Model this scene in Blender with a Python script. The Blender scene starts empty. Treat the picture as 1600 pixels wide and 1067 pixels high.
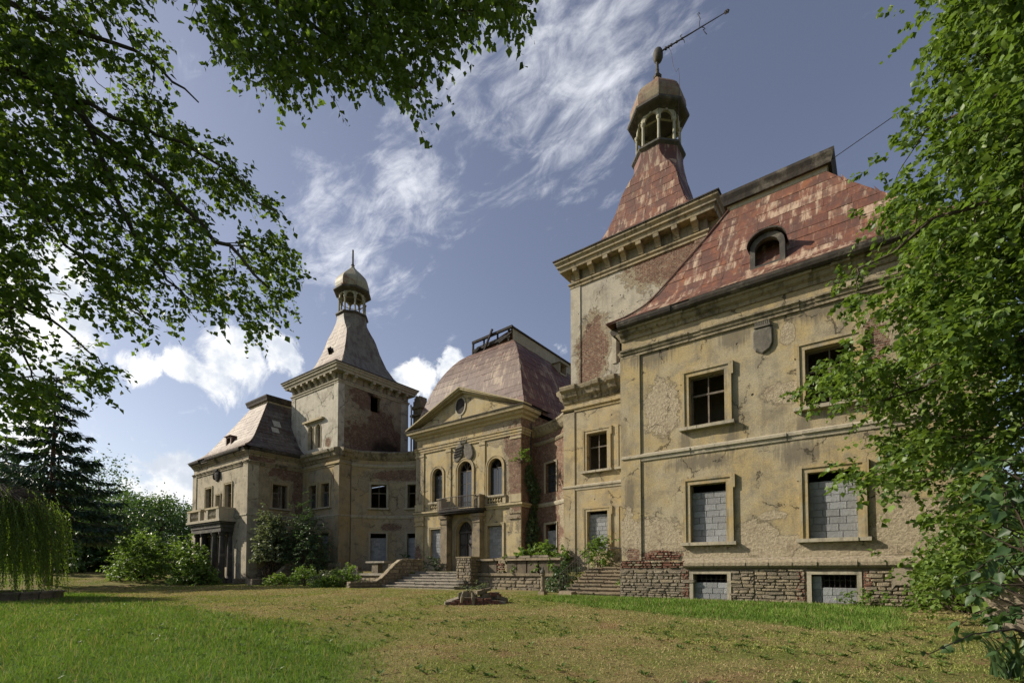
import bpy, bmesh, math, random
import numpy as np
from mathutils import Vector, Matrix
R = math.radians
random.seed(11)
rng = np.random.default_rng(11)
SC = bpy.context.scene
COL = SC.collection

# ------------------------------------------------------------------ camera
cam = bpy.data.cameras.new('camera')
camo = bpy.data.objects.new('camera', cam)
COL.objects.link(camo)
CH = 1.2
camo.location = (0, 0, CH)
camo.rotation_euler = (R(90 + 2.147), 0, R(37.046))
cam.sensor_width = 36
cam.lens = 768.693 / 1600 * 36
cam.shift_x = -5.935 / 1600
cam.shift_y = 328.4 / 1600
cam.clip_start = 0.05
cam.clip_end = 3000
SC.camera = camo

# ------------------------------------------------------------------ sun, sky, exposure
SUN_TRAVEL = Vector((0.80, 0.41, -0.56)).normalized()
SUN_DIR = -SUN_TRAVEL
sun = bpy.data.lights.new('sun', 'SUN')
sun.energy = 4.1
sun.angle = R(0.53)
sun.color = (1.0, 0.91, 0.77)
suno = bpy.data.objects.new('sun', sun)
COL.objects.link(suno)
suno.rotation_euler = SUN_TRAVEL.to_track_quat('-Z', 'Y').to_euler()
suno.location = (-60, -20, 60)
SUN_EL = math.asin(SUN_DIR.z)
SUN_AZ = math.atan2(SUN_DIR.x, SUN_DIR.y)      # clockwise from +Y

SC.view_settings.view_transform = 'Standard'
SC.view_settings.look = 'None'
SC.view_settings.exposure = 0.64
SC.view_settings.gamma = 1.0
SC.render.engine = 'CYCLES'
SC.cycles.max_bounces = 6
SC.cycles.diffuse_bounces = 3
SC.cycles.glossy_bounces = 2
SC.cycles.transmission_bounces = 3
SC.cycles.transparent_max_bounces = 4
SC.cycles.use_denoising = True
SC.cycles.caustics_reflective = False
SC.cycles.caustics_refractive = False

# pixel helper: direction of a photograph pixel, used to set clouds and to lay out vegetation volumes
_y, _p = R(37.046), R(2.147)
FW = np.array([-math.sin(_y) * math.cos(_p), math.cos(_y) * math.cos(_p), math.sin(_p)])
RT = np.array([math.cos(_y), math.sin(_y), 0.0])
UP = np.cross(RT, FW)


def ray(px, py):
    return FW + RT * (px - 805.935) / 768.693 - UP * (py - 861.878) / 768.693


def at(px, py, d):
    return np.array([0, 0, CH]) + ray(px, py) * d


# ------------------------------------------------------------------ node helper
class NT:
    def __init__(s, tree):
        s.t = tree

    def n(s, typ, **kw):
        nd = s.t.nodes.new(typ)
        for k, v in kw.items():
            setattr(nd, k, v)
        return nd

    def put(s, sock, v):
        if v is None:
            return
        if isinstance(v, bpy.types.NodeSocket):
            s.t.links.new(v, sock)
        else:
            if hasattr(sock.default_value, '__len__') and not hasattr(v, '__len__'):
                v = (v,) * len(sock.default_value)
            if hasattr(v, '__len__') and len(sock.default_value) == 4 and len(v) == 3:
                v = (*v, 1)
            sock.default_value = v

    def m(s, op, a, b=None, c=None, clamp=False):
        nd = s.n('ShaderNodeMath', operation=op, use_clamp=clamp)
        for i, v in enumerate((a, b, c)):
            s.put(nd.inputs[i], v)
        return nd.outputs[0]

    def vm(s, op, a, b=None):
        nd = s.n('ShaderNodeVectorMath', operation=op)
        s.put(nd.inputs[0], a)
        if b is not None:
            s.put(nd.inputs[1], b)
        return nd.outputs['Value'] if op in ('LENGTH', 'DOT_PRODUCT', 'DISTANCE') else nd.outputs[0]

    def noise(s, vec, scale, detail=5, rough=0.6, dist=0.0):
        nd = s.n('ShaderNodeTexNoise')
        s.put(nd.inputs['Vector'], vec)
        s.put(nd.inputs['Scale'], scale)
        s.put(nd.inputs['Detail'], detail)
        s.put(nd.inputs['Roughness'], rough)
        s.put(nd.inputs['Distortion'], dist)
        return nd.outputs[0]

    def mix(s, f, a, b, blend='MIX'):
        nd = s.n('ShaderNodeMix', data_type='RGBA', blend_type=blend)
        s.put(nd.inputs[0], f)
        s.put(nd.inputs[6], a)
        s.put(nd.inputs[7], b)
        return nd.outputs[2]

    def step(s, v, a, b, c=0.0, d=1.0):
        nd = s.n('ShaderNodeMapRange', interpolation_type='SMOOTHSTEP')
        s.put(nd.inputs[0], v)
        s.put(nd.inputs[1], a)
        s.put(nd.inputs[2], b)
        s.put(nd.inputs[3], c)
        s.put(nd.inputs[4], d)
        return nd.outputs[0]

    def ramp(s, f, stops):
        nd = s.n('ShaderNodeValToRGB')
        el = nd.color_ramp.elements
        while len(el) < len(stops):
            el.new(0.5)
        for e, (p, c) in zip(el, stops):
            e.position = p
            e.color = (*c, 1) if len(c) == 3 else c
        s.put(nd.inputs[0], f)
        return nd.outputs[0]

    def bump(s, h, dist=0.02, strength=1.0, normal=None):
        nd = s.n('ShaderNodeBump')
        s.put(nd.inputs['Height'], h)
        nd.inputs['Distance'].default_value = dist
        nd.inputs['Strength'].default_value = strength
        if normal is not None:
            s.put(nd.inputs['Normal'], normal)
        return nd.outputs[0]

    def scale(s, vec, sc):
        return s.vm('MULTIPLY', vec, sc)


# ------------------------------------------------------------------ world
w = bpy.data.worlds.new('World')
SC.world = w
w.use_nodes = True
wt = NT(w.node_tree)
for nd in list(w.node_tree.nodes):
    w.node_tree.nodes.remove(nd)
sky = wt.n('ShaderNodeTexSky', sky_type='NISHITA', sun_disc=False)
sky.sun_elevation = SUN_EL
sky.sun_rotation = SUN_AZ
sky.altitude = 300
sky.air_density = 1.0
sky.dust_density = 1.6
sky.ozone_density = 2.0
geo = wt.n('ShaderNodeTexCoord')
dirv = geo.outputs['Generated']
sep = wt.n('ShaderNodeSeparateXYZ')
wt.put(sep.inputs[0], dirv)
dz = wt.m('MAXIMUM', wt.m('ADD', sep.outputs[2], 0.10), 0.05)
comb = wt.n('ShaderNodeCombineXYZ')
wt.put(comb.inputs[0], wt.m('DIVIDE', sep.outputs[0], dz))
wt.put(comb.inputs[1], wt.m('DIVIDE', sep.outputs[1], dz))
pl = comb.outputs[0]
# fine wisps, drawn out along one wind direction
rot = wt.n('ShaderNodeVectorRotate', rotation_type='Z_AXIS')
wt.put(rot.inputs['Vector'], pl)
rot.inputs['Angle'].default_value = R(8)
st = wt.scale(rot.outputs[0], (1.0, 2.4, 1.0))
nA = wt.noise(st, 3.4, 10, 0.66, 0.9)
nR = wt.noise(wt.scale(rot.outputs[0], (1.0, 1.7, 1.0)), 11.0, 7, 0.62, 0.8)
nB = wt.noise(pl, 1.1, 6, 0.55, 0.2)
nC = wt.noise(dirv, 8.0, 11, 0.66, 0.5)
nD = wt.noise(dirv, 3.2, 5, 0.55, 0.2)


def blobs(lst):
    tot = None
    for px, py, rad, wgt in lst:
        d = ray(px, py)
        d = d / np.linalg.norm(d)
        dist = wt.vm('DISTANCE', wt.vm('NORMALIZE', dirv), tuple(d))
        v = wt.step(dist, 0.0, rad, wgt, 0.0)
        tot = v if tot is None else wt.m('MAXIMUM', tot, v)
    return tot


cir = blobs([(560, 395, .16, .9), (530, 330, .15, .7), (640, 300, .15, .85), (620, 220, .17, .55), (760, 150, .22, .6),
             (900, 90, .25, .85), (700, 90, .22, .7), (820, 30, .22, .6), (960, 60, .16, .6), (500, 420, .1, .6)])
cum = blobs([(210, 575, .07, 1.0), (285, 575, .06, .8), (370, 560, .10, .9), (440, 545, .08, .9), (340, 600, .08, .8),
             (30, 440, .16, 1.15), (120, 500, .14, .9), (650, 590, .08, .9), (710, 575, .07, .9),
             (880, 550, .05, .8), (260, 760, .10, 1.0), (205, 745, .07, .8), (60, 600, .12, .8), (40, 690, .14, .8)])
cA = wt.m('MULTIPLY', wt.step(wt.m('ADD', cir, wt.m('ADD', wt.m('MULTIPLY', wt.m('SUBTRACT', nA, 0.5), 1.9), wt.m('MULTIPLY', wt.m('SUBTRACT', nR, 0.5), 1.5))), 0.25, 1.40), 0.74)
cB = wt.step(wt.m('ADD', cum, wt.m('ADD', wt.m('MULTIPLY', wt.m('SUBTRACT', nC, 0.5), 2.6), wt.m('MULTIPLY', wt.m('SUBTRACT', nD, 0.5), 1.0))), 0.40, 0.72)
cB = wt.m('MULTIPLY', cB, wt.step(cum, 0.04, 0.22))
# thin general cloud all over the dome
cG = wt.m('MULTIPLY', wt.step(wt.m('ADD', wt.m('MULTIPLY', nB, 0.6), wt.m('MULTIPLY', nA, 0.5)), 0.60, 0.90), 0.22)
skyc = sky.outputs[0]
hs = wt.n('ShaderNodeHueSaturation')
hs.inputs['Saturation'].default_value = 0.74
hs.inputs['Hue'].default_value = 0.512
hs.inputs['Value'].default_value = 0.61
wt.put(hs.inputs['Color'], skyc)
skyc = hs.outputs[0]
# cloud colour: bright body, greyer where the noise is thick
shade = wt.step(wt.noise(dirv, 14.0, 6, 0.6), 0.35, 0.65)
cl_bright = wt.mix(shade, (3.5, 3.8, 4.3), (6.3, 6.25, 6.1))
skyc = wt.mix(cG, skyc, (3.8, 4.1, 4.7))
skyc = wt.mix(cA, skyc, (5.4, 5.5, 5.8))
skyc = wt.mix(cB, skyc, cl_bright)
bg = wt.n('ShaderNodeBackground')
wt.put(bg.inputs[0], skyc)
bg.inputs[1].default_value = 0.128
out = wt.n('ShaderNodeOutputWorld')
w.node_tree.links.new(bg.outputs[0], out.inputs[0])


# ------------------------------------------------------------------ materials
def new_mat(name):
    m = bpy.data.materials.new(name)
    m.use_nodes = True
    t = NT(m.node_tree)
    for nd in list(m.node_tree.nodes):
        m.node_tree.nodes.remove(nd)
    bs = t.n('ShaderNodeBsdfPrincipled')
    o = t.n('ShaderNodeOutputMaterial')
    m.node_tree.links.new(bs.outputs[0], o.inputs[0])
    bs.inputs['Specular IOR Level'].default_value = 0.25
    return m, t, bs


def fieldof(t, uv, lst):
    tot = None
    for (cu, cv, ru, rv) in lst:
        d = t.vm('MULTIPLY', t.vm('SUBTRACT', uv, (cu, cv, 0)), (1 / ru, 1 / rv, 0))
        v = t.m('SUBTRACT', 1.0, t.vm('LENGTH', d))
        tot = v if tot is None else t.m('MAXIMUM', tot, v)
    return tot


BRICK1, BRICK2, MORT = (0.115, 0.048, 0.032), (0.225, 0.098, 0.060), (0.30, 0.255, 0.195)


def wallmat(name, c1, c2, c3, bricks=(), under=(), soot=(), streak=0.45, rnd_brick=0.74, holes=True, ucol=(0.34, 0.29, 0.21), chip=0.66, stains=()):
    m, t, bs = new_mat(name)
    uv = t.n('ShaderNodeTexCoord').outputs['UV']
    n1 = t.noise(uv, 0.42, 6, 0.62)
    n2 = t.noise(uv, 1.6, 9, 0.68, 0.3)
    n3 = t.noise(uv, 22, 6, 0.7)
    n4 = t.noise(uv, 5.5, 7, 0.65)
    ns = t.noise(t.scale(uv, (2.3, 0.22, 1)), 1.0, 6, 0.62)
    ns2 = t.noise(t.scale(uv, (9.0, 0.5, 1)), 1.0, 4, 0.6)
    base = t.mix(t.step(n1, 0.38, 0.62), c1, c2)
    base = t.mix(t.m('MULTIPLY', t.step(n2, 0.46, 0.68), 0.8), base, c3)
    base = t.mix(t.m('MULTIPLY', t.step(n4, 0.52, 0.75), 0.35), base, (c1[0] * 1.25, c1[1] * 1.25, c1[2] * 1.25))
    st = t.m('MULTIPLY', t.m('MULTIPLY', t.step(ns, 0.46, 0.72), t.step(ns2, 0.30, 0.62, 0.45, 1.0)), streak)
    base = t.mix(st, base, (0.115, 0.10, 0.078))
    ng = t.noise(t.vm('ADD', uv, (13.1, 5.7, 0)), 0.75, 11, 0.74, 0.4)
    base = t.mix(t.m('MULTIPLY', t.step(ng, 0.47, 0.66), 0.62), base, (0.175, 0.150, 0.108))
    base = t.mix(t.m('MULTIPLY', t.step(ng, 0.44, 0.34), 0.30), base, (0.50, 0.44, 0.32))
    base = t.mix(t.step(n3, 0.30, 0.62, 0.46, 0.0), base, (0.07, 0.062, 0.05))
    base = t.mix(t.m('MULTIPLY', t.step(t.noise(uv, 46, 4, 0.6), 0.56, 0.70), 0.35), base, (0.55, 0.49, 0.38))
    if stains:                                   # run-off marks and damp blotches
        sf = t.m('ADD', fieldof(t, uv, stains), t.m('ADD', t.m('MULTIPLY', t.m('SUBTRACT', ns2, 0.5), 1.6), t.m('MULTIPLY', t.m('SUBTRACT', n4, .5), .8)))
        base = t.mix(t.step(sf, 0.0, 0.6, 0.0, 0.75), base, (0.13, 0.112, 0.085))
    nb = t.m('ADD', t.m('MULTIPLY', t.m('SUBTRACT', n2, 0.5), 1.5), t.m('MULTIPLY', t.m('SUBTRACT', n4, 0.5), 0.8))
    f = t.m('MULTIPLY', t.m('SUBTRACT', n1, rnd_brick), 4.0)
    if bricks:
        f = t.m('MAXIMUM', f, fieldof(t, uv, bricks))
    f = t.m('ADD', f, nb)
    g = t.m('MULTIPLY', t.m('SUBTRACT', t.noise(t.vm('ADD', uv, (7.3, 3.1, 0)), 0.7, 7, 0.65), chip), 5.0)
    if under:
        g = t.m('MAXIMUM', g, fieldof(t, uv, under))
    g = t.m('ADD', g, nb)
    um = t.m('MAXIMUM', t.step(f, -0.20, -0.15), t.step(g, 0.0, 0.05))
    bm = t.step(f, 0.02, 0.08)
    # undercoat: coarse lime render
    n5 = t.noise(uv, 9, 8, 0.75)
    uc = t.mix(t.step(n5, 0.3, 0.7), (ucol[0] * .62, ucol[1] * .60, ucol[2] * .56), (ucol[0] * 1.15, ucol[1] * 1.15, ucol[2] * 1.12))
    uc = t.mix(t.m('MULTIPLY', t.step(n2, 0.5, 0.7), 0.5), uc, (0.21, 0.155, 0.10))
    br = t.n('ShaderNodeTexBrick')
    t.put(br.inputs['Vector'], uv)
    br.inputs['Color1'].default_value = (*BRICK1, 1)
    br.inputs['Color2'].default_value = (*BRICK2, 1)
    br.inputs['Mortar'].default_value = (*MORT, 1)
    br.inputs['Scale'].default_value = 1.0
    br.inputs['Brick Width'].default_value = 0.27
    br.inputs['Row Height'].default_value = 0.082
    br.inputs['Mortar Size'].default_value = 0.014
    br.inputs['Mortar Smooth'].default_value = 0.25
    br.inputs['Bias'].default_value = 0.1
    bc = t.mix(t.m('MULTIPLY', t.step(n5, 0.42, 0.7), 0.55), br.outputs[0], (0.10, 0.052, 0.038))
    bc = t.mix(t.m('MULTIPLY', t.step(n4, 0.47, 0.62), 0.8), bc, (0.33, 0.255, 0.18))
    bc = t.mix(t.m('MULTIPLY', t.step(n2, 0.44, 0.60), 0.45), bc, (0.13, 0.075, 0.055))
    col = t.mix(um, base, uc)
    col = t.mix(bm, col, bc)
    # dark broken edge of the plaster coat
    e1 = t.m('MULTIPLY', t.step(f, -0.26, -0.19), t.step(f, -0.15, -0.19))
    e2 = t.m('MULTIPLY', t.step(g, -0.08, 0.0), t.step(g, 0.06, 0.0))
    col = t.mix(t.m('MULTIPLY', t.m('MAXIMUM', e1, e2), 0.6), col, (0.09, 0.075, 0.055))
    hgt = t.m('ADD', t.m('MULTIPLY', um, -0.8), t.m('MULTIPLY', bm, t.m('ADD', -0.5, t.m('MULTIPLY', br.outputs['Fac'], -0.5))))
    hgt = t.m('ADD', hgt, t.m('MULTIPLY', n3, 0.16))
    hgt = t.m('ADD', hgt, t.m('MULTIPLY', t.m('MULTIPLY', um, n5), 1.8))
    hgt = t.m('ADD', hgt, t.m('MULTIPLY', n2, 0.5))
    if soot:
        sf = t.m('ADD', fieldof(t, uv, soot), t.m('MULTIPLY', nb, 0.6))
        col = t.mix(t.step(sf, -0.1, 0.6, 0, 0.85), col, (0.028, 0.024, 0.02))
    if holes:
        vo = t.n('ShaderNodeTexVoronoi', feature='F1')
        t.put(vo.inputs['Vector'], uv)
        vo.inputs['Scale'].default_value = 1.8
        vs_ = t.n('ShaderNodeSeparateColor')
        t.put(vs_.inputs[0], vo.outputs['Color'])
        hm = t.step(vo.outputs['Distance'], t.m('MULTIPLY', t.step(vs_.outputs[0], 0.45, 1.0), 0.13), t.m('MULTIPLY', t.step(vs_.outputs[0], 0.45, 1.0), 0.05))
        ve = t.n('ShaderNodeTexVoronoi', feature='DISTANCE_TO_EDGE')
        pass
        wv = t.n('ShaderNodeCombineXYZ')
        t.put(wv.inputs[0], t.m('MULTIPLY', n4, 0.7))
        t.put(wv.inputs[1], t.m('MULTIPLY', n2, 0.9))
        t.put(ve.inputs['Vector'], t.vm('ADD', uv, wv.outputs[0]))
        ve.inputs['Scale'].default_value = 0.42
        ck = t.m('MULTIPLY', t.step(ve.outputs['Distance'], 0.010, 0.002), t.step(ng, 0.47, 0.55))
        hm = t.m('MAXIMUM', hm, t.m('MULTIPLY', ck, 0.7))
        col = t.mix(t.m('MULTIPLY', hm, 0.85), col, (0.035, 0.03, 0.025))
        hgt = t.m('SUBTRACT', hgt, hm)
    t.put(bs.inputs['Base Color'], col)
    bs.inputs['Roughness'].default_value = 0.93
    bs.inputs['Specular IOR Level'].default_value = 0.12
    t.put(bs.inputs['Normal'], t.bump(hgt, 0.045, 1.0))
    return m


def simple_mat(name, c1, c2, scale=3.0, rough=0.85, bump=0.012, c3=None, spec=0.2, metal=0.0, streak=0.0, rnd=False, coord='Object'):
    m, t, bs = new_mat(name)
    tc = t.n('ShaderNodeTexCoord').outputs[coord]
    n1 = t.noise(tc, scale, 8, 0.66, 0.2)
    n2 = t.noise(tc, scale * 9, 5, 0.7)
    col = t.mix(t.step(n1, 0.36, 0.64), c1, c2)
    if c3:
        n3 = t.noise(t.vm('ADD', tc, (3.7, 9.2, 1.1)), scale * 0.6, 8, 0.7)
        col = t.mix(t.step(n3, 0.52, 0.66), col, c3)
    if streak:
        ns = t.noise(t.scale(tc, (5, 5, 0.5)), 1.0, 5, 0.6)
        col = t.mix(t.m('MULTIPLY', t.step(ns, 0.5, 0.7), streak), col, (c1[0] * .3, c1[1] * .3, c1[2] * .3))
    if rnd:
        oi = t.n('ShaderNodeObjectInfo').outputs['Random']
        col = t.mix(t.m('MULTIPLY', oi, 0.55), col, (c1[0] * .45, c1[1] * .43, c1[2] * .4))
    col = t.mix(t.step(n2, 0.3, 0.7, 0.3, 0.0), col, (c1[0] * .35, c1[1] * .35, c1[2] * .35))
    t.put(bs.inputs['Base Color'], col)
    bs.inputs['Roughness'].default_value = rough
    bs.inputs['Metallic'].default_value = metal
    bs.inputs['Specular IOR Level'].default_value = spec
    if bump:
        t.put(bs.inputs['Normal'], t.bump(t.m('ADD', t.m('MULTIPLY', n1, 2.0), n2), bump, 0.8))
    return m


def sheetmat(name, stops, worn, worn_amt, drip=(0.30, 0.12, 0.05)):
    m, t, bs = new_mat(name)
    uv = t.n('ShaderNodeTexCoord').outputs['UV']
    at_ = t.n('ShaderNodeAttribute', attribute_name='rnd').outputs['Fac']
    col = t.ramp(at_, stops)
    n1 = t.noise(t.scale(uv, (4.5, 0.75, 1)), 1.0, 9, 0.72)
    n2 = t.noise(uv, 6, 7, 0.7)
    n3 = t.noise(t.scale(uv, (14, 1.1, 1)), 1.0, 6, 0.62)
    nl = t.noise(uv, 0.5, 4, 0.6)
    wm = t.step(t.m('ADD', t.m('ADD', t.m('MULTIPLY', n1, 1.0), t.m('MULTIPLY', at_, 0.14)), t.m('MULTIPLY', nl, 0.55)), 0.84, 1.02)
    no = t.noise(t.scale(uv, (1.0, 0.6, 1)), 2.3, 8, 0.72, 0.5)
    col = t.mix(t.m('MULTIPLY', t.step(no, 0.50, 0.66), 0.65), col, drip)
    nb = t.noise(t.scale(uv, (1.0, 0.5, 1)), 1.6, 8, 0.7)
    col = t.mix(t.m('MULTIPLY', t.step(nb, 0.42, 0.62), 0.75), col, (0.075, 0.042, 0.032))
    col = t.mix(t.m('MULTIPLY', wm, worn_amt), col, worn)
    col = t.mix(t.m('MULTIPLY', t.step(n3, 0.56, 0.74), 0.7), col, drip)
    col = t.mix(t.m('MULTIPLY', t.step(n2, 0.5, 0.75), 0.5), col, (0.055, 0.032, 0.026))
    t.put(bs.inputs['Base Color'], col)
    bs.inputs['Roughness'].default_value = 0.62
    bs.inputs['Specular IOR Level'].default_value = 0.35
    t.put(bs.inputs['Normal'], t.bump(t.m('ADD', n2, n1), 0.012, 0.7))
    return m


def leafmat(name, dark, light, trans=0.4, spec=0.35, rough=0.45):
    m = bpy.data.materials.new(name)
    m.use_nodes = True
    t = NT(m.node_tree)
    for nd in list(m.node_tree.nodes):
        m.node_tree.nodes.remove(nd)
    a = t.n('ShaderNodeAttribute', attribute_name='rnd').outputs['Fac']
    col = t.mix(a, dark, light)
    bs = t.n('ShaderNodeBsdfPrincipled')
    t.put(bs.inputs['Base Color'], col)
    bs.inputs['Roughness'].default_value = rough
    bs.inputs['Specular IOR Level'].default_value = spec
    tr = t.n('ShaderNodeBsdfTranslucent')
    t.put(tr.inputs[0], t.mix(0.5, col, (light[0] * 1.5, light[1] * 1.6, light[2] * 0.6)))
    mx = t.n('ShaderNodeMixShader')
    mx.inputs[0].default_value = trans
    m.node_tree.links.new(bs.outputs[0], mx.inputs[1])
    m.node_tree.links.new(tr.outputs[0], mx.inputs[2])
    o = t.n('ShaderNodeOutputMaterial')
    m.node_tree.links.new(mx.outputs[0], o.inputs[0])
    return m


AX, YP, YC, YT = -27.23, 20.33, 29.16, 25.42
ZE, ZF, ZS, ZP = 12.14, 10.87, 6.11, 1.62

OCH, CRM, GRY = (0.40, 0.29, 0.125), (0.44, 0.36, 0.20), (0.29, 0.25, 0.17)
M = {}
M['pav_r'] = wallmat('plaster_ochre_grey', (0.42, 0.322, 0.158), (0.39, 0.338, 0.228), (0.25, 0.222, 0.165),
                     bricks=[(-7.6, 1.85, .9, .20), (-0.25, 8.9, .5, .8), (-8.9, 1.9, .35, .3)],
                     under=[(-7.55, 8.1, .75, 1.25), (-2.75, 7.75, .8, .42), (-2.75, 9.95, .25, .45), (-8.1, 2.5, 1.5, 1.0), (-6.0, 1.85, 2.0, .35), (-2.0, 1.9, 2.4, .35),
                            (-4.05, 2.45, .9, .65), (-3.4, 3.25, .5, .18), (.9, 2.6, 1.3, .9), (-3.0, 2.2, .9, .3), (-9.1, 2.9, .4, 1.0)],
                     rnd_brick=0.86, chip=0.68, streak=0.42, ucol=(0.43, 0.365, 0.265), stains=[(-6.55, 6.35, .35, .8), (-4.75, 6.3, .3, .9), (-2.3, 6.4, .3, .6), (-5.6, 1.95, 1.2, .3), (-8.0, 10.5, 1.4, .6), (-4.6, 10.4, .8, .7), (-1.5, 10.5, 2.0, .5), (-6.0, 5.6, 1.8, .4), (-2.5, 5.5, 1.0, .6), (-9.0, 4.5, .3, 1.3), (-1.5, 1.95, 1.6, .3)])
M['tower_r'] = wallmat('plaster_grey_cream', (0.437, 0.395, 0.315), (0.480, 0.435, 0.338), (0.328, 0.302, 0.251),
                       bricks=[(-9.0, 18.1, 2.3, 1.35), (-13.5, 14.2, .95, 1.9), (-13.9, 12.9, .6, .9)], rnd_brick=0.9, chip=0.8, streak=0.3)
M['blk_r'] = wallmat('plaster_ochre_block', (0.44, 0.335, 0.165), (0.41, 0.35, 0.23), (0.29, 0.255, 0.185), rnd_brick=0.92, chip=0.8, streak=0.4,
                     under=[(-14.8, 2.0, .8, .5)])
M['tower_l'] = wallmat('plaster_pale_cream', (0.524, 0.487, 0.396), (0.547, 0.510, 0.420), (0.433, 0.394, 0.324),
                       bricks=[(-41.0, 13.0, .45, .4)], rnd_brick=0.95, chip=0.85, streak=0.22)
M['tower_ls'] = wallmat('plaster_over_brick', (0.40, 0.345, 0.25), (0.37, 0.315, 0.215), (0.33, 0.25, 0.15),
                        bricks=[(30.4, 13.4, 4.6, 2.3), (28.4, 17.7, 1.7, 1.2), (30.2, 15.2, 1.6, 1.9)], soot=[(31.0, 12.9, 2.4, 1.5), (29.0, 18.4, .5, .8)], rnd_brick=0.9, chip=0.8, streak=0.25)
M['blk_l'] = wallmat('plaster_old_ochre', (0.379, 0.282, 0.140), (0.358, 0.306, 0.207), (0.261, 0.228, 0.161),
                     bricks=[(-39.35, 9.35, .75, .85)], under=[(-43.5, 10.0, .6, .5), (-39.6, 1.9, 1, .7)], rnd_brick=0.86, chip=0.74)
M['pav_l'] = wallmat('plaster_sandy_grey', (0.467, 0.408, 0.304), (0.445, 0.392, 0.280), (0.333, 0.301, 0.226),
                     rnd_brick=0.93, chip=0.8, streak=0.35, under=[(-56, 1.5, 3, .6)])
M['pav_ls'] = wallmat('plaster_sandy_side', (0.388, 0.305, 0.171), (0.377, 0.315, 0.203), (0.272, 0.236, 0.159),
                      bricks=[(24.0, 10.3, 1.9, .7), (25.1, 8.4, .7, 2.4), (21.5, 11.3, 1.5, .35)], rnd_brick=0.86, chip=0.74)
M['centre'] = wallmat('plaster_cream_yellow', (0.47, 0.385, 0.22), (0.45, 0.345, 0.17), (0.37, 0.335, 0.25),
                      bricks=[(-21.7, 8.9, 1.0, 3.6), (-22.4, 10.9, .8, 1.2), (-32.6, 2.4, .5, .8)], under=[(-23.6, 11.9, 1.7, 1.1), (-22.3, 7.5, .9, 3.2), (-32.6, 8.5, .6, 2.6), (-30.3, 1.7, 1.5, .6), (-24, 1.7, 1.6, .5)],
                      rnd_brick=0.87, chip=0.74, streak=0.42)
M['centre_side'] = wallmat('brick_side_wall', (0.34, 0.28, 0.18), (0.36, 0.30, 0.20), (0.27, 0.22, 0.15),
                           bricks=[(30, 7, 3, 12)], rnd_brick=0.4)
M['curve_l'] = wallmat('plaster_weathered_curve', (0.388, 0.288, 0.145), (0.366, 0.311, 0.207), (0.262, 0.228, 0.166),
                       bricks=[(4.6, 10.0, 2.9, .55), (3.6, 5.2, 1.0, .35), (6.6, 8.3, .5, 2.0)],
                       under=[(4.9, 7.3, 1.5, 1.5), (5.9, 5.0, 2.2, 1.6), (1.2, 9.2, .6, .8), (5.5, 2.6, 1.5, .9), (1.5, 1.6, 1.3, .9)], rnd_brick=0.82, chip=0.68)
M['curve_r'] = wallmat('brick_curved_wall', (0.37, 0.31, 0.20), (0.36, 0.30, 0.20), (0.26, 0.23, 0.17),
                       bricks=[(5.2, 9.5, 3.5, 3.4), (6.2, 3.5, 1.6, 4)], under=[(4.2, 4.5, 2.0, 1.6)], rnd_brick=0.55, chip=0.6)
M['back'] = wallmat('plaster_back', (0.38, 0.32, 0.22), (0.40, 0.34, 0.22), (0.29, 0.25, 0.18))
M['trim'] = simple_mat('stucco_trim_ochre', (0.387, 0.293, 0.142), (0.370, 0.315, 0.209), 1.3, c3=(0.238, 0.216, 0.166), streak=0.55)
M['trim_grey'] = simple_mat('stucco_trim_grey', (0.38, 0.34, 0.255), (0.42, 0.37, 0.27), 1.3, c3=(0.26, 0.235, 0.18), streak=0.5)
M['trim_cream'] = simple_mat('stucco_trim_cream', (0.432, 0.356, 0.203), (0.396, 0.338, 0.225), 1.3, c3=(0.297, 0.243, 0.153), streak=0.4)
M['cornice'] = simple_mat('cornice_blackened', (0.25, 0.21, 0.14), (0.31, 0.26, 0.17), 1.1, c3=(0.060, 0.053, 0.042), streak=0.9, bump=.03)
M['trim_tower'] = simple_mat('tower_cornice_stained', (0.36, 0.285, 0.165), (0.31, 0.265, 0.18), 1.1, c3=(0.13, 0.115, 0.088), streak=0.95, bump=.02)
M['slab'] = simple_mat('dark_stone_slab', (0.12, 0.10, 0.075), (0.17, 0.14, 0.10), 2.0, c3=(0.24, 0.195, 0.13), rough=.95, bump=.03, rnd=True)
M['cornice_dark'] = simple_mat('gutter_black_wood', (0.045, 0.04, 0.034), (0.075, 0.062, 0.05), 2.0, c3=(0.16, 0.14, 0.11), streak=0.4)
M['sandstone'] = simple_mat('weathered_sandstone', (0.20, 0.165, 0.115), (0.29, 0.235, 0.155), 1.6, c3=(0.10, 0.092, 0.075), rough=.95, bump=.03)
M['crest'] = simple_mat('grey_crest_stone', (0.135, 0.122, 0.10), (0.185, 0.168, 0.135), 3.0, c3=(0.08, 0.075, 0.065), rough=.9, bump=.02)
M['block'] = simple_mat('concrete_block_grey', (0.30, 0.31, 0.32), (0.35, 0.36, 0.365), 7.0, c3=(0.25, 0.26, 0.265), rough=0.95, bump=0.02, rnd=True)
M['mortar'] = simple_mat('cement_mortar', (0.30, 0.305, 0.305), (0.37, 0.375, 0.37), 6.0, rough=0.95, bump=0.03)
M['stone'] = simple_mat('rubble_stone', (0.23, 0.195, 0.145), (0.31, 0.265, 0.195), 2.5, c3=(0.10, 0.088, 0.07), rough=.95, bump=.05, rnd=True)
M['stone_pale'] = simple_mat('rubble_sandstone', (0.36, 0.30, 0.20), (0.27, 0.23, 0.165), 2.5, c3=(0.16, 0.145, 0.11), rough=.95, bump=.05, rnd=True)
M['brick'] = simple_mat('old_red_brick', (0.19, 0.085, 0.058), (0.25, 0.135, 0.095), 5, c3=(0.17, 0.125, 0.095), rough=.95, bump=.02, rnd=True)
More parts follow.
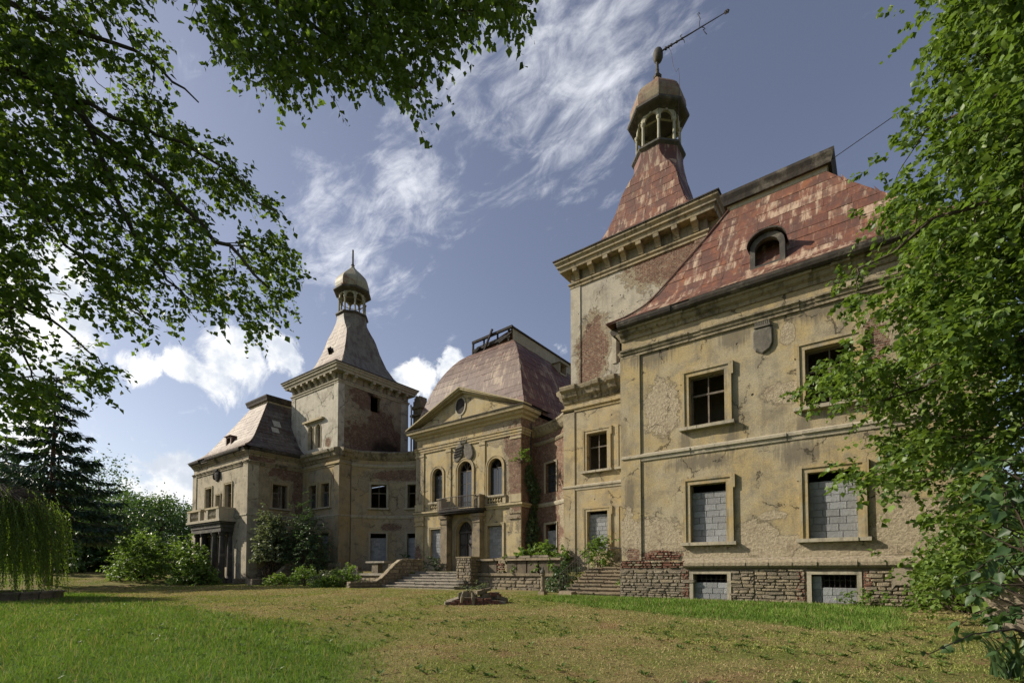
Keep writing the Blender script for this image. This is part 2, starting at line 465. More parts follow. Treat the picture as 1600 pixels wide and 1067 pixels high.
M['joint'] = simple_mat('lime_mortar_dark', (0.155, 0.13, 0.095), (0.22, 0.185, 0.135), 5, rough=.97, bump=.04)
M['shadowjoint'] = simple_mat('earth_mortar', (0.085, 0.072, 0.055), (0.13, 0.11, 0.08), 5, rough=.97, bump=.05)
M['step'] = simple_mat('worn_step_stone', (0.27, 0.245, 0.20), (0.35, 0.31, 0.25), 1.8, c3=(0.13, 0.12, 0.10), rough=.93, bump=.03)
M['wood'] = simple_mat('weathered_window_wood', (0.13, 0.105, 0.08), (0.19, 0.16, 0.125), 3, c3=(0.21, 0.17, 0.125), rough=.8, bump=.004)
M['wood_pale'] = simple_mat('pale_window_paint', (0.46, 0.44, 0.39), (0.36, 0.34, 0.29), 3, rough=.7, bump=.004)
M['char'] = simple_mat('charred_timber', (0.03, 0.027, 0.025), (0.06, 0.052, 0.047), 3, rough=.9, bump=.02)
M['iron'] = simple_mat('dark_iron', (0.03, 0.028, 0.026), (0.055, 0.042, 0.034), 6, rough=.6, bump=.004, spec=.4)
M['inner'] = simple_mat('dim_room_plaster', (0.36, 0.29, 0.21), (0.27, 0.22, 0.16), 1.2, rough=.97, bump=.02)
M['copper'] = simple_mat('lantern_sheet_greenish', (0.36, 0.335, 0.235), (0.30, 0.28, 0.19), 1.4, c3=(0.22, 0.105, 0.055), rough=.6, bump=.006, spec=.3, streak=.5)
M['copper_pale'] = simple_mat('lantern_paint_pale', (0.40, 0.38, 0.28), (0.33, 0.31, 0.22), 1.8, c3=(0.21, 0.19, 0.13), rough=.75, bump=.006, streak=.5)
M['cap_rust'] = simple_mat('lantern_cap_rusty', (0.24, 0.20, 0.13), (0.19, 0.105, 0.06), 1.6, c3=(0.15, 0.062, 0.034), rough=.65, bump=.008, spec=.3, streak=.7)
M['darktrim'] = simple_mat('lantern_dark_trim', (0.06, 0.055, 0.048), (0.10, 0.09, 0.075), 2.0, c3=(0.17, 0.155, 0.12), rough=.7, bump=.006)
M['plat'] = simple_mat('platform_board_pale', (0.40, 0.355, 0.255), (0.34, 0.30, 0.21), 1.0, c3=(0.26, 0.225, 0.155), rough=.7, bump=.008, streak=.3)
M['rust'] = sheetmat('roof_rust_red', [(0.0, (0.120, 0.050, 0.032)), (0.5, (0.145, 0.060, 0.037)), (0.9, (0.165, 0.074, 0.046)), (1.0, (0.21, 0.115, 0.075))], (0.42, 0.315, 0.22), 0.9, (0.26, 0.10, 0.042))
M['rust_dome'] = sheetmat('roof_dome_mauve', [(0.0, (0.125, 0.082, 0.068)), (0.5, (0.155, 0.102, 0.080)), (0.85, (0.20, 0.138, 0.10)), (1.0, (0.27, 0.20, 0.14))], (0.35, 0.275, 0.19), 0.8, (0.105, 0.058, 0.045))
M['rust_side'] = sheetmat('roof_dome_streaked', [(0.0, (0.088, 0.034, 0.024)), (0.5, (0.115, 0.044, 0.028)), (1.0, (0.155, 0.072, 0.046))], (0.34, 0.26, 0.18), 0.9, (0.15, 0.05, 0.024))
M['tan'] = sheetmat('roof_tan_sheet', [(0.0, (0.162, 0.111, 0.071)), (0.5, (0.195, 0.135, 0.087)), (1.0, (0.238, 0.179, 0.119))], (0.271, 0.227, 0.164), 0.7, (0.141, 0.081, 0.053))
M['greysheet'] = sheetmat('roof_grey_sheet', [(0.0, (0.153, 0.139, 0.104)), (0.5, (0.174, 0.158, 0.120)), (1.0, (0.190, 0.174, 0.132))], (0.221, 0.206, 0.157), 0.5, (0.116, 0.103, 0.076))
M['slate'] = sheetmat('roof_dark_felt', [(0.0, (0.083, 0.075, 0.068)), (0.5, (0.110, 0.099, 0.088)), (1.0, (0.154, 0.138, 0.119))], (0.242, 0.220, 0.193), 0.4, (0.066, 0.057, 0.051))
M['bark'] = simple_mat('tree_bark', (0.075, 0.058, 0.042), (0.12, 0.098, 0.072), 5, rough=.95, bump=.03)
M['bark_red'] = simple_mat('spruce_bark', (0.12, 0.075, 0.055), (0.17, 0.11, 0.08), 5, rough=.95, bump=.03)
M['twig'] = simple_mat('dark_twig', (0.055, 0.042, 0.03), (0.085, 0.065, 0.045), 8, rough=.9, bump=0)
gm, gt, gb = new_mat('window_glass')
gb.inputs['Base Color'].default_value = (0.03, 0.035, 0.04, 1)
gb.inputs['Roughness'].default_value = 0.06
gb.inputs['Specular IOR Level'].default_value = 0.6
gn = gt.noise(gt.n('ShaderNodeTexCoord').outputs['Object'], 1.2, 2, .5)
gt.put(gb.inputs['Normal'], gt.bump(gn, 0.02, 0.3))
M['glass'] = gm
L = {}
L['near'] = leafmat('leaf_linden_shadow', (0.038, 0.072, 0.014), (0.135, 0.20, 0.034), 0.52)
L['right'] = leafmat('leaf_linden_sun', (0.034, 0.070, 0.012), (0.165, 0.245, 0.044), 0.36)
L['bg'] = leafmat('leaf_background', (0.038, 0.079, 0.025), (0.096, 0.166, 0.045), 0.28)
L['bg2'] = leafmat('leaf_background_light', (0.075, 0.123, 0.033), (0.150, 0.217, 0.060), 0.32)
L['spruce'] = leafmat('spruce_needles', (0.028, 0.060, 0.035), (0.063, 0.108, 0.060), 0.12)
L['bush'] = leafmat('leaf_bush_bright', (0.072, 0.138, 0.024), (0.180, 0.264, 0.054), 0.38)
L['elder'] = leafmat('leaf_elder', (0.07, 0.10, 0.045), (0.22, 0.25, 0.15), 0.3)
L['locust'] = leafmat('leaf_locust', (0.034, 0.065, 0.030), (0.095, 0.149, 0.061), 0.3)
L['willow'] = leafmat('leaf_willow', (0.055, 0.105, 0.018), (0.18, 0.26, 0.045), 0.42)
L['lilac'] = leafmat('leaf_lilac', (0.035, 0.075, 0.026), (0.085, 0.145, 0.045), 0.35)
L['iris'] = leafmat('leaf_iris', (0.035, 0.075, 0.03), (0.10, 0.155, 0.055), 0.25)
L['ivy'] = leafmat('leaf_ivy', (0.033, 0.063, 0.024), (0.083, 0.128, 0.045), 0.2)

# ------------------------------------------------------------------ mesh builder
WLOC = {}


def wl(o):
    return WLOC.get(o.name, Vector((0, 0, 0)))


class MB:
    def __init__(s, mirror=False):
        s.v, s.f, s.uv, s.rn = [], [], [], []
        s.mir = mirror
        s.rnd = 0.5

    def face(s, pts, uvs=None):
        pts = [tuple(map(float, p)) for p in pts]
        if s.mir:
            pts = [(2 * AX - p[0], p[1], p[2]) for p in pts][::-1]
            if uvs is not None:
                uvs = list(uvs)[::-1]
        if uvs is None:
            a = Vector(pts[0])
            nrm = Vector((0, 0, 0))
            for i in range(1, len(pts) - 1):
                nrm += (Vector(pts[i]) - a).cross(Vector(pts[i + 1]) - a)
            ax = max(range(3), key=lambda i: abs(nrm[i]))
            uvs = [((p[1], p[2]) if ax == 0 else (p[0], p[2]) if ax == 1 else (p[0], p[1])) for p in pts]
        b = len(s.v)
        s.v += pts
        s.f.append(tuple(range(b, b + len(pts))))
        s.uv.append(uvs)
        s.rn.append(s.rnd)

    def hexa(s, c):
        # c: 8 corners, bottom ring 0-3 counter-clockwise seen from above, top ring 4-7
        for q in ((3, 2, 1, 0), (4, 5, 6, 7), (0, 1, 5, 4), (1, 2, 6, 5), (2, 3, 7, 6), (3, 0, 4, 7)):
            s.face([c[i] for i in q])

    def box(s, x0, x1, y0, y1, z0, z1):
        s.hexa([(x0, y0, z0), (x1, y0, z0), (x1, y1, z0), (x0, y1, z0), (x0, y0, z1), (x1, y0, z1), (x1, y1, z1), (x0, y1, z1)])

    def ubox(s, fm, u0, u1, v0, v1, d0, d1):
        s.hexa([fm(u0, v0, d0), fm(u1, v0, d0), fm(u1, v0, d1), fm(u0, v0, d1), fm(u0, v1, d0), fm(u1, v1, d0), fm(u1, v1, d1), fm(u0, v1, d1)])

    def bar(s, a, b, w, h=None):
        h = h or w
        a, b = Vector(a), Vector(b)
        d = (b - a).normalized()
        r = Vector((0, 0, 1)) if abs(d.z) < 0.95 else Vector((0, 1, 0))
        sx = d.cross(r).normalized() * (w / 2)
        sy = sx.cross(d).normalized() * (h / 2)
        s.hexa([a - sx - sy, a + sx - sy, a + sx + sy, a - sx + sy, b - sx - sy, b + sx - sy, b + sx + sy, b - sx + sy])

    def tube(s, path, rad, n=6, cap=True):
        path = [Vector(p) for p in path]
        if not hasattr(rad, '__len__'):
            rad = [rad] * len(path)
        rings = []
        for i, p in enumerate(path):
            d = (path[min(i + 1, len(path) - 1)] - path[max(i - 1, 0)]).normalized()
            r = Vector((0, 0, 1)) if abs(d.z) < 0.9 else Vector((1, 0, 0))
            x = d.cross(r).normalized()
            y = x.cross(d)
            rings.append([p + (x * math.cos(2 * math.pi * k / n) + y * math.sin(2 * math.pi * k / n)) * rad[i] for k in range(n)])
        for i in range(len(path) - 1):
            for k in range(n):
                s.face([rings[i][k], rings[i][(k + 1) % n], rings[i + 1][(k + 1) % n], rings[i + 1][k]])
        if cap:
            s.face(rings[0][::-1])
            s.face(rings[-1])

    def lathe(s, prof, n, c, a0=0.0, sx=1, sy=1):
        rings = [[(c[0] + r * math.cos(a0 + 2 * math.pi * k / n) * sx, c[1] + r * math.sin(a0 + 2 * math.pi * k / n) * sy, c[2] + z) for k in range(n)] for r, z in prof]
        for i in range(len(prof) - 1):
            for k in range(n):
                q = [rings[i][k], rings[i][(k + 1) % n], rings[i + 1][(k + 1) % n], rings[i + 1][k]]
                uvs = [(k, prof[i][1]), (k + 1, prof[i][1]), (k + 1, prof[i + 1][1]), (k, prof[i + 1][1])]
                s.face(q, uvs)
        s.face(rings[0][::-1])
        s.face(rings[-1])

    def sweep(s, path, prof, cap=True, closed=False):
        # path: xy list travelled with the outside on the right hand; prof: (out, z) from bottom to top
        n = len(path)
        P = [Vector((p[0], p[1])) for p in path]
        off = []
        for i in range(n):
            def nr(a, b):
                d = (b - a).normalized()
                return Vector((d.y, -d.x))
            if closed:
                n1, n2 = nr(P[i - 1], P[i]), nr(P[i], P[(i + 1) % n])
            else:
                n1 = nr(P[i - 1], P[i]) if i > 0 else None
                n2 = nr(P[i], P[i + 1]) if i < n - 1 else None
                n1 = n1 or n2
                n2 = n2 or n1
            mm = (n1 + n2) / max(0.2, 1 + n1.dot(n2))
            off.append(mm)
        pts = [[(P[i].x + off[i].x * o, P[i].y + off[i].y * o, z) for (o, z) in prof] for i in range(n)]
        acc = [0]
        for i in range(1, n + 1):
            acc.append(acc[-1] + (P[i % n] - P[i - 1]).length)
        pv = [0]
        for j in range(1, len(prof)):
            pv.append(pv[-1] + math.hypot(prof[j][0] - prof[j - 1][0], prof[j][1] - prof[j - 1][1]))
        for i in range(n if closed else n - 1):
            k = (i + 1) % n
            for j in range(len(prof) - 1):
                s.face([pts[i][j], pts[k][j], pts[k][j + 1], pts[i][j + 1]],
                       [(acc[i], pv[j]), (acc[i + 1], pv[j]), (acc[i + 1], pv[j + 1]), (acc[i], pv[j + 1])])
        if cap and not closed:
            s.face(pts[0])
            s.face(pts[-1][::-1])

    def wall(s, fm, u0, u1, v0, v1, holes=(), depth=0.42, du=None):
        us, vs = {u0, u1}, {v0, v1}
        for h in holes:
            us |= {h[0], h[1]}
            vs |= {h[2], h[3]}
        if du:
            k = max(1, round((u1 - u0) / du))
            us |= {u0 + (u1 - u0) * i / k for i in range(k + 1)}
        us = sorted(u for u in us if u0 - 1e-6 <= u <= u1 + 1e-6)
        vs = sorted(v for v in vs if v0 - 1e-6 <= v <= v1 + 1e-6)
        for i in range(len(us) - 1):
            for j in range(len(vs) - 1):
                cu, cv = (us[i] + us[i + 1]) / 2, (vs[j] + vs[j + 1]) / 2
                if any(h[0] < cu < h[1] and h[2] < cv < h[3] for h in holes):
                    continue
                a, b, c, d = us[i], us[i + 1], vs[j], vs[j + 1]
                s.face([fm(a, c, 0), fm(b, c, 0), fm(b, d, 0), fm(a, d, 0)], [(a, c), (b, c), (b, d), (a, d)])
        for h in holes:
            a, b, c, d = h[:4]
            arch = len(h) > 4 and h[4]
            top = d
            if arch:
                r = (b - a) / 2
                top = d - r
                arc = [((a + b) / 2 - r * math.cos(math.pi * k / 14), top + r * math.sin(math.pi * k / 14)) for k in range(15)]
                for k in range(14):
                    p, q = arc[k], arc[k + 1]
                    s.face([fm(p[0], p[1], 0), fm(q[0], q[1], 0), fm(q[0], d, 0), fm(p[0], d, 0)], [p, q, (q[0], d), (p[0], d)])
                    s.face([fm(q[0], q[1], 0), fm(p[0], p[1], 0), fm(p[0], p[1], depth), fm(q[0], q[1], depth)], [q, p, (p[0], p[1] + depth), (q[0], q[1] + depth)])
            else:
                s.face([fm(b, d, 0), fm(a, d, 0), fm(a, d, depth), fm(b, d, depth)], [(b, d), (a, d), (a, d + depth), (b, d + depth)])
            s.face([fm(a, top, 0), fm(a, c, 0), fm(a, c, depth), fm(a, top, depth)], [(a, top), (a, c), (a + depth, c), (a + depth, top)])
            s.face([fm(b, c, 0), fm(b, top, 0), fm(b, top, depth), fm(b, c, depth)], [(b, c), (b, top), (b - depth, top), (b - depth, c)])
            s.face([fm(a, c, 0), fm(b, c, 0), fm(b, c, depth), fm(a, c, depth)], [(a, c), (b, c), (b, c + depth), (a, c + depth)])

    def build(s, name, mat, parent=None, smooth=False, origin=None, label=None):
        me = bpy.data.meshes.new(name)
        o = bpy.data.objects.new(name, me)
        org = Vector(origin) if origin is not None else (wl(parent) if parent is not None else Vector((0, 0, 0)))
        vv = np.array(s.v, dtype=np.float64) - np.array(org)
        me.from_pydata(vv.tolist(), [], s.f)
        uvl = me.uv_layers.new(name='UVMap')
        flat = np.array([c for f in s.uv for p in f for c in (p[0], p[1])], dtype=np.float32)
        uvl.data.foreach_set('uv', flat)
        a = me.attributes.new('rnd', 'FLOAT', 'FACE')
        a.data.foreach_set('value', np.array(s.rn, dtype=np.float32))
        me.materials.append(M[mat] if isinstance(mat, str) else mat)
        if smooth:
            bm = bmesh.new()
            bm.from_mesh(me)
            bmesh.ops.remove_doubles(bm, verts=bm.verts, dist=0.0005)
            for fc in bm.faces:
                fc.smooth = True
            bm.to_mesh(me)
            bm.free()
        COL.objects.link(o)
        WLOC[o.name] = org
        if parent is not None:
            o.parent = parent
            o.location = org - wl(parent)
        else:
            o.location = org
        if label:
            o['label'] = label
        return o


def empty(name, loc, label=None, cat=None, group=None, parent=None):
    o = bpy.data.objects.new(name, None)
    COL.objects.link(o)
    WLOC[o.name] = Vector(loc)
    o.empty_display_size = 0.3
    if parent is not None:
        o.parent = parent
        o.location = Vector(loc) - wl(parent)
    else:
        o.location = loc
    tag(o, label, cat, group)
    return o


def tag(o, label=None, cat=None, group=None, kind=None):
    if label:
        o['label'] = label
    if cat:
        o['category'] = cat
    if group:
        o['group'] = group
    if kind:
        o['kind'] = kind
    return o


def smooth01(x):
    x = np.clip(x, 0, 1)
    return x * x * (3 - 2 * x)


def gz(x, y):
    x, y = np.asarray(x, float), np.asarray(y, float)
    d = np.hypot(x, y)
    z = -0.30 * smooth01((19.8 - y) / 9.0) * smooth01((60 - d) / 15)
    z = z + 0.055 * np.clip(d - 52, 0, 70) * smooth01((-x - 35) / 15)
    z = z + 0.02 * np.sin(x * 0.9 + 1) * np.sin(y * 1.1) * smooth01((19.5 - y) / 2)
    return z


def gzf(x, y):
    return float(gz(x, y))


# ------------------------------------------------------------------ ground
def axis(lo, hi, fine_lo, fine_hi, fine, grow=1.35):
    a = list(np.arange(fine_lo, fine_hi + 1e-6, fine))
    st, x = fine, fine_hi
    while x < hi:
        st *= grow
        x += st
        a.append(x)
    st, x = fine, fine_lo
    while x > lo:
        st *= grow
        x -= st
        a.insert(0, x)
    return np.array(a)


def grid_obj(name, xs, ys, zf, mat):
    X, Y = np.meshgrid(xs, ys)
    Z = zf(X, Y)
    n, mth = len(xs), len(ys)
    v = np.stack([X, Y, Z], -1).reshape(-1, 3)
    idx = np.arange(n * mth).reshape(mth, n)
    q = np.stack([idx[:-1, :-1], idx[:-1, 1:], idx[1:, 1:], idx[1:, :-1]], -1).reshape(-1, 4)
    me = bpy.data.meshes.new(name)
    me.from_pydata(v.tolist(), [], q.tolist())
    me.polygons.foreach_set('use_smooth', np.ones(len(q), dtype=bool))
    me.materials.append(mat)
    o = bpy.data.objects.new(name, me)
    COL.objects.link(o)
    return o


# edges of the two uncut areas (metres, world xy)


def lush_np(x, y):
    yb = np.interp(x, [-80, -31.5, -13.3, -8.0, -5.5, -3.5, -2.5], [9.5, 8.3, 7.1, 5.6, 4.3, 3.0, 1.5])
    yb = yb + 0.28 * np.sin(x * 1.3) + 0.16 * np.sin(x * 3.7 + 1) + 0.12 * np.sin(x * 8.1 + y * 3)
    return smooth01((yb - y + 0.8) / 1.7)


def strip_np(x, y):
    # uncut strip along the plinth and stairs
    lim = np.interp(x, [-13.5, -9.2, -4.1, -1.0, 0.5], [17.8, 16.0, 14.5, 13.8, 14.2]) + 0.15 * np.sin(x * 1.7)
    a = smooth01((y - lim + .2) / 0.9) * smooth01((x + 13.5) / 3) * smooth01((0.6 - x) / 0.8) * smooth01((20.3 - y) / 0.2)
    return a


gmat, t, bs = new_mat('lawn_ground')
pos = t.n('ShaderNodeNewGeometry').outputs['Position']
sp = t.n('ShaderNodeSeparateXYZ')
t.put(sp.inputs[0], pos)
n1 = t.noise(pos, 0.35, 6, 0.62, 0.3)
n2 = t.noise(pos, 2.2, 8, 0.7)
n3 = t.noise(pos, 14, 8, 0.75)
n4 = t.noise(t.vm('ADD', pos, (31, 7, 0)), 0.55, 6, 0.65)
col = t.mix(t.step(n1, 0.40, 0.60), (0.135, 0.155, 0.04), (0.235, 0.195, 0.085))
col = t.mix(t.m('MULTIPLY', t.step(n4, 0.52, 0.66), 0.8), col, (0.22, 0.135, 0.075))
col = t.mix(t.m('MULTIPLY', t.step(n2, 0.45, 0.68), 0.6), col, (0.10, 0.125, 0.032))
col = t.mix(t.m('MULTIPLY', t.step(n3, 0.46, 0.64), 0.7), col, (0.085, 0.065, 0.035))
# bare earth under the trees on the right
far = t.vm('LENGTH', t.vm('MULTIPLY', t.vm('SUBTRACT', pos, (1.2, 6.3, 0)), (0.28, 0.62, 0)))
em = t.step(t.m('ADD', far, t.m('MULTIPLY', t.m('SUBTRACT', n2, .5), 1.3)), 1.05, 0.75)
col = t.mix(em, col, t.mix(t.step(n3, .35, .65), (0.065, 0.042, 0.03), (0.13, 0.09, 0.06)))
t.put(bs.inputs['Base Color'], col)
bs.inputs['Roughness'].default_value = 1.0
bs.inputs['Specular IOR Level'].default_value = 0.05
t.put(bs.inputs['Normal'], t.bump(t.m('ADD', n3, n2), 0.06, 0.8))
# worn and lush zones, kept as a point attribute of the ground sheet
lu = t.n('ShaderNodeAttribute', attribute_name='lush').outputs['Fac']
col = t.mix(lu, col, t.mix(t.step(n2, .35, .65), (0.052, 0.10, 0.018), (0.095, 0.15, 0.032)))
t.put(bs.inputs['Base Color'], col)
ground = grid_obj('ground', axis(-700, 700, -36, 8, 0.5), axis(-300, 900, -2, 27, 0.5), gz, gmat)
gv = np.empty(len(ground.data.vertices) * 3)
ground.data.vertices.foreach_get('co', gv)
gv = gv.reshape(-1, 3)
la = ground.data.attributes.new('lush', 'FLOAT', 'POINT')
la.data.foreach_set('value', np.maximum(lush_np(gv[:, 0], gv[:, 1]) * (np.hypot(gv[:, 0], gv[:, 1]) < 45), strip_np(gv[:, 0], gv[:, 1])).astype(np.float32))
tag(ground, 'wide lawn of mown grass with dry brown patches in front of the palace', 'lawn', kind='structure')

# ------------------------------------------------------------------ palace
PAL = empty('palace', (AX, 29.0, 0), 'derelict ochre palace with two lantern towers, rusty sheet roofs and bricked-up windows', 'palace')
XI, XO = AX + 17.88, AX + 29.89          # right pavilion: inner and outer side
XB = AX + 11.76                          # tower block inner side
TX0, TX1, TY0, TY1 = AX + 12.23, AX + 20.22, YT + 0.10, YT + 8.2
YB = 40.0                                # rear wall line
CX0, CX1 = AX - 5.72, AX + 5.72
front = lambda Y: (lambda u, v, d: (u, Y + d, v))
sideE = lambda X: (lambda u, v, d: (X - d, u, v))     # wall facing +X
sideW = lambda X: (lambda u, v, d: (X + d, u, v))
mirx = lambda x: 2 * AX - x

# curved wall between tower block and centre
CA, CB = np.array([XB - 0.12, YT + 1.15]), np.array([CX1, 30.9])
ch = CB - CA
CLEN = np.hypot(*ch)
SAG = 1.0
CR = (CLEN ** 2 / 4 + SAG ** 2) / (2 * SAG)
cn = np.array([ch[1], -ch[0]]) / CLEN
cn = cn if cn[1] > 0 else -cn              # chord normal pointing to the rear
cmid = (CA + CB) / 2
ccen = cmid + cn * (SAG - CR)              # centre lies on the court side
ca0 = math.atan2(*(CA - ccen)[::-1])
ca1 = math.atan2(*(CB - ccen)[::-1])
CARC = abs(ca1 - ca0) * CR


def curve(u, v, d):
    a = ca0 + (ca1 - ca0) * (u / CARC)
    return (ccen[0] + (CR + d) * math.cos(a), ccen[1] + (CR + d) * math.sin(a), v)


def curve_m(u, v, d):
    p = curve(u, v, d)
    return (2 * AX - p[0], p[1], p[2])


def concrete_fill(win, fm, u0, u1, v0, v1, d=0.2, bw=0.5, bh=0.245):
    mo = MB()
    mo.ubox(fm, u0 + .005, u1 - .005, v0 + .002, v1 - 0.03, d + 0.03, d + 0.16)
    mo.build('mortar_bed', 'mortar', win)
    nr = max(1, round((v1 - v0) / bh))
    bh = (v1 - v0) / nr
    for r_ in range(nr):
        o = (0.5 * bw if r_ % 2 else 0) - random.uniform(0, .2)
        u = u0 - o
        while u < u1 - 0.03:
            a, b = max(u0, u), min(u1, u + bw)
            u += bw
            if b - a < 0.05:
                continue
            g = 0.005
            e = 0.008
            dd = d + random.uniform(-0.009, 0.009)
            za, zb = v0 + r_ * bh + g * random.uniform(.5, 1.3), v0 + (r_ + 1) * bh - g * random.uniform(.5, 1.3)
            a, b = a + g * random.uniform(.4, 1.4), b - g * random.uniform(.4, 1.4)
            mb = MB()
            P = [fm(a + e, za + e, dd), fm(b - e, za + e, dd + random.uniform(-.006, .006)), fm(b - e, zb - e, dd), fm(a + e, zb - e, dd)]
            Q = [fm(a, za, dd + .02), fm(b, za, dd + .02), fm(b, zb, dd + .02), fm(a, zb, dd + .02)]
            S = [fm(a, za, dd + .1), fm(b, za, dd + .1), fm(b, zb, dd + .1), fm(a, zb, dd + .1)]
            mb.face(P)
            for k in range(4):
                mb.face([Q[k], Q[(k + 1) % 4], P[(k + 1) % 4], P[k]])
                mb.face([S[k], S[(k + 1) % 4], Q[(k + 1) % 4], Q[k]])
            c = fm((a + b) / 2, (za + zb) / 2, dd)
            mb.build('concrete_block', 'block', win, origin=c)


def window(fm, u0, u1, v0, v1, trim='trim', sur=0.27, proud=0.09, ears=True, sill=True, sash='cross', fill=None, arch=False,
           glass=0, sill_out=0.2, label=None, smat='wood', sd=0.26, base_sill=True):
    """stucco surround is the part; sill, sash, panes and blocks hang under it"""
    mb = MB()
    e = 0.0
    w = sur
    def ring(off0, off1, pr):
        a0, a1 = off0, off1
        if not arch:
            mb.ubox(fm, u0 - a1, u0 - a0, v0, v1 + a0, -pr, 0.0)
            mb.ubox(fm, u1 + a0, u1 + a1, v0, v1 + a0, -pr, 0.0)
            mb.ubox(fm, u0 - a1, u1 + a1, v1 + a0, v1 + a1, -pr - .004, 0.0)
        else:
            r = (u1 - u0) / 2
            sp_ = v1 - r
            mb.ubox(fm, u0 - a1, u0 - a0, v0, sp_, -pr, 0.0)
            mb.ubox(fm, u1 + a0, u1 + a1, v0, sp_, -pr, 0.0)
            uc = (u0 + u1) / 2
            N = 14
            for k in range(N):
                t0, t1 = math.pi * k / N, math.pi * (k + 1) / N
                f_ = lambda t_, rr, d: fm(uc - rr * math.cos(t_), sp_ + rr * math.sin(t_), d)
                i0, i1 = r + a0, r + a1
                mb.face([f_(t0, i0, -pr), f_(t1, i0, -pr), f_(t1, i1, -pr), f_(t0, i1, -pr)])
                mb.face([f_(t0, i1, -pr), f_(t1, i1, -pr), f_(t1, i1, 0), f_(t0, i1, 0)])
                mb.face([f_(t0, i0, 0), f_(t1, i0, 0), f_(t1, i0, -pr), f_(t0, i0, -pr)])
    if sur > 0:
        ring(0.0, w * 0.62, proud * 0.62)
        ring(w * 0.62, w, proud)
        if ears and not arch:
            for s_, uu in ((-1, u0 - w), (1, u1 + w)):
                a, b = sorted((uu, uu + s_ * 0.07))
                mb.ubox(fm, a, b, v1 - .25, v1 + w + .002, -proud + .002, 0.0)
    else:
        mb.ubox(fm, u0, u1, v1 - .03, v1, .05, .2)
    win = mb.build('window', trim, PAL, label=label)
    if sill:
        sb = MB()
        so = w + 0.10
        n = 6
        for k in range(n):                     # slightly uneven, chipped sill
            a = u0 - so + (u1 - u0 + 2 * so) * k / n
            b = u0 - so + (u1 - u0 + 2 * so) * (k + 1) / n
            j = random.uniform(-.018, .004)
            sb.ubox(fm, a, b, v0 - 0.13, v0 - 0.004, -sill_out + j * 1.4, 0.02)
        if base_sill:
            sb.ubox(fm, u0 + .004, u1 - .004, v0 - .03, v0 + .012, .001, .3)
        sb.build('sill', 'trim_grey', win)
    if fill is not None:
        concrete_fill(win, fm, u0, u1, v0, v0 + (v1 - v0) * fill)
    if sash:
        sh = MB()
        fw = 0.07
        top = v1
        bot = v0 + .015
        if arch:
            r = (u1 - u0) / 2
            top = v1 - r
            uc = (u0 + u1) / 2
            N = 12
            for k in range(N):
                t0, t1 = math.pi * k / N, math.pi * (k + 1) / N
                a = fm(uc - (r - fw / 2) * math.cos(t0), top + (r - fw / 2) * math.sin(t0), sd + .03)
                b = fm(uc - (r - fw / 2) * math.cos(t1), top + (r - fw / 2) * math.sin(t1), sd + .03)
                sh.bar(a, b, fw, .06)
            for an in (60, 90, 120):
                sh.bar(fm(uc, top, sd + .03), fm(uc - (r - .04) * math.cos(R(an)), top + (r - .04) * math.sin(R(an)), sd + .03), .035)
        else:
            sh.ubox(fm, u0 + fw, u1 - fw, top - fw, top - .002, sd, sd + .07)
        sh.ubox(fm, u0 + .002, u0 + fw, bot, top, sd, sd + .08)
        sh.ubox(fm, u1 - fw, u1 - .002, bot, top, sd, sd + .08)
        sh.ubox(fm, u0 + fw, u1 - fw, bot, bot + fw, sd, sd + .07)
        um = (u0 + u1) / 2
        tr = bot + (top - bot) * (0.64 if not arch else 1.0)
        sh.ubox(fm, u0 + fw, u1 - fw, tr - .045, tr + .03, sd - .01, sd + .06)
        if 'cross' in sash:
            sh.ubox(fm, um - .03, um + .03, bot + fw, tr - .045, sd + .005, sd + .055)
            if not arch:
                sh.ubox(fm, um - .022, um + .022, tr + .03, top - fw, sd + .005, sd + .055)
        if 'bars' in sash:
            for q in (.33, .66):
                zz = bot + (tr - bot) * q
                sh.ubox(fm, u0 + fw, u1 - fw, zz - .016, zz + .016, sd + .012, sd + .045)
        sh.build('sash', smat, win)
        if glass:
            cells = [(u0 + fw, um - .03), (um + .03, u1 - fw)]
            rows = [(bot + fw, tr - .045)] + ([] if arch else [(tr + .03, top - fw)])
            for (a, b) in cells:
                for (c, d) in rows:
                    if random.random() < glass:
                        gl = MB()
                        j = random.uniform(-.012, .012)
                        gl.face([fm(a, c, sd + .03), fm(b, c, sd + .03 + j), fm(b, d, sd + .03 + j), fm(a, d, sd + .03)])
                        gl.build('pane', 'glass', win)
    return win


# --- pavilion walls with real openings
PW = [(-6.37, -4.98), (-2.21, -0.76)]
holes = [(a, b, 7.06, 9.15) for a, b in PW] + [(a, b, 2.33, 4.68) for a, b in PW] + [(-6.27, -4.97, 0.06, 1.05), (-2.15, -0.83, 0.06, 1.05)]
mb = MB()
fR = front(YP)
mb.wall(fR, XI, XO, -0.5, 12.0, holes)
mb.wall(sideW(XI), YP, YT + .1, -.5, 12.0)
mb.wall(sideE(XO), YP, YB, -.5, 12.0)
mb.wall(front(YB), XI, XO, -.5, 12.0)
mb.build('pavilion_wall', 'pav_r', PAL, label='ochre grey plaster wall with peeled patches, nearest the big tree')
fL = front(YP)
XLI, XLO = mirx(XI), mirx(XO)
LW = [(-53.98, -52.60), (-49.68, -48.28)]
LH = [(a, b, 7.0, 9.25) for a, b in LW] + [(a, b, 1.5, 4.4) for a, b in LW] + [(-51.5, -50.65, 6.12, 8.4), (-51.7, -50.5, 1.3, 4.3)]
mb = MB()
mb.wall(fL, XLO, XLI, -.5, 12.0, LH)
mb.wall(sideW(XLO), YP, YB, -.5, 12)
mb.wall(front(YB), XLO, XLI, -.5, 12)
mb.build('pavilion_wall', 'pav_l', PAL, label='sandy grey front wall of the far pavilion with the columned balcony')
mb = MB()
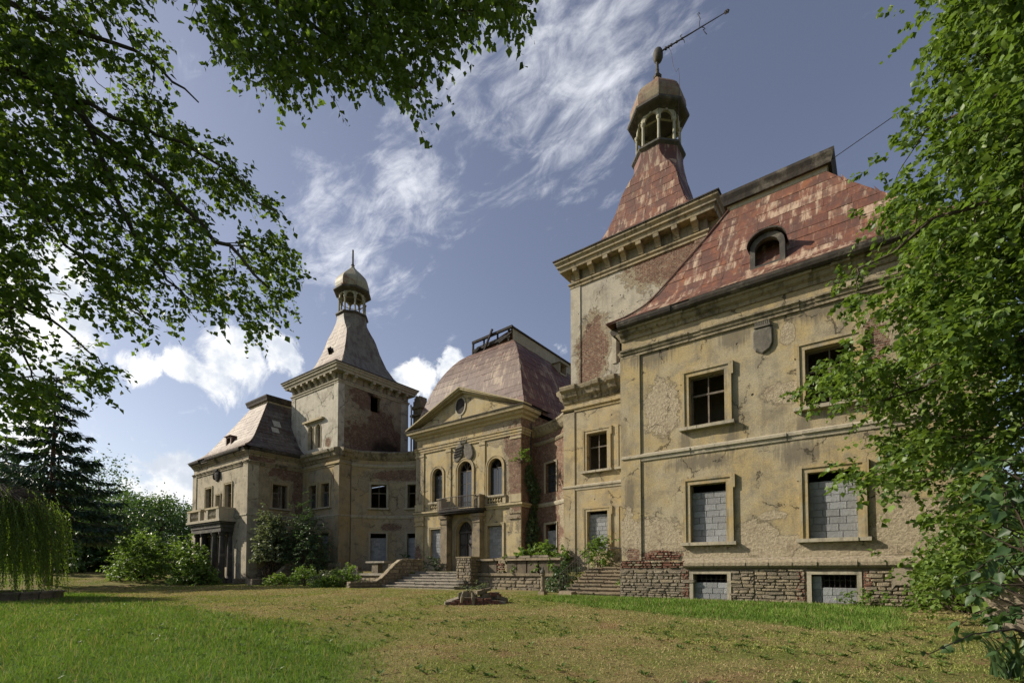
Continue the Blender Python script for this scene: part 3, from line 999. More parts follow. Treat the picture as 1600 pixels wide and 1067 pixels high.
mb.wall(sideE(XLI), YP, YT + .1, -.5, 12.0, [(22.50, 23.9, 6.95, 9.15)])
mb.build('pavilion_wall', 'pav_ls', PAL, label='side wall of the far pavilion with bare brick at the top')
# tower blocks (lower two storeys)
TW = [(-13.94, -12.63, 7.0, 9.2), (-11.75, -10.45, 7.0, 9.2), (-13.94, -12.63, 2.3, 4.62), (-11.75, -10.45, 2.3, 4.62)]
fT = front(YT)
mb = MB()
mb.wall(fT, XB, XI, -.5, 12.0, TW)
mb.wall(sideW(XB), YT, YT + 1.2, -.5, 12.0)
mb.build('block_wall', 'blk_r', PAL, label='ochre tower base wall beside the railed steps')
TWL = [(-43.95, -42.65, 7.0, 9.2), (-41.85, -40.5, 7.0, 9.2), (-43.95, -42.65, 2.3, 4.62), (-41.85, -40.5, 2.3, 4.62)]
mb = MB()
mb.wall(fT, mirx(XI), mirx(XB), -.5, 12.0, TWL)
mb.wall(sideE(mirx(XB)), YT, YT + 1.2, -.5, 12.0)
mb.build('block_wall', 'blk_l', PAL, label='ochre tower base wall behind the dark shrubs')
# tower shafts
mb = MB()
mb.wall(front(TY0), TX0, TX1, 12.0, 18.8, [(-12.05, -11.45, 13.0, 15.0), (-11.2, -10.6, 13.0, 15.0)])
mb.wall(sideW(TX0), TY0, TY1, 12.0, 18.8)
mb.wall(sideE(TX1), TY0, TY1, 12.0, 18.8)
mb.wall(front(TY1), TX0, TX1, 12.0, 18.8)
mb.build('tower_wall', 'tower_r', PAL, label='grey plaster shaft of the nearer tower with two bare brick patches')
LTX0, LTX1 = mirx(TX1), mirx(TX0)
ARL = [(-44.35, -43.55, 12.75, 15.0, True), (-43.08, -42.28, 12.75, 15.0, True)]
mb = MB()
mb.wall(front(TY0), LTX0, LTX1, 12.0, 18.8, ARL)
mb.wall(sideW(LTX0), TY0, TY1, 12.0, 18.8)
mb.wall(front(TY1), LTX0, LTX1, 12.0, 18.8)
mb.build('tower_wall', 'tower_l', PAL, label='pale plaster front of the farther tower with a twin arched window')
mb = MB()
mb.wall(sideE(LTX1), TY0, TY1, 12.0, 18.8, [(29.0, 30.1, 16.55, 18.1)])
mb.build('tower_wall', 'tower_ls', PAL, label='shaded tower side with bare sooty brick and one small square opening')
# centre
CW = [(-30.95, -29.72, 6.98, 9.85, True), (-27.95, -26.40, 6.2, 10.05, True), (-24.68, -23.30, 6.98, 9.85, True),
      (-31.14, -29.65, 2.15, 4.69), (-24.78, -23.28, 2.15, 4.64), (-28.05, -26.32, 1.12, 5.16, True)]
fC = front(YC)
mb = MB()
mb.wall(fC, CX0, CX1, -.5, 13.2, CW)
mb.wall(sideW(CX0), YC, 46.0, -.5, 13.2)
mb.wall(front(46.0), CX0, CX1, -.5, 13.2)
mb.build('centre_wall', 'centre', PAL, label='cream yellow pedimented front with three arched upper windows')
mb = MB()
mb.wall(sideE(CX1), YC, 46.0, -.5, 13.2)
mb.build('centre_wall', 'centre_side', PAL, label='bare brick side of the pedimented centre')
# curved walls
LCW = [(1.75, 3.15, 6.95, 9.15), (5.15, 6.5, 6.95, 9.15), (1.75, 3.15, 2.1, 4.6), (5.15, 6.5, 2.1, 4.6)]
mb = MB()
mb.wall(curve_m, 0, CARC, -.5, 12.0, LCW, du=.5)
mb.build('curved_wall', 'curve_l', PAL, label='concave ochre wall with blown plaster on the far side of the pediment')
mb = MB()
mb.wall(curve, 0, CARC, -.5, 12.0, LCW, du=.5)
mb.build('curved_wall', 'curve_r', PAL, label='concave wall of bare brick between the pediment and the nearer tower')
# closing rear walls, floors and flat roofs behind the curves
mb = MB()
mb.wall(front(36.0), CX1, XI, -.5, 12.0)
mb.wall(front(36.0), mirx(XI), CX0, -.5, 12.0)
mb.build('rear_wall', 'back', PAL)
for mm in (False, True):
    mb = MB(mm)
    pts = [curve(CARC * k / 10, 0, 0.1) for k in range(11)]
    mb.face([(XB, YT + .3, 12.15), *[(p[0], p[1], 12.15) for p in pts], (CX1, 36, 12.15), (XI, 36, 12.15), (XI, YT + .3, 12.15)])
    mb.build('flat_roof', 'slate', PAL)
    mb = MB(mm)
    mb.face([(XB, YT + .3, 5.7), *[(p[0], p[1] + .3, 5.7) for p in pts], (CX1, 36, 5.7), (XI, 36, 5.7), (XI, YT + .3, 5.7)])
    mb.face([(XI, YP + .3, 5.7), (XO, YP + .3, 5.7), (XO, YB, 5.7), (XI, YB, 5.7)])
    # one cross wall inside each wing keeps daylight from crossing the rooms
    mb.face([(XI, 23.4, 0), (XO, 23.4, 0), (XO, 23.4, 12), (XI, 23.4, 12)])
    mb.face([(-15.4, 28.6, 0), (XI, 28.6, 0), (XI, 28.6, 12), (-15.4, 28.6, 12)])
    mb.face([(-3.4, YP + .3, 0), (-3.4, 26.5, 0), (-3.4, 26.5, 12), (-3.4, YP + .3, 12)])
    mb.build('room_partition', 'inner', PAL)
mb = MB()
mb.box(CX0 + .3, CX1 - .3, YC + .45, 45.5, 5.5, 5.75)
mb.face([(CX0, 35, 0), (CX1, 35, 0), (CX1, 35, 13), (CX0, 35, 13)])
mb.build('room_partition', 'inner', PAL)

# --- windows
for i, (a, b) in enumerate(PW):
    window(fR, a, b, 7.06, 9.15, sash='cross', proud=.12, sill_out=.24, label=('open upper window left of the crest' if i == 0 else 'open upper window half behind the tree'))
    window(fR, a, b, 2.33, 4.68, sash=None, fill=.87, proud=.12, sill_out=.22)
    # dark transom above the blocks
    bw = MB()
    fb = front(YP - .1)
    ua, ub = ((-6.27, -4.97), (-2.15, -0.83))[i]
    bwin = MB()
    bwin.ubox(fb, ua - .14, ua, 0.02, 1.06, -.05, .1)
    bwin.ubox(fb, ub, ub + .14, 0.02, 1.06, -.05, .1)
    bwin.ubox(fb, ua - .14, ub + .14, 1.06, 1.16, -.054, .1)
    bo = bwin.build('basement_window', 'trim_grey', PAL)
    concrete_fill(bo, fb, ua, ub if i == 0 else ua + .3, .06, .72 if i == 0 else 1.0, d=.12, bw=.42, bh=.22)
    if i == 1:
        concrete_fill(bo, fb, ua + .3, ub, .06, .60, d=.12, bw=.42, bh=.22)
    gr = MB()
    for k in range(7):
        x = (ua + .08 if i == 0 else ua + .36) + k * (.185 if i == 0 else .155)
        gr.bar((x, YP + .12, .58), (x, YP + .12, 1.05), .016)
    gr.bar((ua, YP + .115, .85), (ub, YP + .115, .85), .016)
    gr.build('grille', 'iron', bo)
for k, (a, b, c, d) in enumerate(TW):
    window(fT, a, b, c, d, trim='trim', sash='cross' if c > 5 else None, fill=None if c > 5 else .93, sill=(c > 5), sur=.24)
for k, (a, b, c, d) in enumerate(TWL):
    window(fT, a, b, c, d, trim='trim', sash='cross' if c > 5 else None, fill=None if c > 5 else .9, sill=(c > 5), sur=.24, glass=.4)
for i, (a, b, c, d) in enumerate(LH):
    nm = i < 2 or i == 4
    if i in (3, 2):
        window(fL, a, b, c, d, trim='trim_grey', fill=.62, sash=None, sill=False, sur=.2)
    elif i == 5:
        window(fL, a, b, c, d, trim='trim_grey', sash=None, sill=False, sur=.2)
    else:
        window(fL, a, b, c, d, trim='trim_cream', sash='cross' if i != 4 else None, sur=.2 if i != 4 else .14, sill=False, ears=False)
window(sideE(XLI), 22.50, 23.9, 6.95, 9.15, trim='trim', sash='cross bars', sur=.22)
for i, (a, b, c, d) in enumerate(LCW):
    if c > 5:
        window(curve_m, a, b, c, d, trim='trim_grey', sash='cross', sur=.2, ears=False)
        window(curve, a, b, c, d, trim='trim_grey', sash='cross bars', sur=.12, ears=False, sill=False, glass=.8, smat='iron' if i > 0 else 'wood')
    else:
        window(curve_m, a, b, c, d, trim='trim_grey', sash=None, fill=.84, sur=.18, ears=False, sill=(i == 2))
        window(curve, a, b, c, d, trim='trim_grey', sash=None, fill=.82, sur=.14, ears=False, sill=False)
for i, h in enumerate(CW):
    a, b, c, d = h[:4]
    if i in (0, 2):
        window(fC, a, b, c, d, trim='trim', arch=True, sash='cross', glass=.9, sur=.24, sill=True, smat='iron')
    elif i == 1:
        window(fC, a, b, c, d, trim='trim', arch=True, sash='cross bars', glass=1.0, sur=.26, sill=False, smat='wood')
    elif i in (3, 4):
        window(fC, a, b, c, d, trim='trim_cream', fill=.985, sash=None, sill=False, sur=.2, ears=False)
for a, b, c, d, _ in ARL:
    window(front(TY0), a, b, c, d, trim='trim_cream', arch=True, sash='cross', sur=.1, proud=.05, sill=False, smat='wood')
mb = MB()
mb.box(-44.75, -41.88, TY0 - .1, TY0, 15.2, 15.32)
mb.box(-45.0, -41.65, TY0 - .3, TY0, 15.32, 15.5)
mb.build('window_hood', 'trim_cream', PAL)
mb = MB()
mb.box(-12.35, -10.3, TY0 - .08, TY0, 15.15, 15.4)
mb.box(-12.3, -12.05, TY0 - .06, TY0, 13.0, 15.15)
mb.build('window_hood', 'trim_grey', PAL)

# --- pilasters
for mm, tr in ((False, 'pav_r'), (True, 'pav_l')):
    for (a, b) in ((XI - .05, XI + .86), (XO - .86, XO + .05)):
        mb = MB(mm)
        mb.wall(front(YP - .07), a, b, ZP if not mm else .0, ZF - .1)
        mb.wall(sideE(b), YP - .07, YP, ZP if not mm else 0, ZF - .1)
        mb.wall(sideW(a), YP - .07, YP + .9, ZP if not mm else 0, ZF - .1)
        mb.build('pilaster', tr, PAL)
for mm, tr in ((False, 'blk_r'), (True, 'blk_l')):
    mb = MB(mm)
    mb.wall(front(YT - .06), XB - .05, XB + .72, 0, 10.75)
    mb.wall(sideE(XB + .72), YT - .06, YT, 0, 10.75)
    mb.wall(sideW(XB - .05), YT - .06, YT + 1.1, 0, 10.75)
    mb.build('pilaster', tr, PAL)
for mm, tr in ((False, 'tower_r'), (True, 'tower_l')):
    for (a, b) in ((TX0 - .04, TX0 + .62), (TX1 - .62, TX1 + .04)):
        mb = MB(mm)
        mb.wall(front(TY0 - .05), a, b, 12.3, 18.35)
        mb.wall(sideE(b), TY0 - .05, TY0, 12.3, 18.35)
        mb.wall(sideW(a), TY0 - .05, TY0 + .62, 12.3, 18.35)
        mb.build('pilaster', tr, PAL)
mb = MB(True)
mb.wall(sideW(TX0 - .04), TY1 - .9, TY1 + .04, 12.3, 18.35)
mb.wall(front(TY1 - .9), TX0 - .04, TX0, 12.3, 18.35)
mb.build('pilaster', 'tower_l', PAL)
for (a, b) in ((CX0 - .03, CX0 + .98), (-29.30, -28.72), (-25.58, -25.0), (CX1 - .98, CX1 + .03)):
    mb = MB()
    mb.wall(front(YC - .08), a, b, 6.9, 11.35)
    mb.wall(sideE(b), YC - .08, YC, 6.9, 11.35)
    mb.wall(sideW(a), YC - .08, YC, 6.9, 11.35)
    mb.build('pilaster', 'centre', PAL)
    mb = MB()
    mb.box(a - .05, b + .05, YC - .14, YC, 6.3, 6.9)
    mb.build('pilaster_base', 'trim_cream', PAL)
    mb = MB()
    mb.box(a - .04, b + .04, YC - .13, YC, 11.05, 11.2)
    mb.build('pilaster_capital', 'trim_cream', PAL)
    mb = MB()
    mb.wall(front(YC - .10), a - .02, b + .02, 1.1, 5.9)
    mb.wall(sideE(b + .02), YC - .10, YC, 1.1, 5.9)
    mb.wall(sideW(a - .02), YC - .10, YC, 1.1, 5.9)
    mb.box(a - .09, b + .09, YC - .2, YC - .1, 5.05, 5.18)
    mb.box(a - .07, b + .07, YC - .17, YC - .1, 5.45, 5.75)
    mb.build('pilaster', 'centre', PAL)

# --- horizontal mouldings
def chipped(path, prof, mat, name, mm=False, seg=None, jit=.0):
    mb = MB(mm)
    if seg:
        P = [np.array(p, float) for p in path]
        full = []
        for i in range(len(P) - 1):
            L_ = np.linalg.norm(P[i + 1] - P[i])
            k = max(1, int(L_ / seg))
            for j in range(k):
                full.append(tuple(P[i] + (P[i + 1] - P[i]) * j / k))
        full.append(tuple(P[-1]))
        path = full
    if seg:                                   # worn: every short length has lost a little of its edge
        for i in range(len(path) - 1):
            k = 1 if random.random() < .86 else 1 - random.uniform(.35, 1) * jit
            zt, zb2 = prof[-1][1], prof[0][1]
            mb.sweep([path[i], path[i + 1]], [(o * (1 if o < .03 else k), z) for o, z in prof])
    else:
        mb.sweep(path, prof)
    return mb.build(name, mat, PAL)


for mm in (False, True):
    PP = [(XI, YT - .02), (XI, YP), (XO, YP), (XO, YB)]
    PPf = [(XI, YT - .02), (XI, YP), (XO, YP), (XO, YB)]
    chipped(PPf, [(0, ZS - .16), (.05, ZS - .16), (.07, ZS - .02), (.13, ZS), (.13, ZS + .10), (0, ZS + .17)], 'trim_grey', 'string_course', mm, seg=.5, jit=.55)
    chipped(PPf, [(0, ZF - .22), (.08, ZF - .22), (.08, ZF - .1), (.13, ZF - .08), (.15, ZF + .02), (.21, ZF + .05), (.21, ZF + .12), (0, ZF + .2)], 'cornice', 'frieze_moulding', mm, seg=.5, jit=.4)
    chipped(PPf, [(0, 11.45), (.06, 11.45), (.10, 11.58), (.22, 11.66), (.28, 11.78), (.36, 11.80), (.38, 11.89), (0, 11.92)], 'cornice', 'cornice', mm, seg=.55, jit=.35)
    chipped(PPf, [(0.20, 11.90), (.44, 11.88), (.52, 11.95), (.56, 12.06), (.56, 12.16), (.48, 12.18), (.0, 12.20)], 'cornice_dark', 'gutter', mm, seg=.8, jit=.22)
    BP = [(XB, YT + 1.2), (XB, YT), (XI, YT)]
    chipped(BP, [(0, ZS - .16), (.04, ZS - .16), (.06, ZS - .02), (.11, ZS), (.11, ZS + .1), (0, ZS + .16)], 'trim_grey', 'string_course', mm)
    chipped(BP, [(0, 10.66), (.06, 10.66), (.06, 10.78), (.15, 10.84), (.15, 10.93), (0, 11.0)], 'trim', 'frieze_moulding', mm)
    chipped(BP, [(0, 11.2), (.08, 11.24), (.14, 11.4), (.32, 11.55), (.40, 11.78), (.56, 11.9), (.60, 12.05), (.60, 12.14), (0, 12.32)], 'cornice', 'cornice', mm, seg=.5, jit=.35)
    # curved wall mouldings (path runs so that the court lies on the right hand)
    CP = [curve(CARC * k / 12, 0, 0)[:2] for k in range(13)][::-1]
    chipped(CP, [(0, ZS - .16), (.05, ZS - .14), (.10, ZS), (.10, ZS + .1), (0, ZS + .16)], 'trim_grey', 'string_course', mm)
    chipped(CP, [(0, 10.68), (.06, 10.7), (.13, 10.84), (.13, 10.92), (0, 11.0)], 'trim_grey' if mm else 'cornice', 'frieze_moulding', mm)
    chipped(CP, [(0, 11.35), (.10, 11.42), (.26, 11.62), (.36, 11.85), (.44, 11.95), (.44, 12.08), (0, 12.26)], 'cornice', 'cornice', mm, seg=.5, jit=.3)
    # tower cornice
    TP = [(TX0, TY0), (TX1, TY0), (TX1, TY1), (TX0, TY1)]
    mb = MB(mm)
    mb.sweep(TP, [(0, 18.28), (.08, 18.30), (.08, 18.42), (.16, 18.5), (.16, 18.58), (.04, 18.62)], closed=True)
    mb.build('architrave', 'trim_tower' if not mm else 'trim_grey', PAL)
    mb = MB(mm)
    mb.sweep(TP, [(0, 19.22), (.52, 19.24), (.56, 19.44), (.66, 19.50), (.66, 19.62), (.78, 19.74), (.78, 19.86), (.2, 20.0), (-.6, 20.02)], closed=True)
    mb.build('cornice', 'trim_tower' if not mm else 'trim_grey', PAL)
    mb = MB(mm)
    mb.sweep(TP, [(0.02, 18.62), (.02, 19.22)], closed=True)
    mb.build('frieze', 'cornice', PAL)
    mb = MB(mm)
    mb.sweep(TP, [(.70, 19.88), (.84, 19.87), (.84, 19.93), (.2, 20.06)], closed=True)
    mb.build('gutter', 'cornice_dark', PAL)
    nb_ = 8
    for k in range(nb_):
        for sd_ in range(2):
            if sd_ == 1 and not mm and k > 2:
                continue
            if mm and sd_ == 1 and k in (2,):
                continue
            t_ = (k + .5) / nb_
            bk = MB(mm)
            pr = [(0.02, 18.66), (.12, 18.68), (.2, 18.86), (.34, 18.98), (.50, 19.05), (.52, 19.22), (.02, 19.22)]
            hw = .15
            if sd_ == 0:
                x = TX0 + (TX1 - TX0) * t_
                A = [(x - hw, TY0 - o, z) for o, z in pr]
                B = [(x + hw, TY0 - o, z) for o, z in pr]
            else:
                y = TY0 + (TY1 - TY0) * t_
                xs_, sg = (TX0, -1) if mm else (TX1, 1)
                A = [(xs_ + sg * o, y - hw, z) for o, z in pr]
                B = [(xs_ + sg * o, y + hw, z) for o, z in pr]
            bk.face(A)
            bk.face(B[::-1])
            for j in range(len(pr)):
                jn = (j + 1) % len(pr)
                bk.face([A[j], B[j], B[jn], A[jn]])
            bk.build('bracket', 'trim_tower' if not mm else 'trim_grey', PAL)

# centre mouldings and pediment
cp = [(CX0, YC + 2.0), (CX0, YC), (CX1, YC), (CX1, YC + 1.6)]
chipped(cp, [(0, ZS - .2), (.10, ZS - .2), (.12, ZS - .06), (.24, ZS - .02), (.24, ZS + .1), (0, ZS + .17)], 'trim_cream', 'string_course')
chipped(cp, [(0, 11.35), (.09, 11.35), (.09, 11.5), (.14, 11.54), (.14, 11.7), (.2, 11.76), (.2, 11.84), (0, 11.9)], 'trim', 'frieze_moulding')
chipped(cp, [(0, 12.55), (.10, 12.58), (.16, 12.72), (.40, 12.82), (.46, 12.96), (.66, 13.02), (.70, 13.18), (.70, 13.26), (0, 13.3)], 'trim_cream', 'cornice')
chipped(cp, [(.45, 13.27), (.78, 13.26), (.78, 13.33), (0.0, 13.36)], 'cornice_dark', 'gutter')
ped = MB()
ax_, az, bz = AX, 16.0, 13.35
ped.face([(CX0 - .2, YC - .1, bz), (CX1 + .2, YC - .1, bz), (ax_, YC - .1, az - .5)])
po = ped.build('pediment', 'centre', PAL)
for s_ in (-1, 1):
    mb = MB()
    ex = ax_ + s_ * (5.72 + .75)
    for (o0, o1, dz0, dz1) in ((.12, .0, -.62, -.42), (.40, .0, -.42, -.24), (.66, .0, -.24, -.10), (.74, 0.0, -.10, .0)):
        c = []
        y0, y1 = YC - o0, YC + .3
        A0, A1 = (ex, bz + .62 + dz0 - .0), (ex, bz + .62 + dz1)
        B0, B1 = (ax_, az + dz0), (ax_, az + dz1)
        # clamp the low end on the cornice
        A0 = (ex, max(bz, bz + .62 + dz0 - .5))
        A1 = (ex, max(bz + .02, bz + .62 + dz1 - .5))
        q = [(A0[0], y0, A0[1]), (B0[0], y0, B0[1]), (B0[0], y1, B0[1]), (A0[0], y1, A0[1]), (A1[0], y0, A1[1]), (B1[0], y0, B1[1]), (B1[0], y1, B1[1]), (A1[0], y1, A1[1])]
        if s_ > 0:
            q = [q[1], q[0], q[3], q[2], q[5], q[4], q[7], q[6]]
        mb.hexa(q)
    mb.build('raking_cornice', 'trim_cream', po)
mb = MB()
mb.face([(CX0 - .75, YC - .7, 13.47), (ax_, YC - .72, az + .02), (ax_, YC + 3.2, az + .02), (CX0 - .75, YC + 3.2, 13.47)])
mb.face([(CX1 + .75, YC - .7, 13.47), (CX1 + .75, YC + 3.2, 13.47), (ax_, YC + 3.2, az + .02), (ax_, YC - .72, az + .02)])
mb.build('pediment_roof', 'slate', po)
mb = MB()
N = 20
ring = lambda r1, r2, y: [(-27.6 + r1 * math.cos(2 * math.pi * k / N), y, 14.62 + r2 * math.sin(2 * math.pi * k / N)) for k in range(N)]
a, b, c = ring(.50, .66, YC - .16), ring(.62, .78, YC - .16), ring(.62, .78, YC - .1)
d_ = ring(.50, .66, YC - .1)
for k in range(N):
    j = (k + 1) % N
    mb.face([a[k], a[j], b[j], b[k]])
    mb.face([b[k], b[j], c[j], c[k]])
    mb.face([d_[k], d_[j], a[j], a[k]])
oc = mb.build('oval_window', 'trim_grey', PAL)
mb = MB()
mb.face(ring(.51, .67, YC - .112))
mb.build('louvre', 'char', oc)
mb = MB()
mb.box(-27.68, -27.52, YC - .15, YC - .1, 13.55, 13.9)
mb.build('drip_stone', 'trim_grey', oc)

# --- plinth of the nearer pavilion: ledge, rubble and brick
def stone_piece(parent, name, mat, fm, a, b, c, d, depth, proud, jit):
    mb = MB()
    j = lambda s_: random.uniform(-s_, s_)
    sk = j(jit) * 1.2
    u = [(a + abs(j(jit)), c + abs(j(jit)) - sk * .4), (b - abs(j(jit)), c + abs(j(jit)) + sk * .4), (b - abs(j(jit)) + sk * .5, d - abs(j(jit)) + sk * .6), (a + abs(j(jit)) + sk * .5, d - abs(j(jit)) - sk * .3)]
    # octagon outline with knocked-off corners
    oc_ = []
    for k in range(4):
        p, q = np.array(u[k]), np.array(u[(k + 1) % 4])
        t0, t1 = random.uniform(.08, .24), random.uniform(.76, .92)
        oc_ += [p + (q - p) * t0, p + (q - p) * t1]
    cen = np.mean(oc_, axis=0)
    pr = proud + j(proud * .5)
    F = [fm(*(cen + (p - cen) * random.uniform(.78, .92)), -pr + j(.012)) for p in oc_]
    E_ = [fm(*p, -pr * random.uniform(.1, .4)) for p in oc_]
    B = [fm(*p, depth) for p in oc_]
    mb.face(F)
    for k in range(8):
        n = (k + 1) % 8
        mb.face([E_[k], E_[n], F[n], F[k]])
        mb.face([B[k], B[n], E_[n], E_[k]])
    return mb.build(name, mat, parent, origin=fm(cen[0], cen[1], 0))


def rubble(parent, fm, u0, u1, v0, vtop, mean_w, mean_h, mat, proud=.05, skip=None, jit=.02, name='stone', maxn=999, gap=.012):
    """irregular courses of separate stones; vtop(u) gives the wall's top edge"""
    z = v0
    count = 0
    tmax = max(vtop(u0), vtop(u1), vtop((u0 + u1) / 2))
    while z < tmax - .03:
        h = mean_h * random.uniform(.75, 1.35)
        u = u0 - random.uniform(0, mean_w * .6)
        while u < u1 - .04:
            wd = mean_w * random.choice((.45, .6, .8, 1.0, 1.0, 1.3, 1.8))
            a, b = max(u, u0), min(u + wd, u1)
            u += wd
            if b - a < .06:
                continue
            mid = (a + b) / 2
            top = min(z + h * random.uniform(.9, 1.08), vtop(mid))
            if top - z < .05 or (skip and skip(mid, z + h / 2)):
                continue
            if count < maxn:
                stone_piece(parent, name, random.choice(mat) if isinstance(mat, (list, tuple)) else mat, fm, a + gap, b - gap, z + gap, top - gap, .12, proud, jit)
            count += 1
        z += h
    return count


fPl = front(YP - .12)
mb = MB()
mb.wall(fPl, XI - .12, XO + .12, -.6, 1.30, [(-6.27 - .02, -4.97 + .02, 0.05, 1.07), (-2.15 - .02, -.83 + .02, 0.05, 1.07)], depth=.14)
mb.wall(sideW(XI - .12), YP - .12, YT, -.6, 1.3)
plo = mb.build('plinth', 'joint', PAL)
skipw = lambda u, z: (-6.47 < u < -4.77 and z < 1.2) or (-2.35 < u < -.63 and z < 1.2)
rubble(plo, fPl, XI - .12, -4.0, -.12, lambda u: 1.26, .34, .115, ['stone', 'stone', 'stone', 'stone_pale'], .045, skipw, .014, gap=.006)
rubble(plo, fPl, -4.0, -2.35, -.12, lambda u: 1.26, .36, .12, ['stone', 'stone_pale', 'stone_pale'], .045, skipw, .016, gap=.006)
rubble(plo, fPl, -.62, XO + .1, -.12, lambda u: 1.2, .38, .13, ['stone', 'stone_pale', 'stone_pale'], .045, skipw, .016, gap=.006)
# brickwork beside the basement openings and at the broken ledge
for (a, b, c, d) in ((-6.75, -6.45, .1, 1.25), (-2.62, -2.33, .02, 1.2), (-.65, -.4, .0, 1.2)):
    rubble(plo, fPl, a, b, c, lambda u, d=d: d, .22, .08, 'brick', .03, None, .006, 'brick', gap=.006)
rubble(plo, front(YP - .10), XI - .1, -6.6, 1.30, lambda u: 1.64 - .06 * abs(math.sin(u * 2.3)), .24, .085, ['brick', 'brick', 'stone_pale'], .06, None, .012, 'brick', gap=.008)
rubble(plo, front(YP - .02), XI + .9, -6.8, 1.66, lambda u: 1.92 + .16 * math.sin(u * 3.1), .24, .085, ['brick', 'brick', 'stone_pale'], .03, None, .012, 'brick', gap=.008)
# surviving cement coat on the plinth
M['coat'] = wallmat('plinth_cement_coat', (0.33, 0.275, 0.20), (0.29, 0.245, 0.18), (0.21, 0.18, 0.135), under=[(-3.3, .55, .6, .4), (.8, .35, 1.0, .3)], rnd_brick=1.2, chip=.58, streak=.5, holes=False)
mb = MB()
def coat_patch(u0, u1, v0, v1, d=-.085, n=26):
    top = [(u0 + (u1 - u0) * k / n, v1) for k in range(n + 1)]
    bot = [(u0 + (u1 - u0) * k / n, v0 + .22 * math.sin(k * .55 + u0) + .05 * math.sin(k * 1.9)) for k in range(n + 1)]
    for k in range(n):
        q = [bot[k], bot[k + 1], top[k + 1], top[k]]
        mb.face([fPl(*p, d) for p in q], q)
        mb.face([fPl(*bot[k], d), fPl(*bot[k], 0.0), fPl(*bot[k + 1], 0.0), fPl(*bot[k + 1], d)])
    for e in (0, n):
        mb.face([fPl(*bot[e], d), fPl(*top[e], d), fPl(*top[e], 0.), fPl(*bot[e], 0.)])
for cp_ in ((.10, XO + .1, .55, 1.3),):
    mb = MB()
    coat_patch(*cp_)
    mb.build('cement_coat', 'coat', plo)
mb = MB()
px = [(-6.6 + (XO + .02 + 6.6) * k / 24) for k in range(25)]
pro = lambda j: [(.10, 1.28), (.26 - j, 1.31), (.32 - j, 1.38), (.32 - j, 1.50), (.24 - j * .5, 1.54), (.12, 1.62), (0.02, 1.68)]
for k in range(24):
    mb.sweep([(px[k], YP), (px[k + 1], YP)], pro(random.uniform(0, .05) if px[k] < 0 and random.random() < .7 else 0))
mb.build('plinth_ledge', 'coat', plo)
# --- roofs of separate sheets
def interp(tab):
    xs, ys = zip(*tab)
    return lambda s_: float(np.interp(s_, xs, ys))


def sheet_rows(T, xl, xr, yf, zf, s_list, w, parent=None, mat='rust', joined=None, lift=.018, tone=None, skip=None):
    """rows of lapped metal sheets on a roof slope; each sheet an object of its own unless joined into a mass"""
    for i in range(len(s_list) - 1):
        s0, s1 = s_list[i], s_list[i + 1]
        a0, b0, a1, b1 = xl(s0), xr(s0), xl(s1), xr(s1)
        x = min(a0, a1) - w * (0.5 if i % 2 else 0.0) - random.uniform(0, .08)
        P0 = Vector((0, yf(s0), zf(s0)))
        P1 = Vector((0, yf(s1), zf(s1)))
        dv = (P1 - P0)
        ln = dv.length
        nr = Vector((0, dv.z, -dv.y)).normalized()       # out of the slope
        nr = -nr if nr.z < 0 else nr
        while x < max(b0, b1):
            l0, r0 = max(x, a0), min(x + w, b0)
            l1, r1 = max(x, a1), min(x + w, b1)
            x += w
            if r0 - l0 < .06 and r1 - l1 < .06:
                continue
            if r0 - l0 < 0:
                l0 = r0 = (l0 + r0) / 2
            if r1 - l1 < 0:
                l1 = r1 = (l1 + r1) / 2
            if skip and skip((l0 + r0 + l1 + r1) / 4, i):
                continue
            mb = joined or MB()
            mb.rnd = (random.random() if tone is None else tone((l0 + r0) / 2, i))
            g = .004
            lo = lift + random.uniform(-.006, .012)
            hi = .007 + random.uniform(-.002, .004)
            ov = .06 / max(ln, .1)
            tw = random.uniform(-.006, .006)
            A = Vector((l0 + g, 0, 0)) + P0 - dv * ov + nr * lo
            B = Vector((r0 - g, 0, 0)) + P0 - dv * ov + nr * (lo + tw)
            C = Vector((r1 - g, 0, 0)) + P1 + nr * (hi + tw)
            D = Vector((l1 + g, 0, 0)) + P1 + nr * hi
            th = nr * (.012)
            t4 = [T(p) for p in (A, B, C, D)]
            b4 = [T(p - th) for p in (A, B, C, D)]
            v0 = -i * 1.0
            mb.face(t4, [(l0, i * ln), (r0, i * ln), (r1, (i + 1) * ln), (l1, (i + 1) * ln)])
            for k in range(4):
                n = (k + 1) % 4
                mb.face([b4[k], b4[n], t4[n], t4[k]], [(l0, i * ln), (r0, i * ln), (r0, i * ln + .02), (l0, i * ln + .02)])
            if joined is None:
                c = sum((Vector(p) for p in t4), Vector()) / 4
                mb.build('roof_sheet', mat, parent, origin=c)


def ring_roof(name, rings, mat, mm=False, parent=PAL, flat_mat=None, label=None):
    mb = MB(mm)
    for i in range(len(rings) - 1):
        A, B = rings[i], rings[i + 1]
        n = len(A)
        for k in range(n):
            j = (k + 1) % n
            mb.face([A[k], A[j], B[j], B[k]])
    mb.face(rings[-1])
    return mb.build(name, mat, parent, label=label)


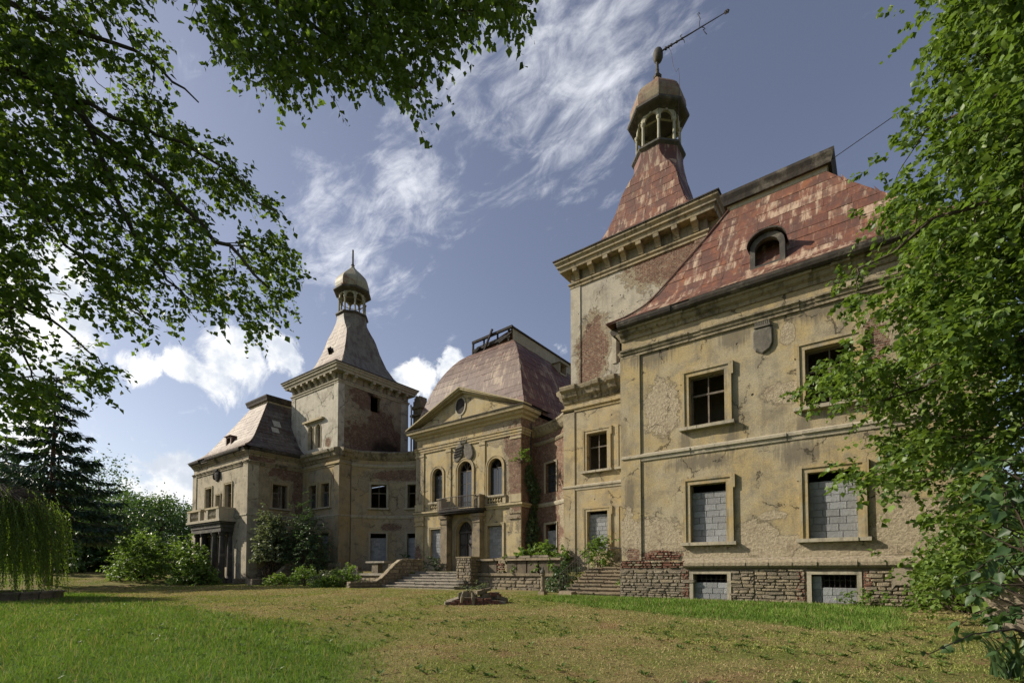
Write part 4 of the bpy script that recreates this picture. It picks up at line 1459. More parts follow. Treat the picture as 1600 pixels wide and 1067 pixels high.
# pavilion mansards
prof = interp([(0, 12.19), (.125, 12.5), (.25, 12.92), (.371, 13.5), (.44, 13.98), (.605, 15.12), (.774, 16.3), (1, 17.95)])
EX0, EX1, EY0, EY1 = XI - .5, XO + .5, YP - .5, YB + .5
PX0, PX1, PY0, PY1 = -5.49, -1.70, 23.83, YB - 4
SL = [0, .07, .14, .21, .28, .35, .42, .49, .56, .63, .70, .78, .86, .93, 1.0]
px_l = lambda s_: EX0 + (PX0 - EX0) * s_
px_r = lambda s_: EX1 + (PX1 - EX1) * s_
py_f = lambda s_: EY0 + (PY0 - EY0) * s_
py_b = lambda s_: EY1 + (PY1 - EY1) * s_
rings = [[(px_l(s_), py_f(s_), prof(s_)), (px_r(s_), py_f(s_), prof(s_)), (px_r(s_), py_b(s_), prof(s_)), (px_l(s_), py_b(s_), prof(s_))] for s_ in SL]
roofR = ring_roof('roof', rings, 'rust_side', label='red rusty mansard roof of big sheets nearest the large tree')
S_rows = [0.0, .085, .17, .255, .335, .41, .48, .55, .62, .69, .76, .835, .91, 1.0]
sheet_rows(lambda p: (p.x, p.y, p.z), px_l, px_r, py_f, prof, S_rows, .80, roofR, 'rust')
roofL = ring_roof('roof', rings, 'slate', True, label='far pavilion mansard roof, tan in front and dark torn sheets on its side')
tan = MB(True)
sheet_rows(lambda p: (p.x, p.y, p.z), px_l, px_r, py_f, prof, [k / 18 for k in range(19)], .62, joined=tan)
tag(tan.build('roof_sheets', 'tan', roofL), kind='stuff')
dk = MB(True)
# the visible (inner) side slope of the far pavilion roof: long torn courses
Tside = lambda p: (p.y - 0, p.x, p.z)
def side_skip(x, i):
    return (24.0 < x < 27.5 and i in (7, 8) and random.random() < .55) or random.random() < .03
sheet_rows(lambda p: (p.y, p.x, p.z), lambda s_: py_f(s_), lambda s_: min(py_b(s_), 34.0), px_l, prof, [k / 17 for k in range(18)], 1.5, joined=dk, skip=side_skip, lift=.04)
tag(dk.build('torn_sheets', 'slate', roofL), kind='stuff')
mb = MB(True)
for (yy, s_, wv, hv) in ((23.55, .60, .75, .10), (23.2, .50, .7, .08)):
    x0, x1 = px_l(s_), px_l(s_ + hv)
    mb.face([(x0 - .09, yy, prof(s_) + .05), (x0 - .09, yy + wv, prof(s_) + .05), (x1 - .09, yy + wv, prof(s_ + hv) + .05), (x1 - .09, yy, prof(s_ + hv) + .05)])
mb.build('bare_tin_patch', 'wood_pale', roofL)
for mm, rf, fm_, tm in ((False, roofR, 'rust', 'plat'), (True, roofL, 'tan', 'plat')):
    pp = [(PX0, PY0), (PX1, PY0), (PX1, PY1), (PX0, PY1)]
    mb = MB(mm)
    mb.sweep(pp, [(.02, 17.85), (.06, 17.9), (.06, 18.06), (.14, 18.1)], closed=True)
    mb.build('ridge_skirt', 'plat', rf)
    mb = MB(mm)
    mb.sweep(pp, [(.10, 18.08), (.22, 18.10), (.26, 18.3), (.34, 18.5), (.34, 18.62), (-.4, 18.66)], closed=True)
    mb.face([(PX0, PY0, 18.62), (PX1, PY0, 18.62), (PX1, PY1, 18.62), (PX0, PY1, 18.62)])
    mb.build('ridge_fascia', 'cornice_dark', rf)
# hip flashing on the far pavilion, seen against the dark side
mb = MB(True)
hp = [(px_l(s_) - .03, py_f(s_) - .03, prof(s_) + .05) for s_ in SL]
mb.tube(hp, .06, 5)
mb.build('hip_flashing', 'tan', roofL)
mb = MB()
hp = [(px_l(s_) - .02, py_f(s_) - .03, prof(s_) + .04) for s_ in SL]
mb.tube(hp, .045, 5)
mb.build('hip_flashing', 'rust_side', roofR)


def dormer(parent, cx, mm, wd, z0, zt, yb, mat, arched=True):
    # face plane at yb, cheeks run back into the slope
    d = empty('dormer', (mirx(cx) if mm else cx, yb, z0), parent=parent)
    hw = wd / 2
    N = 10
    outer = [(-hw, 0)] + [(-hw * math.cos(math.pi * k / N), (zt - z0) * .62 + (zt - z0) * .38 * math.sin(math.pi * k / N)) for k in range(N + 1)] + [(hw, 0)]
    if not arched:
        outer = [(-hw, 0), (-hw, zt - z0), (hw, zt - z0), (hw, 0)]
    inn = [(x * .70, .16 + z * .74) for x, z in outer]
    dep = 2.4
    fr = MB(mm)
    n = len(outer)
    P = lambda q, y: (cx + q[0], y, z0 + q[1])
    for k in range(n - 1):
        fr.face([P(outer[k], yb), P(inn[k], yb), P(inn[k + 1], yb), P(outer[k + 1], yb)])
        fr.face([P(inn[k], yb), P(inn[k], yb + .25), P(inn[k + 1], yb + .25), P(inn[k + 1], yb)])
    fr.face([P(outer[0], yb), P(outer[-1], yb), P(inn[-1], yb), P(inn[0], yb)])
    fr.face([P(inn[0], yb), P(inn[-1], yb), P(inn[-1], yb + .25), P(inn[0], yb + .25)])
    fr.build('dormer_front', mat, d)
    hd = MB(mm)
    big = [(x * 1.12, z + .05) for x, z in outer][1:-1] if arched else [(-hw * 1.1, zt - z0 + .02), (hw * 1.1, zt - z0 + .02)]
    for k in range(len(big) - 1):
        a, b = big[k], big[k + 1]
        a2, b2 = (a[0], a[1] + .06), (b[0], b[1] + .06)
        hd.hexa([P(a, yb - .18), P(b, yb - .18), P(b, yb + dep), P(a, yb + dep), P(a2, yb - .18), P(b2, yb - .18), P(b2, yb + dep), P(a2, yb + dep)])
    hd.build('dormer_hood', 'cornice_dark' if arched else 'rust_side', d)
    ck = MB(mm)
    for s_ in (-1, 1):
        top = outer[1] if s_ < 0 else outer[-2]
        ck.face([P((s_ * hw, 0), yb), P((s_ * hw, 0), yb + dep), P((s_ * hw, top[1]), yb + dep), P((s_ * hw, top[1]), yb)])
    ck.build('dormer_cheek', mat, d)
    bk = MB(mm)
    bk.face([P((-hw, 0), yb + .9), P((hw, 0), yb + .9), P((hw, zt - z0), yb + .9), P((-hw, zt - z0), yb + .9)])
    bk.build('dormer_inside', 'char', d)
    return d


dormer(roofR, -3.50, False, 1.25, 13.12, 14.50, 21.05, 'darktrim')
dormer(roofL, mirx(-51.6), True, 1.2, 13.2, 14.35, 21.3, 'rust_side', arched=False)

# spires
SPIRE = [(20.02, 4.35), (20.25, 3.75), (20.6, 3.35), (21.0, 3.03), (22.0, 2.5), (23.4, 2.02), (24.6, 1.72), (25.4, 1.52), (26.1, 1.42), (26.6, 1.38), (27.05, 1.38)]
hz = interp(SPIRE)
cz = lambda z: hz(z) * (.02 + .566 * float(smooth01((z - 24.6) / 2.2)))
TCX, TCY = (TX0 + TX1) / 2, (TY0 + TY1) / 2


def oct_ring(cx, cy, z):
    h, c = hz(z), cz(z)
    q = h - c
    return [(cx + x, cy + y, z) for x, y in ((-q, -h), (q, -h), (h, -q), (h, q), (q, h), (-q, h), (-h, q), (-h, -q))]


for mm in (False, True):
    zs = [20.02, 20.25, 20.6, 21, 21.5, 22, 22.6, 23.4, 24.0, 24.6, 25.0, 25.4, 25.8, 26.2, 26.6, 27.05]
    sp_o = ring_roof('spire', [oct_ring(TCX, TCY, z) for z in zs], 'rust_side' if not mm else 'greysheet', mm,
                     label=('rusty red sheet spire of the nearer tower' if not mm else 'grey and tan spire of the farther tower'))
    zz = [20.1, 20.6, 21.15, 21.7, 22.25, 22.8, 23.35, 23.9, 24.45, 25.0, 25.55]
    xl_ = lambda z: -(hz(z) - cz(z))
    xr_ = lambda z: (hz(z) - cz(z))
    yf_ = lambda z: -hz(z)
    if not mm:
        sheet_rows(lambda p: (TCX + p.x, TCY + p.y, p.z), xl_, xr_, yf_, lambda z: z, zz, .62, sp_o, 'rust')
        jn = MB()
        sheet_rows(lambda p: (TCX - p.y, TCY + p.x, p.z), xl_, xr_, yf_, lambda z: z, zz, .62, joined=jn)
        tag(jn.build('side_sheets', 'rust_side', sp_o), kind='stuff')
    else:
        jn = MB(True)
        sheet_rows(lambda p: (TCX + p.x, TCY + p.y, p.z), xl_, xr_, yf_, lambda z: z, [20.1 + .46 * k for k in range(14)], .62, joined=jn)
        tag(jn.build('front_sheets', 'tan', sp_o), kind='stuff')
        mb = MB(True)
        y0 = TCY - hz(22.9)
        q = [(TCX + .55, y0 - .02, 22.5), (TCX - .25, y0 - .02, 22.75), (TCX + .35, y0 + .05, 23.5)]
        ap = (TCX + .2, y0 - .45, 23.1)
        mb.face([q[0], q[1], (TCX + .1, y0 - .3, 22.7)])
        mb.face([q[1], q[2], ap])
        mb.face([q[2], q[0], ap])
        mb.face([(q[0][0] - .05, q[0][1] - .03, q[0][2] + .03), (q[1][0], q[1][1] - .03, q[1][2] + .03), (q[2][0], q[2][1] - .03, q[2][2])])
        mb.build('spire_hatch', 'char', sp_o)
    # lantern
    lx, ly = (mirx(TCX) if mm else TCX), TCY
    la = empty('lantern', (lx, ly, 27.0), parent=PAL, label=('octagonal belfry under the bent rod' if not mm else 'octagonal belfry with an onion cap and short spike'))
    a8 = math.pi / 8
    k8 = 1 / math.cos(a8)
    mb = MB()
    mb.lathe([(1.36 * k8, 26.95), (1.44 * k8, 27.02), (1.53 * k8, 27.10), (1.53 * k8, 27.22), (1.4 * k8, 27.28)], 8, (lx, ly, 0), a8)
    mb.build('ledge', 'darktrim', la)
    ap8 = 1.20
    for k in range(8):
        an = 2 * math.pi * k / 8 + a8
        c_, s_ = math.cos(an) * ap8 * k8, math.sin(an) * ap8 * k8
        mb = MB()
        mb.lathe([(.14, 27.26), (.14, 27.38), (.10, 27.43), (.088, 28.1), (.085, 28.65), (.12, 28.70), (.145, 28.78), (.145, 28.86)], 10, (lx + c_, ly + s_, 0))
        mb.build('column', 'copper_pale', la)
        # arched panel of each face
        an2 = 2 * math.pi * k / 8
        nx, ny = math.cos(an2), math.sin(an2)
        tx, ty = -ny, nx
        hwid = ap8 * math.tan(a8)
        fm_ = lambda u, v, d, nx=nx, ny=ny, tx=tx, ty=ty: (lx + tx * u + nx * (ap8 + .03 - d), ly + ty * u + ny * (ap8 + .03 - d), v)
        mb = MB()
        mb.wall(fm_, -hwid, hwid, 28.70, 29.40, [(-.38, .38, 28.69, 29.27, True)], depth=.14)
        mb.wall(lambda u, v, d, fm_=fm_: fm_(u, v, .14 - d), -hwid + .03, hwid - .03, 28.70, 29.40, [(-.38, .38, 28.69, 29.27, True)], depth=.0)
        mb.build('arch', 'copper_pale', la)
        mb = MB()
        mb.ubox(fm_, -.07, .07, 29.23, 29.38, -.05, 0)
        mb.build('keystone', 'copper_pale', la)
    mb = MB()
    mb.lathe([(1.24 * k8, 29.34), (1.34 * k8, 29.40), (1.58 * k8, 29.46), (1.70 * k8, 29.52), (1.76 * k8, 29.59), (1.76 * k8, 29.71), (1.5 * k8, 29.80)], 8, (lx, ly, 0), a8)
    mb.build('eaves', 'darktrim', la)
    mb = MB()
    mb.lathe([(1.48 * k8, 29.76), (1.56 * k8, 30.0), (1.60 * k8, 30.32), (1.56 * k8, 30.66), (1.42 * k8, 30.98), (1.18 * k8, 31.30), (.85 * k8, 31.68), (.50 * k8, 32.05), (.26 * k8, 32.32), (.16 * k8, 32.55), (.12 * k8, 32.7)], 8, (lx, ly, 0), a8)
    mb.build('onion_cap', 'copper' if mm else 'cap_rust', la)
    mb = MB()
    mb.lathe([(1.0, 27.2), (1.0, 27.3)], 8, (lx, ly, 0), a8)
    mb.build('belfry_floor', 'char', la)
    if mm:
        mb = MB()
        mb.lathe([(.16, 32.6), (.2, 32.66), (.12, 32.8), (.09, 33.0), (.085, 34.3), (.05, 34.36)], 8, (lx, ly, 0))
        mb.build('spike', 'darktrim', la)
    else:
        mb = MB()
        mb.lathe([(.24, 32.5), (.28, 32.62), (.14, 32.75), (.11, 33.0), (.13, 33.05), (.10, 33.12), (.10, 33.6)], 8, (lx, ly, 0))
        mb.build('stem', 'darktrim', la)
        mb = MB()
        mb.lathe([(.05, -.46), (.22, -.38), (.31, -.15), (.32, .1), (.25, .33), (.08, .45)], 10, (lx + .06, ly, 34.0))
        mb.build('ball', 'darktrim', la, smooth=True)
        A = at(1034, 80, 31.1)
        B = at(1140, 16, 31.1)
        mb = MB()
        mb.tube([A, A + (B - A) * .4, B], [.05, .04, .022], 6)
        D_ = (B - A) / np.linalg.norm(B - A)
        for q, r_ in ((.06, .10), (.10, .085), (.14, .09), (.22, .075), (.30, .07), (.94, .10), (.97, .11)):
            c = A + (B - A) * q
            mb.tube([c - D_ * .04, c + D_ * .04], r_, 6)
        mb.build('bent_rod', 'iron', la)
        for q, pts in ((.56, [(0, .0), (-.02, .35), (.04, .60), (-.05, .80), (-.12, .92), (-.04, 1.02), (.02, .92)]), (.58, [(0, 0), (.18, -.02), (.25, -.12), (.13, -.16), (.22, -.32), (.36, -.48)]),
                       (.29, [(0, 0), (.0, .1), (-.08, .2), (.04, .28)]), (.30, [(0, 0), (.12, -.1), (.14, -.28)])):
            c = A + (B - A) * q
            mb = MB()
            mb.tube([c + RT * x * 1.0 + np.array([0, 0, 1]) * z for x, z in pts], .022, 5)
            mb.build('wrought_curl', 'iron', la)
        c0 = A + (B - A) * .10
        mb = MB()
        wire = [c0 + np.array([0.10 * k + .05 * math.sin(k * 1.3), -.1 * k * .3, -.42 * k]) for k in range(6)]
        wire += [np.array([lx + 1.65 + .05 * math.sin(k), ly - .9, 31.4 - .62 * k]) for k in range(8)]
        mb.tube(wire, .012, 4)
        mb.build('loose_wire', 'iron', la)

# centre dome
CE = .35
dprof = interp([(0, 13.36), (.03, 13.9), (.08, 14.6), (.14, 15.3), (.22, 16.3), (.30, 17.2), (.40, 18.1), (.50, 18.8), (.62, 19.5), (.75, 20.1), (.88, 20.5), (1.0, 20.8)])
DX0, DX1, DY0, DY1 = CX0 - CE, CX1 + CE, YC - .1, 46.3
QX0, QX1, QY0, QY1 = AX - 2.07, AX + 2.07, 32.74, 42.7
dxl = lambda s_: DX0 + (QX0 - DX0) * s_
dxr = lambda s_: DX1 + (QX1 - DX1) * s_
dyf = lambda s_: DY0 + (QY0 - DY0) * s_
dyb = lambda s_: DY1 + (QY1 - DY1) * s_
ds = [0, .03, .08, .14, .22, .30, .40, .50, .62, .75, .88, 1.0]
dome = ring_roof('dome_roof', [[(dxl(s_), dyf(s_), dprof(s_)), (dxr(s_), dyf(s_), dprof(s_)), (dxr(s_), dyb(s_), dprof(s_)), (dxl(s_), dyb(s_), dprof(s_))] for s_ in ds], 'rust_side',
                 label='bulging square dome of mauve and rusty sheets behind the pediment')
drows = [.06, .10, .145, .195, .25, .31, .375, .45, .53, .62, .72, .85, 1.0]
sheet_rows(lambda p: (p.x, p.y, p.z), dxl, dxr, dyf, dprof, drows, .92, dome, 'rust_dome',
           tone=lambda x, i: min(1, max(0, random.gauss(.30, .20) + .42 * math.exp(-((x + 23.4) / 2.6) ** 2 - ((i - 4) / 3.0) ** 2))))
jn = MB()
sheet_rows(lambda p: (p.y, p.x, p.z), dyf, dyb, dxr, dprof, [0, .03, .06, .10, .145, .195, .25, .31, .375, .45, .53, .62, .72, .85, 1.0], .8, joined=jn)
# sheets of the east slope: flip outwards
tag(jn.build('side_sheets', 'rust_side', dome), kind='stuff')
mb = MB()
mb.wall(lambda u, v, d: (QX1 + .12 - d, u, v), QY0, QY1, 20.72, 21.82)
mb.face([(QX0, QY0 + 1.2, 21.8), (QX1 + .12, QY0, 21.8), (QX1 + .12, QY1, 21.8), (QX0, QY1, 21.8)])
mb.face([(QX0, QY0 + 1.2, 20.7), (QX0, QY1, 20.7), (QX0, QY1, 21.8), (QX0, QY0 + 1.2, 21.8)])
mb.build('ridge_platform', 'plat', dome)
mb = MB()
mb.box(QX1 - .1, QX1 + .24, QY0 - .1, QY1, 21.82, 21.95)
mb.build('ridge_capping', 'cornice_dark', dome)
beams = [((QX0 - .2, QY0 - .15, 21.72), (QX1 + .2, QY0 - .12, 21.92), .2), ((QX0 - .1, QY0 - .1, 20.95), (QX1 - .1, QY0, 21.2), .22), ((QX0 + .2, QY0, 21.2), (QX1, QY0, 21.4), .12),
         ((QX0 - .15, QY0 - .15, 20.7), (QX0 - .1, QY0 - .15, 21.75), .14), ((QX0 + 1.1, QY0 - .3, 20.2), (QX0 + 2.3, QY0 - .35, 22.2), .14), ((QX0 - .6, QY0 - .5, 19.7), (QX0 + .7, QY0 - .2, 21.1), .16),
         ((QX1 - .3, QY0, 20.8), (QX1 - .3, QY0, 21.85), .14), ((QX0 + 1.0, QY0, 20.75), (QX0 + 1.05, QY0, 21.8), .12), ((QX0 + 2.6, QY0, 20.75), (QX0 + 2.6, QY0, 21.8), .12),
         ((QX0, QY0 + .1, 20.8), (QX0 + 1.4, QY0 + .8, 21.6), .12), ((QX1 - 1.3, QY0 - .1, 20.9), (QX1 + .1, QY0 - .1, 21.45), .12)]
for a, b, wd in beams:
    mb = MB()
    mb.bar(a, b, wd)
    mb.build('charred_beam', 'char', dome)
# small hatch dormer on the side of the dome
mb = MB()
sD = .60
xD, zD = dxr(.56), dprof(.56)
mb.box(xD - 1.2, xD + .28, 37.2, 37.3, zD - .2, zD + .75)
mb.box(xD - 1.2, xD + .28, 38.3, 38.4, zD - .2, zD + .75)
mb.box(xD - 1.3, xD + .42, 37.05, 38.55, zD + .75, zD + .83)
mb.box(xD - 1.0, xD + .26, 37.3, 38.3, zD - .25, zD - .1)
mb.build('roof_hatch', 'plat', dome)
mb = MB()
mb.box(xD - .9, xD - .3, 37.3, 38.3, zD - .1, zD + .75)
mb.build('hatch_inside', 'char', dome)

# --- crests
def shield(cx, cz_, y, w_, h_, mat, crown=True):
    o = MB()
    out_ = [(-.5, .42), (-.42, .5), (.42, .5), (.5, .42), (.5, -.18), (.36, -.38), (0, -.52), (-.36, -.38), (-.5, -.18)]
    F = [(cx + x * w_ * .88, y - .10, cz_ + z * h_ * .9) for x, z in out_]
    E_ = [(cx + x * w_, y - .06, cz_ + z * h_) for x, z in out_]
    B = [(cx + x * w_, y, cz_ + z * h_) for x, z in out_]
    o.face(F[::-1])
    n = len(out_)
    for k in range(n):
        j = (k + 1) % n
        o.face([E_[k], E_[j], F[j], F[k]])
        o.face([B[k], B[j], E_[j], E_[k]])
    return o


cr = shield(-3.58, 9.90, YP, .70, .98, 'crest')
co = cr.build('crest', 'crest', PAL, label='grey stone shield with a low crown between the upper windows')
mb = MB()
mb.box(-3.86, -3.30, YP - .14, YP, 10.40, 10.48)
for k in range(8):
    x = -3.81 + k * .066
    mb.box(x - .02, x + .02, YP - .14, YP - .02, 10.48, 10.60)
mb.build('crown', 'crest', co)
mb = MB()
mb.lathe([(.05, -.5), (.32, -.42), (.5, -.1), (.55, .2), (.4, .5), (.1, .6)], 10, (-51.4, YP - .02, 10.25), 0, 1.1, .38)
mb.box(-51.75, -51.05, YP - .26, YP, 10.72, 10.9)
cl_ = mb.build('crest', 'char', PAL, label='blackened cartouche over the far balcony')
for s_ in (-1, 1):
    mb = MB()
    mb.lathe([(.04, -.4), (.14, -.3), (.18, 0), (.1, .32)], 8, (-51.4 + s_ * .5, YP - .1, 10.35))
    mb.build('scroll', 'char', cl_)
mb = MB()
def oval(cx, cz_, rx, rz, tilt, y0, y1, o):
    N = 18
    P = []
    for k in range(N):
        a = 2 * math.pi * k / N
        x, z = rx * math.cos(a), rz * math.sin(a)
        P.append((cx + x * math.cos(tilt) - z * math.sin(tilt), cz_ + x * math.sin(tilt) + z * math.cos(tilt)))
    F = [(cx + (p[0] - cx) * .86, y1, cz_ + (p[1] - cz_) * .86) for p in P]
    E_ = [(p[0], y1 + .04, p[1]) for p in P]
    B = [(p[0], y0, p[1]) for p in P]
    o.face(F)
    for k in range(N):
        j = (k + 1) % N
        o.face([E_[k], E_[j], F[j], F[k]])
        o.face([B[k], B[j], E_[j], E_[k]])
oval(-27.82, 10.62 + .15, .48, .78, R(-22), YC, YC - .16, mb)
cc = mb.build('crest', 'crest', PAL, label='striped oval shield of the twin crest under the pediment')
mb = MB()
for k in range(4):
    mb.bar((-28.25 + .02 * k, YC - .19, 10.45 + .22 * k), (-27.55 + .1 * k, YC - .19, 10.55 + .22 * k), .07)
mb.build('stripe', 'char', cc)
mb = MB()
oval(-26.72, 10.78, .48, .74, R(22), YC, YC - .15, mb)
mb.build('crest', 'crest', PAL, label='plain oval shield of the twin crest under the pediment')
mb = MB()
mb.box(-27.6, -26.95, YC - .2, YC, 11.5, 11.6)
for k in range(5):
    x = -27.58 + k * .15
    mb.hexa([(x - .05, YC - .18, 11.6), (x + .05, YC - .18, 11.6), (x + .05, YC - .05, 11.6), (x - .05, YC - .05, 11.6), (x - .02 + (k - 2) * .05, YC - .2, 11.95), (x + .02 + (k - 2) * .05, YC - .2, 11.95), (x + .02 + (k - 2) * .05, YC - .1, 11.95), (x - .02 + (k - 2) * .05, YC - .1, 11.95)])
mb.build('crown', 'crest', cc)

# --- portal and iron balcony of the centre
po_ = empty('portal', (AX, YC, 1.1), parent=PAL)
mb = MB()
r = .95
sp_z = 5.16 - .865
uc = -27.185
for k in range(14):
    t0, t1 = math.pi * k / 14, math.pi * (k + 1) / 14
    f_ = lambda t_, rr, y: (uc - rr * math.cos(t_), y, sp_z + rr * math.sin(t_))
    for (i0, i1, pr) in ((.865, 1.0, .08), (1.0, 1.14, .13)):
        mb.face([f_(t0, i0, YC - pr), f_(t1, i0, YC - pr), f_(t1, i1, YC - pr), f_(t0, i1, YC - pr)])
        mb.face([f_(t0, i1, YC - pr), f_(t1, i1, YC - pr), f_(t1, i1, YC), f_(t0, i1, YC)])
        mb.face([f_(t0, i0, YC), f_(t1, i0, YC), f_(t1, i0, YC - pr), f_(t0, i0, YC - pr)])
for s_ in (-1, 1):
    for (i0, i1, pr) in ((.865, 1.0, .08), (1.0, 1.14, .13)):
        a, b = sorted((uc + s_ * i0, uc + s_ * i1))
        mb.box(a, b, YC - pr, YC, 1.1, sp_z)
mb.build('arch_surround', 'sandstone', po_)
for s_ in (-1, 1):
    mb = MB()
    x = uc + s_ * 1.78
    mb.box(x - .42, x + .42, YC - .72, YC, 1.1, 1.75)
    mb.box(x - .36, x + .36, YC - .62, YC, 1.75, 4.95)
    mb.box(x - .40, x + .40, YC - .68, YC, 4.95, 5.1)
    mb.box(x - .38, x + .38, YC - .66, YC, 5.1, 5.4)
    mb.box(x - .46, x + .46, YC - .76, YC, 5.4, 5.62)
    mb.build('portal_pier', 'sandstone', po_)
dr = MB()
dr.box(uc - .86, uc + .86, YC + .32, YC + .4, 1.12, sp_z)
for k in range(14):
    t0, t1 = math.pi * k / 14, math.pi * (k + 1) / 14
    dr.face([(uc, YC + .33, sp_z), (uc - .86 * math.cos(t0), YC + .33, sp_z + .86 * math.sin(t0)), (uc - .86 * math.cos(t1), YC + .33, sp_z + .86 * math.sin(t1))])
do = dr.build('door', 'char', PAL, label='black arched entrance door under the iron balcony')
mb = MB()
for s_ in (-1, 1):
    for (z0, z1) in ((1.35, 2.1), (2.25, 3.2), (3.35, 4.15)):
        a, b = sorted((uc + s_ * .12, uc + s_ * .74))
        mb.box(a, b, YC + .27, YC + .322, z0, z1)
        mb.box(a + .08, b - .08, YC + .25, YC + .271, z0 + .08, z1 - .08)
mb.box(uc - .05, uc + .05, YC + .24, YC + .32, 1.12, sp_z)
mb.box(uc - .86, uc + .86, YC + .22, YC + .32, sp_z - .08, sp_z + .06)
for an in (35, 65, 90, 115, 145):
    mb.bar((uc, YC + .28, sp_z), (uc - .84 * math.cos(R(an)), YC + .28, sp_z + .84 * math.sin(R(an))), .05)
for k in range(3):
    mb.bar((uc - .5 + .5 * k, YC + .2, 3.0), (uc - .25 + .25 * k, YC + .2, 3.3), .04)
mb.build('door_panel', 'iron', do)
ba = empty('balcony', (uc, YC, 5.6), parent=PAL)
mb = MB()
Nn = 12
oc1 = [(uc - 2.35, YC)] + [(uc - 2.35 * math.cos(math.pi * k / Nn), YC - .55 - .75 * math.sin(math.pi * k / Nn) ** .8) for k in range(Nn + 1)] + [(uc + 2.35, YC)]
for (z0, z1, sc) in ((5.72, 5.86, .93), (5.86, 6.02, 1.0)):
    A = [(uc + (x - uc) * sc, YC + (y - YC) * sc, z0) for x, y in oc1]
    B = [(p[0], p[1], z1) for p in A]
    mb.face(B)
    mb.face(A[::-1])
    for k in range(len(A) - 1):
        mb.face([A[k], A[k + 1], B[k + 1], B[k]])
mb.build('balcony_slab', 'char', ba)
for s_ in (-1, 1):
    x = uc + s_ * 2.05
    mb = MB()
    mb.box(x - .26, x + .26, YC - .85, YC - .3, 6.02, 6.95)
    mb.box(x - .31, x + .31, YC - .9, YC - .25, 6.95, 7.07)
    mb.build('balcony_pier', 'sandstone', ba)
rl = [(x, y) for x, y in oc1[1:-1]]
rl = [(uc + (x - uc) * .96, YC + (y - YC) * .95) for x, y in rl]
mb = MB()
mb.tube([(x, y, 7.0) for x, y in rl], .03, 5)
mb.tube([(x, y, 6.15) for x, y in rl], .02, 5)
mb.build('handrail', 'iron', ba)
acc = 0
for i in range(len(rl) - 1):
    a, b = np.array(rl[i]), np.array(rl[i + 1])
    n = max(1, int(np.linalg.norm(b - a) / .12))
    for k in range(n):
        p = a + (b - a) * k / n
        mb = MB()
        mb.bar((p[0], p[1], 6.04), (p[0], p[1], 7.0), .022)
        mb.build('railing_bar', 'iron', ba)
# stone parapets under the side windows
for (a, b) in ((-31.4, -29.3), (-25.0, -22.9)):
    mb = MB()
    mb.box(a, b, YC - .13, YC, 6.28, 6.36)
    mb.box(a, b, YC - .17, YC, 6.78, 6.9)
    mb.box(a, a + .3, YC - .12, YC, 6.36, 6.78)
    mb.box(b - .3, b, YC - .12, YC, 6.36, 6.78)
    p_ = mb.build('parapet', 'trim_cream', PAL)
    n = 5
    for k in range(n):
        x = a + .38 + (b - a - .76) * (k + .5) / n
        q = MB()
        q.lathe([(.09, 6.36), (.05, 6.42), (.11, 6.52), (.10, 6.58), (.045, 6.68), (.09, 6.78)], 8, (x, YC - .06, 0))
        q.build('baluster', 'trim_cream', p_)
    q = MB()
    q.box(a + .3, b - .3, YC - .008, YC - .002, 6.36, 6.78)
    q.build('parapet_back', 'char', p_)

# --- columned porch and balcony of the far pavilion
pb = empty('columned_porch', (-51.1, YP, 0), parent=PAL, label='stone porch of columns carrying a balcony on the far pavilion')
for x, y in ((-53.7, 19.55), (-52.2, 19.55), (-49.8, 19.55), (-48.2, 19.55), (-53.7, 20.25), (-48.2, 20.25)):
    mb = MB()
    mb.lathe([(.36, 0), (.36, .5), (.30, .56), (.26, .7), (.25, 2.2), (.21, 4.35), (.26, 4.4), (.32, 4.55), (.32, 4.7)], 14, (x, y, 0))
    mb.build('column', 'char' if x < -50 else 'darktrim', pb)
mb = MB()
mb.box(-54.15, -47.75, 19.22, YP, 4.7, 5.1)
mb.box(-54.25, -47.65, 19.14, YP, 5.1, 5.45)
mb.box(-54.5, -47.4, 18.98, YP, 5.45, 5.62)
mb.build('entablature', 'darktrim', pb)
mb = MB()
mb.box(-54.7, -47.2, 18.86, YP, 5.62, 5.85)
mb.build('balcony_slab', 'trim_grey', pb)
for (x0, x1, y0, y1) in ((-54.5, -53.9, 18.92, 19.3), (-48.05, -47.45, 18.92, 19.3), (-51.9, -51.5, 18.92, 19.26), (-50.2, -49.8, 18.92, 19.26)):
    mb = MB()
    mb.box(x0, x1, y0, y1, 5.85, 6.75)
    mb.build('balcony_pier', 'trim_grey', pb)
for (x0, x1) in ((-53.9, -51.9), (-49.8, -48.05)):
    mb = MB()
    mb.box(x0 - .6, x1 + .6, 18.88, 19.34, 6.75, 6.92)
    mb.build('coping', 'trim_cream', pb)
    for k in range(6):
        x = x0 + (x1 - x0) * (k + .5) / 6
        q = MB()
        q.lathe([(.10, 5.85), (.06, 5.98), (.13, 6.2), (.11, 6.32), (.055, 6.55), (.10, 6.75)], 8, (x, 19.1, 0))
        q.build('baluster', 'trim_grey', pb)
mb = MB()
mb.box(-48.0, -47.5, 19.34, YP, 6.75, 6.92)
mb.box(-47.75, -47.55, 19.3, YP, 5.85, 6.75)
mb.build('side_parapet', 'trim_grey', pb)

